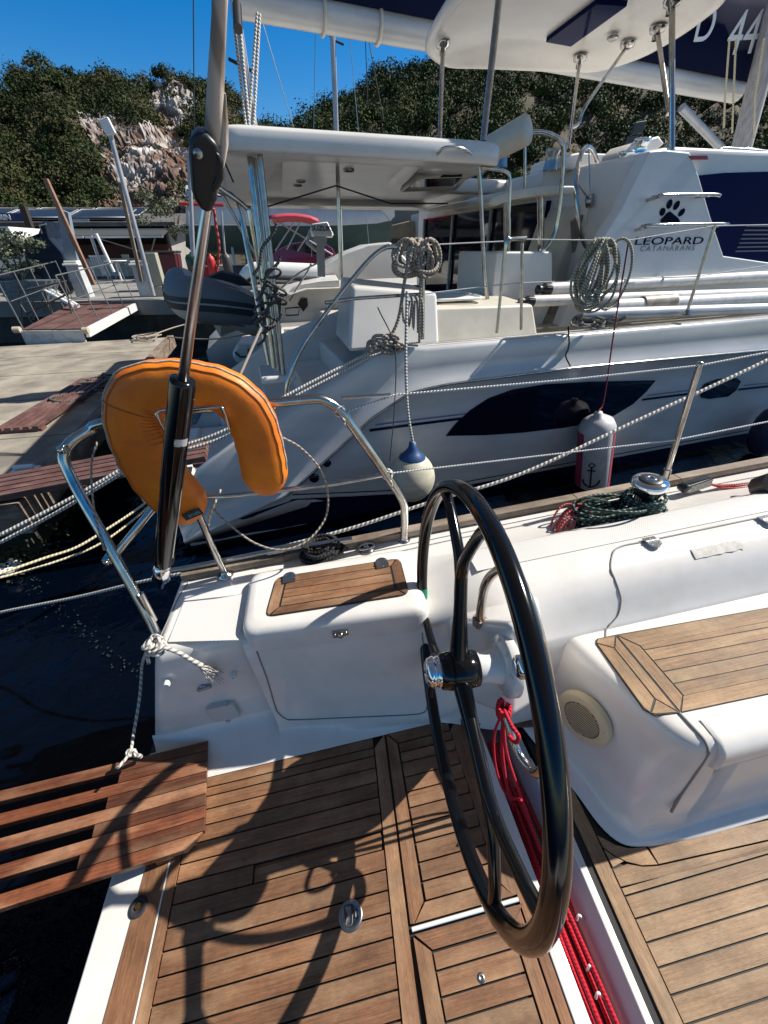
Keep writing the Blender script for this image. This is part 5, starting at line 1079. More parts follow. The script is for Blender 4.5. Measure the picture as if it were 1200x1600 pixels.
rope('short_strop',[c(888,510,y=-.01),c(889,540,y=-.04),c(884,556,y=-.04),c(891,572,y=-.04)],.006,ropemat('black_strop',(.02,.02,.02),(.006,.006,.006),.02),'short black strop hanging over the catamaran gunwale','rope',MC)
# dinghy hung on davits at the stern of the catamaran
dg_=thing('inflatable_dinghy',MC,tuple(c(345,520,y=2.0)),'grey inflatable dinghy with black rubbing strake hanging at the catamaran stern','dinghy')
def dq(u,v,y=2.6): return c(u,v,y=y)
pL,pM,pR=dq(268,455),dq(330,452,2.3),dq(450,500,2.6)
k2=(MC@pM-CAM).dot(cf)/F; rt=33*k2
bowpath=[dq(285,446,4.2),dq(288,455,3.3),dq(293,466,2.75),dq(308,470,2.42),dq(338,473,2.3),dq(372,482,2.36),dq(396,493,2.6),dq(404,490,3.3),dq(408,480,4.2)]
g=G(); g.tube(bowpath,rt,20,smooth=6); g2=mat('dinghy_grey',(.48,.47,.45),.6); tb=part('tube',g,g2,dg_)
fine=crom(bowpath,6); 
def tubepatch(i0,i1,a0,a1,rr_,name,m):
    rows=[]
    for i in range(i0,i1):
        t=(fine[min(i+1,len(fine)-1)]-fine[max(0,i-1)]).normalized(); o_=t.cross(Vector((0,0,1))).normalized(); o_=o_ if o_.y<0 or True else -o_
        if o_.dot(fine[i]-(dq(350,450,3.8)))<0: o_=-o_
        rows.append([fine[i]+(o_*math.cos(R_(a))+Vector((0,0,1))*math.sin(R_(a)))*rr_ for a in np.linspace(a0,a1,18)])
    g=G(); g.loft(rows); part(name,g,m,dg_)
dbl=mat('dinghy_blue_grey',(.13,.145,.16),.6)
tubepatch(1,49,14,100,rt*1.02,'tube_patch',dbl); tubepatch(20,34,-66,-16,rt*1.02,'tube_patch',dbl)
tubepatch(1,49,3,14,rt*1.07,'rubbing_strake',blackr); tubepatch(1,49,-16,-1,rt*1.07,'rubbing_strake',blackr)
g=G(); kb=dq(344,526,2.55); g.loft([[dq(300,480,2.8),dq(330,500,2.6),kb,dq(395,505,2.6),dq(415,500,2.8)],[dq(300,488,3.6),dq(330,505,3.6),dq(350,518,3.6),dq(400,505,3.6),dq(425,495,3.6)],[dq(300,485,4.2),dq(330,500,4.2),dq(350,508,4.2),dq(400,500,4.2),dq(425,490,4.2)]],sm=False); g.add([dq(300,480,2.8),dq(322,488,2.35),dq(350,480,2.2),dq(380,490,2.35),dq(415,500,2.8),dq(395,505,2.6),kb,dq(330,500,2.6)],[(0,1,7),(1,2,6,7),(2,3,5,6),(3,4,5)]); part('keel_hull',g,mat('dinghy_white',(.60,.59,.56),.5),dg_)
g=G(); g.prism([dq(318,437,3.2),dq(345,425,3.2),dq(375,432,3.2),dq(395,447,3.2),dq(318,447,3.2)],(0,.6,0)); part('outboard_cover',g,blackr,dg_,bevel=.02)
p=dq(371,480,2.3); g=G(); g.tube([dq(356,478,2.28)+Vector((0,-rt,0)),p+Vector((0,-rt,0))],.012,6); part('handle',g,blackr,dg_)
# small cables under the hardtop and stays
for l,y in ((((345,240),(365,285)),.8),(((395,330),(525,290),(610,318),(700,318)),1.5)):
    g=G(); g.tube([c(u,v,y=y) for u,v in l],.006,6); part('cable',g,blackr,CT)
g=G()
for (a,bb) in (((400,470),(436,400)),((405,500),(440,460)),((395,430),(430,350)),((402,540),(438,490))):
    pts=[c(a[0]+(bb[0]-a[0])*t+4*math.sin(t*9),a[1]+(bb[1]-a[1])*t,y=.5) for t in np.linspace(0,1,8)]; g.tube(pts,.011,6,smooth=2)
for k in range(12):
    q=c(405+rr_.uniform(0,38),455+rr_.uniform(-30,60),y=.5); g.tube([q+Vector((.055*math.cos(t),.04*math.sin(t),.03*math.sin(t+k))) for t in [2*PI*j/12 for j in range(12)]],.009,6,closed=True)
solo('lashing',g,ropemat('dark_lashing',(.10,.09,.08),(.03,.03,.03),.02),'dark rope lashing wound round the bundle of steel posts at the catamaran stern','rope',MC)
# ------------------------------------------------------------------ setting: water, quay, hills
def watermat():
    m=bpy.data.materials.new('water'); m.use_nodes=True; n=m.node_tree.nodes; l=m.node_tree.links; p=n['Principled BSDF']
    p.inputs['Base Color'].default_value=(.0004,.0018,.006,1); p.inputs['Specular IOR Level'].default_value=.35; p.inputs['Roughness'].default_value=.04; p.inputs['IOR'].default_value=1.33
    tc=n.new('ShaderNodeTexCoord'); a=None; prev=None
    for sc_,st,di in ((1.1,.55,.12),(5,.5,.035),(17,.35,.01)):
        t=n.new('ShaderNodeTexNoise'); t.inputs['Scale'].default_value=sc_; t.inputs['Detail'].default_value=3; t.inputs['Distortion'].default_value=.4; l.new(tc.outputs['Object'],t.inputs['Vector'])
        bm=n.new('ShaderNodeBump'); bm.inputs['Strength'].default_value=st; bm.inputs['Distance'].default_value=di; l.new(t.outputs[0],bm.inputs['Height'])
        if prev: l.new(prev,bm.inputs['Normal'])
        prev=bm.outputs[0]
    l.new(prev,p.inputs['Normal']); return m
g=G(); g.add([(-700,-500,0),(700,-500,0),(700,700,0),(-700,700,0)],[(0,1,2,3)]); setting('water',g,watermat())
QZ=1.0
qd=lambda x:12.6-.14*(x+5)    # quay edge
g=G(); g.prism([(-120,qd(-120),QZ),(60,qd(60),QZ),(60,90,QZ),(-120,90,QZ)],(0,0,-.35)); setting('quay',g,concg)
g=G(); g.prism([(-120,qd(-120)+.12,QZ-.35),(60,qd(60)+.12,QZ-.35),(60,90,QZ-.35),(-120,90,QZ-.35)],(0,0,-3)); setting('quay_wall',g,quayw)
g=G(); px=(w(-300,470,z=-0) if 0 else None)
P0,P1,P2=w(262,527,z=.57),w(30,772,z=.57),w(-60,1000,z=.57)
xr=lambda y:P1.x+(P0.x-P1.x)*(y-P1.y)/(P0.y-P1.y)
g=G()
yn=P1.y-.1; yf=P0.y
g.prism([(xr(yf),yf,.57),(-12,yf-.8,.57),(-12,yn,.57),(xr(yn),yn,.57)],(0,0,-.30)); dock=thing('pontoon',MW,(-5,6,0),'concrete topped finger pontoon with timber fender edge at the left','pontoon'); part('deck',g,conc,dock,bevel=.01)
g=G(); g.prism([(xr(yf)-.1,yf-.15,.27),(-12,yf-.9,.27),(-12,yn+.12,.27),(xr(yn)-.14,yn+.12,.27)],(0,0,-1.6)); part('pontoon_body',g,mat('algae_concrete',(.10,.085,.05),.95,col2=(.02,.022,.015),nscale=3,bump=1,bscale=9),dock)
g=G(); g.obox((xr(yf)+.05,yf+.05,.60),(xr(yn)+.05,yn,.60),.12,.22); g.obox((xr(yn)+.1,yn-.06,.60),(-12,yn-.06,.60),.12,.22); part('fender_timber',g,woodold,dock,bevel=.01)
g=G()
for k in range(1,5): y=yn+(yf-yn)*k/5; g.prism([(xr(y),y,.5715),(-12,y-.3,.5715),(-12,y-.32,.5715),(xr(y),y-.015,.5715)],(0,0,-.004))
part('deck_joint',g,mat('joint_dark',(.07,.06,.045),.9),dock)
# board grating lying on the pontoon, and planks crossing to the catamaran
def slatboard(name,p,q,wd,n,label,m,gap=.35,th=.03,group=None):
    p,q=Vector(p),Vector(q); t_=thing(name,MW,tuple(p),label,'gangplank',group); d=(q-p).normalized(); e=d.cross(Vector((0,0,1))).normalized(); sw=wd/n; g=G()
    for k in range(n): o=e*(sw*(k+.5)-wd/2); g.obox(p+o,q+o,sw*(1-gap),th)
    part('slats',g,m,t_); g=G()
    for f in (.03,.5,.97): o=p.lerp(q,f)-Vector((0,0,th)); g.obox(o-e*wd/2,o+e*wd/2,.09,.03)
    part('cross_batten',g,m,t_); return t_
slatboard('slatted_board',w(25,668,z=.63),w(150,590,z=.63),.42,5,'old brown slatted board lying on the concrete pontoon in the sun',brownb)
slatboard('slatted_board',w(-80,772,z=.68),w(322,697,z=.80),.40,5,'old reddish slatted board bridging from the pontoon across the water behind the orange buoy',brownb,gap=.2,th=.045)
def ropepile(name,u,v,z,n,r,m,label,sp_=.25,seed=1):
    rr=random.Random(seed); o=w(u,v,z=z); g=G()
    for k in range(n):
        a=rr.uniform(.08,.25); q=o+Vector((rr.uniform(-sp_,sp_),rr.uniform(-sp_*2,sp_*2),rr.uniform(0,.04))); g.tube([q+Vector((a*math.cos(t),a*.8*math.sin(t),.012*math.sin(t*2+k))) for t in [2*PI*j/12 for j in range(12)]],r,6,closed=True,smooth=2)
    return solo(name,g,m,label,'rope')
ropepile('rope_pile',165,605,.60,8,.016,ropemat('dock_rope',(.12,.11,.09),(.04,.035,.03),.03),'dark rope loops lying on the timber edge of the pontoon',seed=3)
ropepile('rope_pile',225,528,.60,5,.014,greyr,'pale mooring rope knot on the far corner of the pontoon',sp_=.12,seed=5)
g=G(); p=w(42,738,z=.62); g.box(p-Vector((.09,.05,.0)),p+Vector((.09,.05,.03))); g.tube([p+Vector((-.07,0,.05)),p+Vector((.07,0,.05))],.02,8); solo('mooring_cleat',g,whitep,'small white mooring cleat on the pontoon edge beside the brown board','cleat')
rope('mooring_line',[w(228,527,y=9.2),w(300,505,y=10.5),w(420,492,y=11)],.014,greyr,'grey line from the pontoon corner under the hanging dinghy, upper of two','rope',group='grey lines from the pontoon corner')
rope('mooring_line',[w(262,527,y=9.2),w(330,530,y=7.5),w(400,520,y=6)],.012,greyr,'grey line from the pontoon corner under the hanging dinghy, lower of two','rope',group='grey lines from the pontoon corner')
# seaweed clinging at the pontoon foot
g=G(); rr_=random.Random(21)
for k in range(2600):
    t=rr_.random(); y=yn-.1+rr_.gauss(0,.08) if t<.5 else yn+rr_.random()*6; x=(xr(yn)-rr_.random()*1.2) if t<.5 else xr(y)+rr_.gauss(0,.05); z=rr_.uniform(-.02,.22); s_=rr_.uniform(.012,.035)
    p=Vector((x,y,z)); d1=Vector((rr_.gauss(0,1),rr_.gauss(0,1),rr_.gauss(0,1))).normalized()*s_; d2=Vector((rr_.gauss(0,1),rr_.gauss(0,1),rr_.gauss(0,1))).normalized()*s_; g.add([p,p+d1,p+d1+d2,p+d2],[(0,1,2,3)])
setting('seaweed',g,mat('seaweed',(.05,.055,.02),.9,col2=(.012,.018,.008),nscale=6),kind='stuff')
g=G()
for k in range(90):
    t=rr_.random(); q=w(40+175*t+rr_.gauss(0,7),905+150*t+rr_.gauss(0,9),z=.012); s_=rr_.uniform(.004,.013); d1=Vector((rr_.gauss(0,1),rr_.gauss(0,1),.05)).normalized()*s_; d2=Vector((-d1.y,d1.x,0)); g.add([q,q+d1,q+d1+d2,q+d2],[(0,1,2,3)])
setting('floating_weed',g,mat('weed_green',(.006,.022,.018),.7),kind='stuff')
# hills -------------------------------------------------------------
def hill(name,prof,y0,D,m,zb=0,seed=1,amp=.8,slope=1.0,nx=140,ny=26):
    us=[p[0] for p in prof]; rng2=np.random.default_rng(seed); ph=rng2.random(12)*6
    def pt(u,t):
        v=np.interp(u,us,[p[1] for p in prof]); top=w(u,v,y=D); base_y=y0; y=base_y+(D-base_y)*t; d=top-CAM; f=y/top.y
        z=zb+(top.z-zb)*(t**slope); x=top.x*(y/top.y)
        nzv=amp*(math.sin(x*.35+ph[0])*math.cos(y*.31+ph[1])+.6*math.sin(x*.9+ph[2]+y*.4)+.4*math.cos(y*1.1+ph[3]-x*.5))*min(1,t*4)*(1 if t<1 else .3)
        return Vector((x,y,z+nzv))
    g=G(); rows=[[pt(us[0]+(us[-1]-us[0])*i/nx,j/ny) for i in range(nx+1)] for j in range(ny+1)]
    rows.append([p+Vector((0,D*.25,-6)) for p in rows[-1]]); g.loft(rows); setting(name,g,m); return pt
earth=mat('hill_soil',(.035,.04,.02),.95,col2=(.10,.075,.05),nscale=.4,bump=.8,bscale=2)
profL=[(-900,180),(-400,150),(-100,140),(0,148),(50,135),(80,118),(110,116),(150,116),(200,124),(250,132),(300,140),(345,150),(370,178),(400,205),(440,240),(520,300),(600,380)]
profR=[(180,330),(300,250),(380,222),(430,208),(470,200),(500,188),(540,166),(590,140),(650,113),(700,102),(800,88),(1000,84),(1250,70),(1700,60),(2600,60)]
hL=hill('hill_left',profL,36,68,earth,zb=1,seed=2)
hR=hill('hill_right',profR,70,150,earth,zb=1,seed=5,amp=1.6,slope=.9)
# leafy bushes: many small leaf clumps
def leafmat(name,c1,c2,c3):
    m=bpy.data.materials.new(name); m.use_nodes=True; n=m.node_tree.nodes; l=m.node_tree.links; p=n['Principled BSDF']; p.inputs['Roughness'].default_value=.75; p.inputs['Specular IOR Level'].default_value=.2
    a=n.new('ShaderNodeVertexColor'); a.layer_name='tint'; sp_=n.new('ShaderNodeSeparateColor'); l.new(a.outputs[0],sp_.inputs[0])
    r=n.new('ShaderNodeValToRGB'); r.color_ramp.elements.new(.5); e=r.color_ramp.elements; e[0].color=(*c1,1); e[1].color=(*c2,1); e[2].color=(*c3,1); e[2].position=1
    l.new(sp_.outputs[0],r.inputs[0]); h=n.new('ShaderNodeHueSaturation'); mr=n.new('ShaderNodeMapRange'); mr.inputs['To Min'].default_value=.5; mr.inputs['To Max'].default_value=1.5; l.new(sp_.outputs[1],mr.inputs[0]); l.new(mr.outputs[0],h.inputs['Value']); l.new(r.outputs[0],h.inputs['Color']); l.new(h.outputs[0],p.inputs['Base Color'])
    return m
def leaves(name,centres,radii,per,size,m,seed=1,squash=.8,flat=.35):
    r=np.random.default_rng(seed); n=len(centres); C_=np.repeat(np.array(centres),per,0); Rr=np.repeat(np.array(radii),per)
    d=r.normal(size=(n*per,3)); d/=np.linalg.norm(d,axis=1)[:,None]; d[:,2]=np.abs(d[:,2])*1.0-.25*(r.random(n*per))
    lump=1+.22*np.sin(d[:,0]*5+C_[:,0]*3)*np.cos(d[:,1]*6+C_[:,1]*2)
    q=C_+d*(Rr*lump*(r.random(n*per)**.35))[:,None]*np.array([1,1,squash])
    nn=d+r.normal(size=d.shape)*flat; nn/=np.linalg.norm(nn,axis=1)[:,None]
    a=np.cross(nn,r.normal(size=d.shape)); a/=np.linalg.norm(a,axis=1)[:,None]; b2=np.cross(nn,a); s_=(size*(.5+r.random(n*per)))[:,None]
    V=np.stack([q-a*s_*.5,q+b2*s_*.32,q+a*s_*.5,q-b2*s_*.32],1).reshape(-1,3); me=bpy.data.meshes.new(name)
    N=n*per; me.vertices.add(N*4); me.vertices.foreach_set('co',V.ravel()); me.loops.add(N*4); me.loops.foreach_set('vertex_index',np.arange(N*4)); me.polygons.add(N); me.polygons.foreach_set('loop_start',np.arange(N)*4); me.polygons.foreach_set('loop_total',np.full(N,4)); me.update()
    ca=me.color_attributes.new('tint','FLOAT_COLOR','POINT'); t=np.repeat(r.random(n),per*4); t2=np.repeat(r.random(N),4); col=np.stack([t,t2,t*0,t*0+1],1).astype(np.float32); ca.data.foreach_set('color',col.ravel())
    me.materials.append(m); o=bpy.data.objects.new(name,me); COL.objects.link(o); return o
def inpoly(u,v,poly):
    c_=False; n=len(poly)
    for i in range(n):
        x1,y1=poly[i];x2,y2=poly[(i+1)%n]
        if (y1>v)!=(y2>v) and u<(x2-x1)*(v-y1)/(y2-y1)+x1: c_=not c_
    return c_
def proj(p): d=p-CAM; z=d.dot(cf); return 600+F*d.dot(cr)/z,800-F*d.dot(cu)/z
rockp=[(105,190),(150,170),(185,185),(215,205),(232,190),(225,150),(245,128),(285,132),(312,160),(300,195),(280,215),(330,260),(340,345),(150,345),(165,290),(150,260),(150,225),(120,215)]
scar=[(232,190),(225,150),(245,128),(285,132),(312,160),(300,195),(270,200)]
rr_=random.Random(4); cl=[];rl=[]
while len(cl)<1350:
    u=rr_.uniform(-420,560); t=rr_.random()**.8; p=hL(u,t); U,V=proj(p)
    if inpoly(U,V-4,rockp) and rr_.random()>.05: continue
    cl.append(tuple(p+Vector((0,0,.25)))); rl.append(rr_.uniform(.8,1.9))
for k in range(260):
    for _ in range(200):
        u=rr_.uniform(20,200); t=rr_.random(); p=hL(u,t); U,V=proj(p)
        if 50<U<150 and 165<V<310 and not inpoly(U,V,rockp): break
    cl.append(tuple(p+Vector((0,-.2,.2)))); rl.append(rr_.uniform(.6,1.2))
lm1=leafmat('maquis_leaves',(.016,.032,.008),(.034,.047,.012),(.085,.075,.030))
o=leaves('hillside_shrubs',cl,rl,430,.19,lm1,seed=3,flat=.7); o['kind']='stuff'
cl=[];rl=[]
while len(cl)<1500:
    u=rr_.uniform(240,1500); t=rr_.random()**.7; p=hR(u,t); cl.append(tuple(p+Vector((0,0,.8)))); rl.append(rr_.uniform(1.6,3.4))
lm2=leafmat('pine_leaves',(.013,.027,.007),(.027,.045,.010),(.062,.078,.020))
o=leaves('hillside_pines',cl,rl,300,.46,lm2,seed=6,squash=1.15,flat=.6); o['kind']='stuff'
# rocky scar: craggy rocks on the left hill
def rockm():
    m=mat('rock',(.11,.075,.055),.9,bump=1,bscale=1.5); n=m.node_tree.nodes; l=m.node_tree.links; p=n['Principled BSDF']; a=n.new('ShaderNodeVertexColor'); a.layer_name='tint'
    t=n.new('ShaderNodeTexNoise'); t.inputs['Scale'].default_value=.9; t.inputs['Detail'].default_value=8; tc=n.new('ShaderNodeTexCoord'); l.new(tc.outputs['Object'],t.inputs['Vector']); r=n.new('ShaderNodeValToRGB'); r.color_ramp.elements[0].position=.4; r.color_ramp.elements[1].position=.62; r.color_ramp.elements[0].color=(.55,.5,.48,1); r.color_ramp.elements[1].color=(1.25,1.25,1.25,1); l.new(t.outputs[0],r.inputs[0])
    mx=n.new('ShaderNodeMixRGB'); mx.blend_type='MULTIPLY'; mx.inputs[0].default_value=1; l.new(a.outputs[0],mx.inputs[1]); l.new(r.outputs[0],mx.inputs[2]); l.new(mx.outputs[0],p.inputs['Base Color']); return m
rng3=np.random.default_rng(8); vs=[];fs=[];cols=[]
ico=bmesh.new(); bmesh.ops.create_icosphere(ico,subdivisions=1,radius=1); iv=np.array([tuple(v.co) for v in ico.verts]); ifc=[[v.index for v in f.verts] for f in ico.faces]; ico.free()
cnt=0
while cnt<900:
    u=rr_.uniform(80,420); t=rr_.random(); p=hL(u,t); U,V=proj(p)
    if not inpoly(U,V,rockp): continue
    s_=.10+.48*rr_.random()**3*(1.35 if inpoly(U,V,scar) else 1); q=iv*(1+.35*rng3.normal(size=(len(iv),1)))*np.array([s_*rr_.uniform(.6,1.3),s_*.8,s_*rr_.uniform(.4,1.0)]); a=rr_.uniform(-.6,.6); q=q@np.array([[math.cos(a),0,math.sin(a)],[0,1,0],[-math.sin(a),0,math.cos(a)]])+np.array(p)
    o0=len(vs); vs+=q.tolist(); fs+=[[i+o0 for i in f] for f in ifc]
    pale= (.62 if inpoly(U,V,scar) else (.5 if V<235 and U<235 else .16)); w_=rr_.random()<pale; c_=(.40,.375,.34) if w_ else ((.15,.08,.05) if rr_.random()<.55 else (.17,.13,.105)); k=rr_.uniform(.7,1.25); cols+=[(c_[0]*k,c_[1]*k,c_[2]*k,1)]*len(iv); cnt+=1
me=bpy.data.meshes.new('rock_scar'); me.from_pydata(vs,[],fs); ca=me.color_attributes.new('tint','FLOAT_COLOR','POINT'); ca.data.foreach_set('color',np.array(cols,np.float32).ravel()); me.materials.append(rockm()); o=bpy.data.objects.new('rock_scar',me); COL.objects.link(o); o['kind']='structure'
# the cliff face itself: a finely displaced sheet over the hill
from mathutils import noise as mn
g=G(); NU,NT=190,110; vs=[];ok=[];cols=[]
for j in range(NT+1):
    for i_ in range(NU+1):
        u=85+270*i_/NU; t=.0+1.0*j/NT; p=hL(u,t); U,V=proj(p); q=p*.55; f_=mn.fractal(q,1.0,2.1,6); rd=1-abs(mn.fractal(p*Vector((.9,.9,1.7))*.8+Vector((9,3,1)),.9,2.0,5)); crg=mn.turbulence(p*1.6,4,True)
        d=Vector((.05,-.9,.35))*(.25+.7*f_+.55*rd-.5*crg)
        jag=8*mn.noise(Vector((U*.06,V*.06,3)))
        vs.append(p+d); ok.append(inpoly(U+jag,V+jag,rockp)); n1=mn.fractal(p*.35+Vector((5,1,2)),.8,2.2,5); sc_=inpoly(U,V,scar) or (V<245 and U<245)
        pale=min(1,max(0,(.75 if sc_ else .30)+n1*1.1-.5*crg)); a_=Vector((.13,.075,.052)); c_=Vector((.46,.43,.40)); col=a_.lerp(c_,pale); cols.append((col.x,col.y,col.z,1))
idx={};V2=[];C2=[];F2=[]
def vid(k):
    if k not in idx: idx[k]=len(V2); V2.append(tuple(vs[k])); C2.append(cols[k])
    return idx[k]
for j in range(NT):
    for i_ in range(NU):
        k=j*(NU+1)+i_; qd_=[k,k+1,k+NU+2,k+NU+1]
        if all(ok[a] for a in qd_): F2.append([vid(a) for a in qd_])
me=bpy.data.meshes.new('cliff_face'); me.from_pydata(V2,[],F2); ca=me.color_attributes.new('tint','FLOAT_COLOR','POINT'); ca.data.foreach_set('color',np.array(C2,np.float32).ravel()); me.materials.append(bpy.data.materials['rock']); o=bpy.data.objects.new('cliff_face',me); COL.objects.link(o); o['kind']='structure'
# ------------------------------------------------------------------ quay buildings and gear
def wpt(u,v,y): return w(u,v,y=y)
BY=24.0
bld=thing('boatyard_building',MW,(-12,BY+2,QZ),'long low quayside building with solar panelled roof and grey awnings','building')
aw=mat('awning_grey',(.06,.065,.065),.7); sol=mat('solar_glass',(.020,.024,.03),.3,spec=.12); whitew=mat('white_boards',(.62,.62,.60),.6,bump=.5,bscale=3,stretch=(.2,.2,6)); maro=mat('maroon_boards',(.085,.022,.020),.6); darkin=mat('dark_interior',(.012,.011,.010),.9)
g=G(); P=[wpt(-420,420,BY),wpt(268,425,BY)]; xL,xR=-40,P[1].x
g.box((xL,BY+1.2,QZ),(xR,BY+8,3.0)); part('wall',g,mat('plaster_grey',(.30,.28,.25),.9,col2=(.22,.21,.19),nscale=1),bld)  # mottled grey plaster wall
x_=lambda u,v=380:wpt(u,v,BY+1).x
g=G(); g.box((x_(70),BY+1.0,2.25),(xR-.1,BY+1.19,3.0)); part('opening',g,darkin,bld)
g=G(); g.box((x_(72),BY+.9,1.75),(xR-.1,BY+1.15,2.30)); part('upper_boards',g,maro,bld)
g=G()
for k in range(5): g.box((x_(70),BY+.72+.004*k,QZ+.15*k),(xR-.1,BY+.9,QZ+.145+.15*k))
part('white_boards',g,whitew,bld)
rz0=wpt(100,318,BY).z; rz1=wpt(100,290,BY+6).z
g=G(); g.hexa([(xL,BY-.9,2.95),(xR+.9,BY-.9,2.95),(xR+.9,BY+8,3.6),(xL,BY+8,3.6),(xL,BY-.9,3.10),(xR+.9,BY-.9,3.10),(xR+.9,BY+8,3.9),(xL,BY+8,3.9)]); part('roof',g,mat('roof_felt',(.07,.065,.06),.9,col2=(.14,.13,.12),nscale=1.5,bump=.4,bscale=3),bld)
def roofz(y): return 3.10+(y-(BY-.9))*.8/8.9
for k in range(9):
    x0=xR-1.2-2.55*k-2.4; g=G()
    for r_ in range(2):
        y0_=BY-.5+r_*2.0; P=[(x0,y0_,roofz(y0_)+.14),(x0+2.4,y0_,roofz(y0_)+.14),(x0+2.4,y0_+1.9,roofz(y0_+1.9)+.36),(x0,y0_+1.9,roofz(y0_+1.9)+.36)]; g.prism(P,(0,0,-.05))
    sp3=part('solar_panel',g,sol,bld); g=G(); 
    for r_ in range(2):
        y0_=BY-.5+r_*2.0; g.tube([(x0,y0_,roofz(y0_)+.15),(x0+2.4,y0_,roofz(y0_)+.15),(x0+2.4,y0_+1.9,roofz(y0_+1.9)+.37),(x0,y0_+1.9,roofz(y0_+1.9)+.37)],.022,5,closed=True)
    g.box((x0+.2,BY-.55,roofz(BY-.5)-.02),(x0+.9,BY-.45,roofz(BY-.5)+.1)); part('panel_frame',g,alu,sp3)
for x0,x1 in ((x_(52),x_(178)),(x_(180),xR+.6)):
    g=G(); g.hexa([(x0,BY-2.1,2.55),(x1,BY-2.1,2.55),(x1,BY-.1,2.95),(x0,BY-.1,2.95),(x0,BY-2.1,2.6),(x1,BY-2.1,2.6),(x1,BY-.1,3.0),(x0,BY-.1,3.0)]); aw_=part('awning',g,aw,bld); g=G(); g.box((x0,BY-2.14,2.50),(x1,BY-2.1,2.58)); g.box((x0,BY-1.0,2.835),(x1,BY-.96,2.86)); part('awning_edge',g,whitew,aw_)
    g=G(); xm=(x0+x1)/2; g.tube([(x0+.4,BY-1.9,2.5),(xm,BY+.7,1.9)],.03,6); g.tube([(x1-.4,BY-1.9,2.5),(xm,BY+.7,1.9)],.03,6); part('awning_arm',g,alu,aw_)
g=G(); q0,q1=wpt(-200,344,BY-1.2),wpt(41,346,BY-1.2); q2,q3=wpt(41,333,BY-1.2),wpt(-200,331,BY-1.2); g.prism([q0,q1,q2,q3],(0,.08,0)); sg=solo('shop_sign',g,mat('sign_blue',(.006,.02,.12),.5),'blue sign with white lettering under the roof at the left edge','sign')
OFF[sg.name]=Vector(sg.location)
o_=wpt(8,340,BY-1.26); text('sign_text','RIN',.26,frame3(o_,(1,0,0),(0,0,1)),whitep,sg,ext=.01,bold=.006)
g=G(); g.obox(wpt(38,322,BY-1.5),wpt(58,380,BY-1.5),.22,.22,up=(0,1,0)); part('slanted_post',g,mat('dark_timber',(.04,.03,.025),.8),bld)
# two white capped bollard pillars with lamp/pile posts
def pillar(u0,v0,u1,v1,label,y=12.9):
    p=w(u0,v0,z=QZ); t_=thing('quay_pedestal',MW,tuple(p),label,'bollard','white pedestals on the quay edge'); h=(wpt(u1,v1,p.y).z-QZ); g=G(); s_=.17
    g.hexa([p+Vector((-s_,-s_,0)),p+Vector((s_,-s_,0)),p+Vector((s_,s_,0)),p+Vector((-s_,s_,0)),p+Vector((-s_*.9,-s_*.9,h)),p+Vector((s_*.9,-s_*.9,h)),p+Vector((s_*.9,s_*.9,h)),p+Vector((-s_*.9,s_*.9,h))]); part('column',g,mat('pedestal_white',(.55,.56,.56),.6,col2=(.42,.42,.41),nscale=5),t_,bevel=.015)
    g=G(); c_=p+Vector((0,0,h)); g.box(c_-Vector((.2,.2,0)),c_+Vector((.2,.2,.05))); g.box(c_+Vector((-.16,-.16,.052)),c_+Vector((.16,.16,.11))); part('cap',g,whitep,t_,bevel=.02)
    return t_
pillar(135,465,115,415,'white capped pedestal on the quay edge behind the middle of the gangway')
pillar(232,463,215,415,'white capped pedestal on the quay edge beside the grey meter box')
g=G(); p=w(247,463,z=QZ); g.box(p+Vector((-.02,-.12,.0)),p+Vector((.28,.2,.25))); g.box(p+Vector((.0,-.1,.25)),p+Vector((.26,.18,1.02))); mb=solo('meter_box',g,mat('meter_beige',(.34,.33,.25),.6,col2=(.30,.12,.06),nscale=2.5,ncon=(.62,.7)),'rusty beige electricity box beside the right pedestal on the quay','electric box',bevel=.015)
def post(name,u0,v0,u1,v1,y,r,m,label,cat,sq=False):
    p,q=wpt(u0,v0,y),wpt(u1,v1,y); g=G()
    if sq: g.obox(p,q,r*2,r*2,up=(0,1,0))
    else: g.tube([p,q],r,10)
    return solo(name,g,m,label,cat,bevel=.01 if sq else 0)
lp_=thing('leaning_post',MW,tuple(wpt(240,462,12.9)),'tall grey post with rectangular lamp head leaning left above the quay','lamp post')
g=G(); g.tube([wpt(240,462,12.9),wpt(172,210,12.9)],.052,10); part('post',g,alu,lp_); g=G(); g.obox(wpt(176,212,12.9),wpt(163,186,12.9),.22,.10,up=(0,1,0)); part('lamp_head',g,whitep,lp_,bevel=.02)
post('timber_pile',222,440,188,285,13.3,.042,mat('pile_wood',(.16,.11,.07),.85,col2=(.28,.22,.16),nscale=3),'weathered timber pile standing left of the tall grey post','pile',True)
post('timber_pile',148,445,73,280,13.3,.05,mat('pile_rust',(.17,.07,.04),.85,col2=(.36,.22,.15),nscale=3),'reddish weathered timber pile leaning left over the gangway','pile',True)
g=G(); g.prism([wpt(88,325,13.6),wpt(106,332,13.6),wpt(128,445,13.6),wpt(108,440,13.6)],(0,.15,0)); solo('plank_upright',g,mat('blue_grey_board',(.22,.27,.32),.7),'pale blue grey board standing beside the reddish timber pile','board')
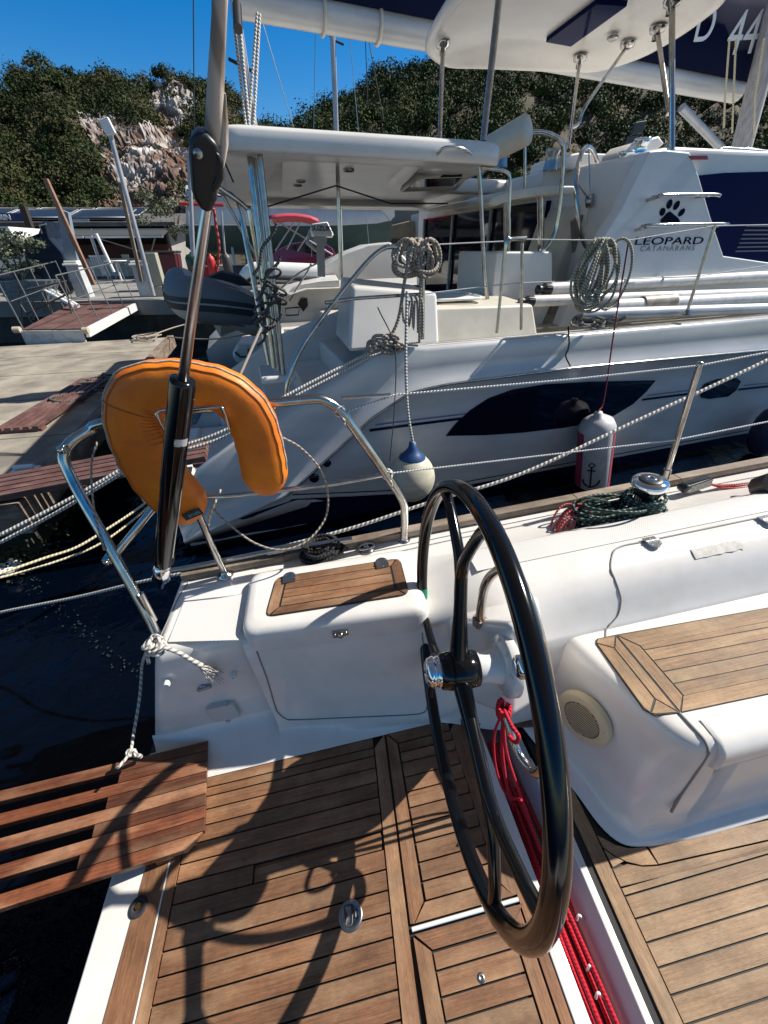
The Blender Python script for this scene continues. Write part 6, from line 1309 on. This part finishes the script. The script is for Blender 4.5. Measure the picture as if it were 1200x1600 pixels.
# gangway ramp
rp=thing('gangway',MW,tuple(w(130,520,z=.75)),'red brown decked gangway with thin steel railings leading down from the quay','gangway')
A,B2,C2,D2=wpt(35,516,9.6),wpt(128,512,9.4),wpt(215,470,12.9),wpt(120,470,13.0)
A.z=B2.z=(A.z+B2.z)/2
g=G(); n_=Vector((0,0,-.05)); g.prism([A,B2,C2,D2],n_)
part('ramp_deck',g,mat('ramp_red',(.085,.035,.03),.8,col2=(.14,.07,.055),nscale=3,bump=.3,bscale=20),rp)
g=G(); n3=Vector((0,-.04,0)); g.prism([B2+Vector((0.02,-.01,0)),C2+Vector((.02,0,0)),C2+Vector((.02,0,-.16)),B2+Vector((.02,-.01,-.16))],(.06,.02,0)); part('side_beam',g,whitew,rp); g=G(); bt_=.30
g.prism([A+Vector((-.02,-.03,-.02)),B2+Vector((.0,-.03,-.02)),B2+Vector((.0,-.03,-bt_)),A+Vector((-.02,-.03,-bt_))],(0,-.03,0)); part('front_board',g,mat('white_wash',(.55,.55,.53),.8,col2=(.32,.30,.27),nscale=7,ncon=(.5,.75)),rp)
g=G(); H3=Vector((-.0,0,.92))
for (s0,s1) in ((B2,C2),(A,D2)):
    tops=[]
    for k in range(5):
        f=k/4*.92+.02; p=s0.lerp(s1,f); q=p+Vector((-.12 if s0 is B2 else -.05,0,.90)); g.tube([p-Vector((0,0,.1)),q],.012,6); tops.append(q)
    g.tube(tops,.012,6); g.tube([t_-Vector((-.06,0,.42)) for t_ in tops],.009,6)
part('railing',g,mat('rail_steel',(.25,.25,.24),.5,.8),rp)
rlm=mat('roller',(.45,.38,.28),.7)
for q0,q1 in ((A+Vector((0,-.05,.0)),A+Vector((-.12,-.05,0))),(B2+Vector((.02,-.05,-.03)),B2+Vector((.12,-.05,-.03)))):
    g=G(); g.tube([q0,q1],.06,10); part('roller',g,rlm,rp)
# bent metal railing heap, white ladder, and pot plant left
g=G()
for (a,bb) in (((35,515),(30,455)),((52,500),(50,450)),((30,455),(100,440)),((70,490),(62,450)),((40,490),(115,455)),((28,470),(60,520)),((85,500),(70,455)),((100,440),(112,490))): g.tube([wpt(*a,11.2),wpt(*bb,11.2)],.02,6)
solo('bent_railing',g,mat('old_railing',(.14,.135,.13),.6,.6),'bent grey steel railing left of the gangway foot','railing')
g=G()
for dx in (0,12): g.tube([wpt(62+dx,450,12.4),wpt(115+dx*.6,478,11.6)],.045,8)
solo('white_pipe',g,whitep,'two white pipes leaning at the quay edge behind the bent railing','pipes')
def plant(u,v,y,R0,n,label,seed,m,name='potted_shrub'):
    p=wpt(u,v,y); t_=thing(name,MW,tuple(p),label,'shrub'); rr=random.Random(seed); cs=[];rs=[]
    for k in range(n): cs.append(tuple(p+Vector((rr.uniform(-1,1)*R0,rr.uniform(-.5,.5)*R0,rr.uniform(0,1.1)*R0))-OFF[t_.name])); rs.append(R0*rr.uniform(.25,.45))
    o=leaves('foliage',cs,rs,220,.075,m,seed,flat=.9); o.parent=t_
    g=G(); 
    for k in range(6): g.tube([p-Vector((0,0,.25)),p+Vector((rr.uniform(-.5,.5)*R0,rr.uniform(-.3,.3)*R0,rr.uniform(.4,.9)*R0))],[.03,.01],6)
    part('stem',g,mat('bark',(.09,.065,.045),.9),t_); return t_
lmo=leafmat('olive_leaves',(.06,.075,.045),(.12,.14,.09),(.20,.22,.15))
plant(25,425,12.8,.75,14,'grey green bush in a planter at the left edge of the quay',3,lmo)
plant(272,365,20,.0001+1.0,10,'pale green bush beside the dark red bin',5,lmo,'quay_bush')
g=G(); g.hexa([wpt(20,472,12.3)+Vector(d) for d in ((-.1,0,-.0),(.7,0,0),(.7,.5,0),(-.1,.5,0))]+[wpt(14,440,12.3)+Vector(d) for d in ((-.25,-.1,0),(.85,-.1,0),(.85,.6,0),(-.25,.6,0))]); solo('planter',g,mat('planter_blue',(.22,.26,.28),.6,col2=(.10,.11,.12),nscale=20),'grey blue speckled planter under the left bush','planter')
# dark dinghy/motor under cover by the wall
g=G(); 
P=[wpt(u,v,15) for u,v in ((38,395),(42,372),(60,365),(68,345),(75,372),(95,395),(108,430),(100,445),(45,440))]; g.prism(P,(0,.8,0)); sc2=thing('parked_scooter',MW,tuple(P[8]),'dark blue scooter parked on the quay by the building','scooter'); part('body',g,mat('dark_blue_paint',(.008,.014,.028),.6,spec=.1,col2=(.02,.03,.05),nscale=3),sc2)
for u in (55,98): g=G(); p=wpt(u,440,14.95); g.lathe((p.x,p.y,QZ+.28),(0,1,0),[(0,-.02),(.2,-.02),(.28,0),(.28,.12),(0,.12)],18); part('wheel',g,blackr,sc2)
g=G(); g.tube([wpt(66,365,15),wpt(62,352,15),wpt(72,350,14.6)],.02,6); part('handlebar',g,steeld,sc2)
g=G(); g.prism([wpt(u,v,14.96) for u,v in ((44,372),(58,366),(64,388),(48,392))],(0,.03,0)); part('windscreen',g,glassb,sc2)
vn=thing('parked_van',MW,tuple(wpt(0,420,16)),'white van front at the left edge beside the blue sign','van')
g=G(); P=[wpt(u,v,16) for u,v in ((-90,352),(12,354),(30,382),(42,398),(44,425),(-90,425))]; g.prism(P,(0,1.8,0)); part('body',g,gelcat,vn)
g=G(); P=[wpt(u,v,15.97) for u,v in ((-60,356),(8,357),(22,384),(-60,386))]; g.prism(P,(0,.03,0)); part('window',g,glassd,vn)
g=G(); g.tube([wpt(-8,356,15.95),wpt(0,386,15.95)],.03,6); part('window_pillar',g,whitep,vn)
# white plastic chairs
def chair(x,y,rz,sc,label,first=None):
    M_=Matrix.Translation((x,y,QZ))@Matrix.Rotation(rz,4,'Z')@Matrix.Scale(sc,4)
    if first: q=ctree(first); q.matrix_world=M_; q['label']=label; return q
    t_=thing('plastic_chair',M_,(0,0,0),label,'chair','white plastic chairs on the quay')
    g=G(); g.box((-.23,-.22,.42),(.23,.22,.45)); part('seat',g,whitep,t_,bevel=.015)
    g=G(); 
    for k in range(5): g.box((-.2+.09*k,.2,.45),(-.15+.09*k,.23,.86))
    g.box((-.23,.195,.82),(.23,.235,.90)); part('backrest',g,whitep,t_,bevel=.008)
    for sx_ in (-1,1):
        for sy in (-1,1): g=G(); g.tube([(sx_*.2,sy*.19,.42),(sx_*.25,sy*.24,0)],.02,6); part('leg',g,whitep,t_)
        g=G(); g.tube([(sx_*.23,.2,.68),(sx_*.25,-.15,.66),(sx_*.23,-.2,.43)],.018,6); part('armrest',g,whitep,t_)
    return t_
pp=w(160,436,z=QZ); c0=chair(pp.x,pp.y,.3,1,'white plastic chair nearest the reddish timber pile')
for (u,v,rz,lb) in ((182,434,2.6,'white plastic chair facing away in the middle of the chair group'),(200,432,-.5,'white plastic chair at the right end of the chair group'),(172,418,3.3,'white plastic chair behind the chair group near the white boards')): pp=w(u,v,z=QZ); chair(pp.x,pp.y,rz,1,lb,c0)
pp=w(190,438,z=QZ); g=G(); g.lathe(pp,(0,0,1),[(0,.68),(.42,.68),(.44,.70),(.44,.72),(0,.725)],24); t_=thing('plastic_table',MW,tuple(pp),'round white plastic table among the chairs','table'); part('tabletop',g,whitep,t_); g=G(); g.tube([pp,pp+Vector((0,0,.68))],.04,8); part('pedestal',g,whitep,t_)
# standing oars/masts near chairs
for (a,bb,lb) in (((178,425),(150,365),'thin white spar leaning against the building left of the chairs'),((163,430),(142,368),'short grey spar leaning behind the chairs')): post('leaning_spar',*a,*bb,17,.05,whitep if 'white' in lb else alu,lb,'spar')
# red bin
def bin_(u,v,y,s_,m,label):
    p=wpt(u,v,y); p.z=QZ; t_=thing('wheelie_bin',MW,tuple(p),label,'bin'); g=G(); g.hexa([p+Vector(d)*s_ for d in ((-.5,-.35,.1),(.5,-.35,.1),(.5,.35,.1),(-.5,.35,.1),(-.62,-.42,1.15),(.62,-.42,1.15),(.62,.42,1.15),(-.62,.42,1.15))]); part('body',g,m,t_,bevel=.03); g=G(); g.box(p+Vector((-.65,-.46,1.16))*s_,p+Vector((.65,.46,1.24))*s_); part('lid',g,blackr,t_,bevel=.03); g=G(); 
    for sx_ in (-.4,.4): g.tube([p+Vector((sx_,-.3,.08))*s_,p+Vector((sx_+.06,-.3,.08))*s_],.08*s_,12)
    part('wheel',g,blackr,t_); return t_
bin_(262,440,15.5,.85,mat('bin_red',(.09,.012,.018),.5),'dark red wheelie bin with black lid beyond the quay edge')
# coloured things between bin and dinghy
for (u,v,y,h,r,col,lb,nm) in ((330,410,17,.95,.14,(.45,.02,.02),'red fire extinguisher standing on the quay by the rocks','fire_extinguisher'),(355,412,17,1.0,.16,(.05,.05,.05),'dark gas cylinder standing near the red extinguisher','gas_cylinder'),(300,395,19,1.0,.3,(.015,.05,.03),'dark green drum beyond the hanging dinghy','drum')):
    p=wpt(u,v,y); p.z=QZ; g=G(); g.lathe(p,(0,0,1),[(0,0),(r,0),(r,h*.8),(r*.8,h*.9),(r*.3,h*.95),(r*.3,h),(0,h)],18); solo(nm,g,mat(nm+'_paint',col,.5),lb,nm.replace('_',' '))
# hauled-out boat with grey cover and green bottom
hb=thing('hauled_out_boat',MW,tuple(wpt(470,390,22)),'big white hauled out boat hull with dark green bottom standing on the quay','boat')
g=G(); Yb=20.5
def hsec(u,vt,vb,yy,inw): a,bq=wpt(u,vt,yy),wpt(u,vb,yy); return a,bq
rows=[]
for u,vt,vm,vb in ((290,290,352,385),(340,300,352,387),(400,309,353,389),(470,316,353,390),(540,320,352,390),(590,322,349,388),(612,323,344,372)):
    a,m_1,bq=wpt(u,vt,Yb),wpt(u,vm,Yb+.15),wpt(u,vb,Yb+.8); rows.append([a+Vector((0,3.4,.1)),a+Vector((0,.2,.03)),a,m_1,bq])
gt=G(); gt.loft([r[:4] for r in rows]); part('topsides',gt,mat('hull_grey_white',(.62,.64,.65),.35,col2=(.52,.54,.55),nscale=1),hb); gb=G(); gb.loft([[r[3],r[4],r[4]+Vector((0,1.4,-.25))] for r in rows]); part('bottom',gb,mat('antifoul_green',(.035,.075,.07),.7,col2=(.055,.10,.095),nscale=1.5),hb)
g=G(); g.tube([Vector(r[2])+Vector((0,-.02,-.12)) for r in rows],.02,6); part('sheer_stripe',g,navyp,hb)
for u in (360,470,580): g=G(); p=wpt(u,380,Yb+.6); g.tube([(p.x,p.y,QZ),p+Vector((0,.3,.3))],.06,8); part('stand',g,steeld,hb)
g=G(); g.prism([wpt(595,324,19),wpt(616,322,19),wpt(617,338,19),wpt(610,345,19)],(0,.3,0)); part('transom_fin',g,gelcat,hb)
# red car
car=thing('red_car',MW,tuple(wpt(460,430,17)),'dark red hatchback parked on the quay behind the outboard motor','car')
yc=17.0
body=[(384,432),(384,415),(398,404),(424,399),(438,388),(455,380),(478,377),(505,378),(520,388),(526,400),(526,418),(522,432)]
P=[wpt(u,v,yc) for u,v in body]; zmin=QZ+.25
P=[Vector((p.x,p.y,max(p.z,zmin))) for p in P]; g=G()
rows=[]
cx_=sum(P,Vector())/len(P)
for dy,f in ((-.0,.97),(.06,1.0),(1.5,1.0),(1.6,.97)): rows.append([Vector((cx_.x+(p.x-cx_.x)*f,yc+dy+(.22 if p.z>cx_.z+.3 and dy<1 else 0)-(.22 if p.z>cx_.z+.3 and dy>1 else 0),cx_.z+(p.z-cx_.z)*f)) for p in P])
g.loft(rows,closed=True,caps=True,sm=False); cb=part('body',g,mat('car_red',(.16,.004,.018),.25,coat=.8),car,bevel=.02)
g=G(); g.prism([wpt(u,v,yc+.10) for u,v in ((436,398),(446,388),(460,383),(478,381),(500,383),(510,392),(500,398))],(0,.12,0)); part('side_window',g,glassd,car)
for u in (408,503): p=wpt(u,428,yc); g=G(); g.lathe((p.x,yc-.03,QZ+.31),(0,1,0),[(0,0),(.2,0),(.31,.01),(.31,.2),(0,.2)],20); part('wheel',g,blackr,car); 
# motor boat stern with outboard, red bimini and tender
mbt=thing('motor_boat',MW,tuple(wpt(480,500,9)),'white sailing boat stern with bathing platform moored beyond the catamaran','boat')
ym=9.0
stp=[(437,510),(440,470),(455,452),(470,445),(500,440),(530,438),(535,500),(500,506),(478,512)]
g=G(); rows=[[wpt(u,v,ym) for u,v in stp],[wpt(u,v,ym)+Vector((.1,2.2,0)) for u,v in stp]]; g.loft(rows,closed=True,caps=True,sm=False); part('stern',g,gelcat,mbt,bevel=.04)
g=G(); P=[wpt(438,505,ym-.02),wpt(498,505,ym-.02),wpt(530,520,ym-.7),wpt(440,520,ym-.7)]; g.prism([Vector((p.x,p.y,P[0].z)) for p in P],(0,0,-.10)); part('bathing_platform',g,gelcat,mbt,bevel=.03)
g=G(); P=[wpt(u,v,ym-.01) for u,v in ((446,482),(468,480),(466,492),(447,493))]; g.tube(P,.012,6,closed=True); g.prism([wpt(u,v,ym-.02) for u,v in ((465,475),(470,466),(480,466),(481,478),(474,487))],(0,.04,0)); part('stern_locker',g,graypl,mbt)
g=G(); rows=[]
for t in np.linspace(0,1,10):
    x0=wpt(445+190*t,460-55*t,ym).x; y_=ym+.6+9*t; zt=1.25+.25*t; hw_=1.3*(1-t**3); rows.append([Vector((x0+.4*t*9,y_-hw_*.3-.5,zt)),Vector((x0+3*t-.2,y_-.3,.3)),Vector((x0+3*t,y_,-.2))])
g.loft(rows); 
P=[wpt(u,v,11) for u,v in ((470,455),(500,418),(540,395),(575,382),(610,378),(640,410),(620,450),(540,470))]; g=G(); g.prism(P,(0,1.5,0)); part('topsides',g,gelcat,mbt,bevel=.05)
for l in (((438,452),(470,425),(520,400)),((452,470),(480,425),(486,412))): g=G(); g.tube([wpt(u,v,ym-.1) for u,v in l],.018,6,smooth=3); part('pushpit',g,steel,mbt)
ob_=thing('outboard_motor',MW,tuple(wpt(510,430,8.8)),'white outboard motor clamped on the stern of the boat beyond the catamaran','outboard motor'); yo=8.6
g=G(); cw=[(486,352),(488,349),(512,346),(514,349),(522,366),(520,371),(488,369),(485,362)]; rows=[]
for dy,f in ((0,.86),(.05,.97),(.12,1),(.3,1),(.38,.9)):
    P=[wpt(u,v,yo) for u,v in cw]; cx_=sum(P,Vector())/len(P); rows.append([cx_+(p-cx_)*f+Vector((0,dy,0)) for p in P])
g.loft(rows,closed=True,caps=True,sm=True); part('cowling',g,whitep,ob_); o_=wpt(503,357,yo-.01); text('lettering','SUZUKI',.10,frame3(o_,(1,0,-.02),(0,0,1)),blackm,ob_,ext=.003,sx=1.1,bold=.002)
g=G(); g.obox(wpt(500,372,yo+.2),wpt(502,432,yo+.2),.14,.12,up=(0,1,0)); g.obox(wpt(490,372,yo+.15),wpt(510,378,yo+.15),.12,.12,up=(0,1,0)); g.tube([wpt(485,360,yo+.2),wpt(480,380,yo+.1),wpt(495,392,yo+.1)],.03,8); part('leg',g,mat('outboard_leg',(.40,.40,.40),.4),ob_)
bm_=thing('red_bimini',MW,tuple(wpt(460,385,12)),'pinkish red bimini awning on thin poles above the red car','awning'); ybm=12.0
g=G(); rows=[]
for t in np.linspace(0,1,7): u=421+76*t; v=339-5*math.sin(t*PI)+3*t+(0 if t<.99 else 2); rows.append([wpt(u,v,ybm)+Vector((0,-.6,-.05)),wpt(u,v,ybm)+Vector((0,0,0.03)),wpt(u,v,ybm)+Vector((0,.9,.03)),wpt(u,v,ybm)+Vector((0,1.4,-.05))])
g.loft(rows); q=part('canopy',g,mat('faded_red_canvas',(.50,.045,.08),.7,col2=(.42,.04,.06),nscale=4),bm_); so2=q.modifiers.new('s','SOLIDIFY'); so2.thickness=.03
g=G()
for a,bb in (((425,341),(520,398)),((470,346),(448,390)),((460,346),(430,392)),((495,346),(465,392))): g.tube([wpt(*a,ybm),wpt(*bb,ybm)],.018,6)
part('frame_pole',g,alu,bm_)
tn=thing('white_tender',MW,tuple(wpt(440,445,10.5)),'white inflatable tender with black strake lying in front of the red car','dinghy'); g=G(); g.tube([wpt(385,440,10.8),wpt(392,430,10.6),wpt(410,425,10.5),wpt(500,428,10.5)],.20,14,smooth=4); part('tube',g,whitep,tn); g=G(); g.tube([wpt(383,443,10.55),wpt(392,436,10.38),wpt(410,434,10.28),wpt(500,437,10.28)],.035,8,smooth=4); part('strake',g,blackr,tn)
# pile of nets, ropes and lobster pots right of the outboard
g=G(); rr_=random.Random(31)
for k in range(60):
    q=wpt(rr_.uniform(560,670),rr_.uniform(400,445),14+rr_.random()); a=rr_.uniform(.1,.35); t0=rr_.random()*3; g.tube([q+Vector((a*math.cos(t),a*.4*math.sin(t+t0),a*.6*math.sin(t))) for t in [2*PI*j/9 for j in range(9)]],.018,4,closed=True)
solo('net_pile',g,greyr,'grey pile of nets and ropes on the quay seen beneath the hardtop','net pile')
g=G()
for k in range(7): g.tube([wpt(590,398+7*k,13.5),wpt(665,396+7*k,13.5)],.02,5)
for k in range(9): g.tube([wpt(590+9*k,396,13.5),wpt(590+9*k,440,13.5)],.02,5)
solo('wire_crate',g,steeld,'wire mesh crate in front of the pile of nets','crate')
# far small building with tarpaulin, green bin
g=G(); P=[wpt(u,v,26) for u,v in ((608,372),(610,352),(640,345),(662,348),(668,372))]; g.prism(P,(0,2,0)); solo('covered_pallets',g,mat('tan_tarp',(.33,.25,.15),.8,col2=(.24,.18,.11),nscale=2),'tan tarpaulin covered stack beyond the nets','stack',bevel=.05)
sh=thing('white_cabin',MW,tuple(wpt(675,385,24)),'small white cabin with a window beyond the catamaran cockpit','cabin'); P=[wpt(u,v,24) for u,v in ((664,400),(664,330),(720,326),(720,400))]; g=G(); g.prism(P,(0,3,0)); part('wall',g,gelcat,sh); P=[wpt(u,v,23.95) for u,v in ((680,362),(680,345),(705,344),(705,362))]; g=G(); g.prism(P,(0,.06,0)); part('window',g,glassb,sh)
P=[wpt(u,v,28) for u,v in ((612,380),(612,325),(672,322),(672,380))]; g=G(); g.prism(P,(0,4,0)); solo('grey_shed',g,mat('shed_grey',(.10,.12,.12),.7,bump=.5,bscale=2,stretch=(8,1,.2)),'dark grey corrugated shed behind the tan tarpaulin stack','shed')
# small white boat under the dinghy
sb_=thing('small_boat',MW,tuple(wpt(395,575,7)),'small pale blue and white boat on the water under the hanging dinghy','boat'); ys_=7.0; g=G()
P=[wpt(u,v,ys_) for u,v in ((363,552),(370,538),(440,536),(440,570),(372,570),(364,560)) ]; g.prism(P,(0,2.5,0)); part('gunwale',g,gelcat,sb_,bevel=.05); P=[wpt(u,v,ys_+.1) for u,v in ((370,565),(440,565),(440,582),(376,582))]; g=G(); g.prism([P[0],P[1],Vector((P[2].x,P[2].y,-.1)),Vector((P[3].x,P[3].y,-.1))],(0,2.2,0)); part('hull',g,mat('pale_blue_hull',(.16,.24,.32),.4),sb_)
g=G(); g.tube([wpt(367,550,ys_-.02),wpt(375,558,ys_-.03),wpt(388,557,ys_-.03),wpt(388,545,ys_)],.014,6); part('grab_line',g,blackr,sb_)
# masts of other yachts against the sky
def mast(u0,v0,u1,v1,y,r,label,spr,m=alu):
    p,q=wpt(u0,v0,y),wpt(u1,v1,y); t_=thing('yacht_mast',MW,tuple(p),label,'mast','masts of moored yachts'); g=G(); g.tube([p,q+(q-p)*.8],r,12); part('spar',g,m,t_)
    for (ua,va,ub,vb) in spr: g=G(); g.tube([wpt(ua,va,y),wpt(ub,vb,y)],r*.35,6); part('spreader',g,blackm,t_)
    g=G()
    for s_ in (-1,1): g.tube([p+Vector((s_*1.0,0,0)),q+(q-p)*.8],.012,4)
    part('shroud',g,steeld,t_)
mast(533,400,519,38,16,.075,'silver mast with dark angled spreader rising behind the hardtop',[(511,47,519,62),(519,62,537,70)])
mast(402,230,366,0,13,.09,'silver mast with black spreader crossing the mainsheet tackle',[(357,92,403,116)])
g=G(); g.tube([wpt(304,225,8),wpt(303,110,8),wpt(302,-30,8)],.008,5); solo('thin_stay',g,mat('dark_wire',(.03,.03,.03),.5),'thin dark wire stay left of the backstay against the sky','stay')
for (a,bb,y,lb) in (((575,170),(570,40),14,'thin shroud wire right of the slim silver mast'),((600,190),(574,52),14,'thin shroud wire slanting over the right hill')):
    g=G(); g.tube([wpt(*a,y),wpt(*bb,y)],.012,4); solo('thin_stay',g,mat('dark_wire',(.03,.03,.03),.5),lb,'stay')
g=G(); g.tube([wpt(280,318,16),wpt(398,322,16)],.05,8); solo('red_tube',g,mat('red_tube',(.40,.03,.04),.5),'thin red horizontal awning bar behind the backstay rod','bar')
g=G(); P=[wpt(u,v,12) for u,v in ((284,238),(300,236),(302,247),(288,244))]; g.prism(P,(0,.2,0)); g.tube([wpt(295,240,12.1),wpt(302,400,12.1)],.05,8); solo('street_lamp',g,alu,'grey lamp head on a post just left of the black block','street lamp',bevel=.02)

# more boatyard clutter between the moored boats and the hauled out hull
for k,(u,v,y,col,lb) in enumerate(((318,405,18,(.30,.02,.03),'small red crate stacked at the foot of the rocks'),(345,408,19,(.42,.42,.40),'small pale crate at the foot of the rocks'),(372,402,19,(.03,.05,.10),'small blue crate behind the bundle of steel posts'))):
    p=wpt(u,v,y); p.z=QZ; g=G(); g.hexa([p+Vector(d) for d in ((-.35,-.25,0),(.35,-.25,0),(.35,.25,0),(-.35,.25,0),(-.4,-.3,.55),(.4,-.3,.55),(.4,.3,.55),(-.4,.3,.55))])
    g.box(p+Vector((-.43,-.33,.5)),p+Vector((.43,.33,.56))); solo('crate',g,mat('crate_paint',col,.6,col2=tuple(x*.6 for x in col),nscale=6),lb,'crate',bevel=.02)
for k,(x,lb) in enumerate(((300,'thin bare mast of a laid up dinghy left of the hauled out hull'),(352,'thin bare mast just right of the backstay rod behind the quay'))):
    p,q=wpt(x,400,19),wpt(x-6,330,19); g=G(); g.tube([p,q],.035,8); g.tube([q.lerp(p,.3)-Vector((.5,0,0)),q.lerp(p,.3)+Vector((.5,0,0))],.015,6); solo('dinghy_mast',g,alu,lb,'mast')
for k,(u,lb) in enumerate(((545,'left of two mooring bollards on the quay under the hardtop'),(575,'right of two mooring bollards on the quay under the hardtop'))):
    p=wpt(u,440,13.2); p.z=QZ; g=G(); g.lathe(p,(0,0,1),[(.16,0),(.12,.05),(.10,.25),(.17,.32),(.17,.38),(0,.42)],18); solo('mooring_bollard',g,mat('bollard_iron',(.05,.05,.05),.7),lb,'bollard',group='iron bollards under the hardtop')
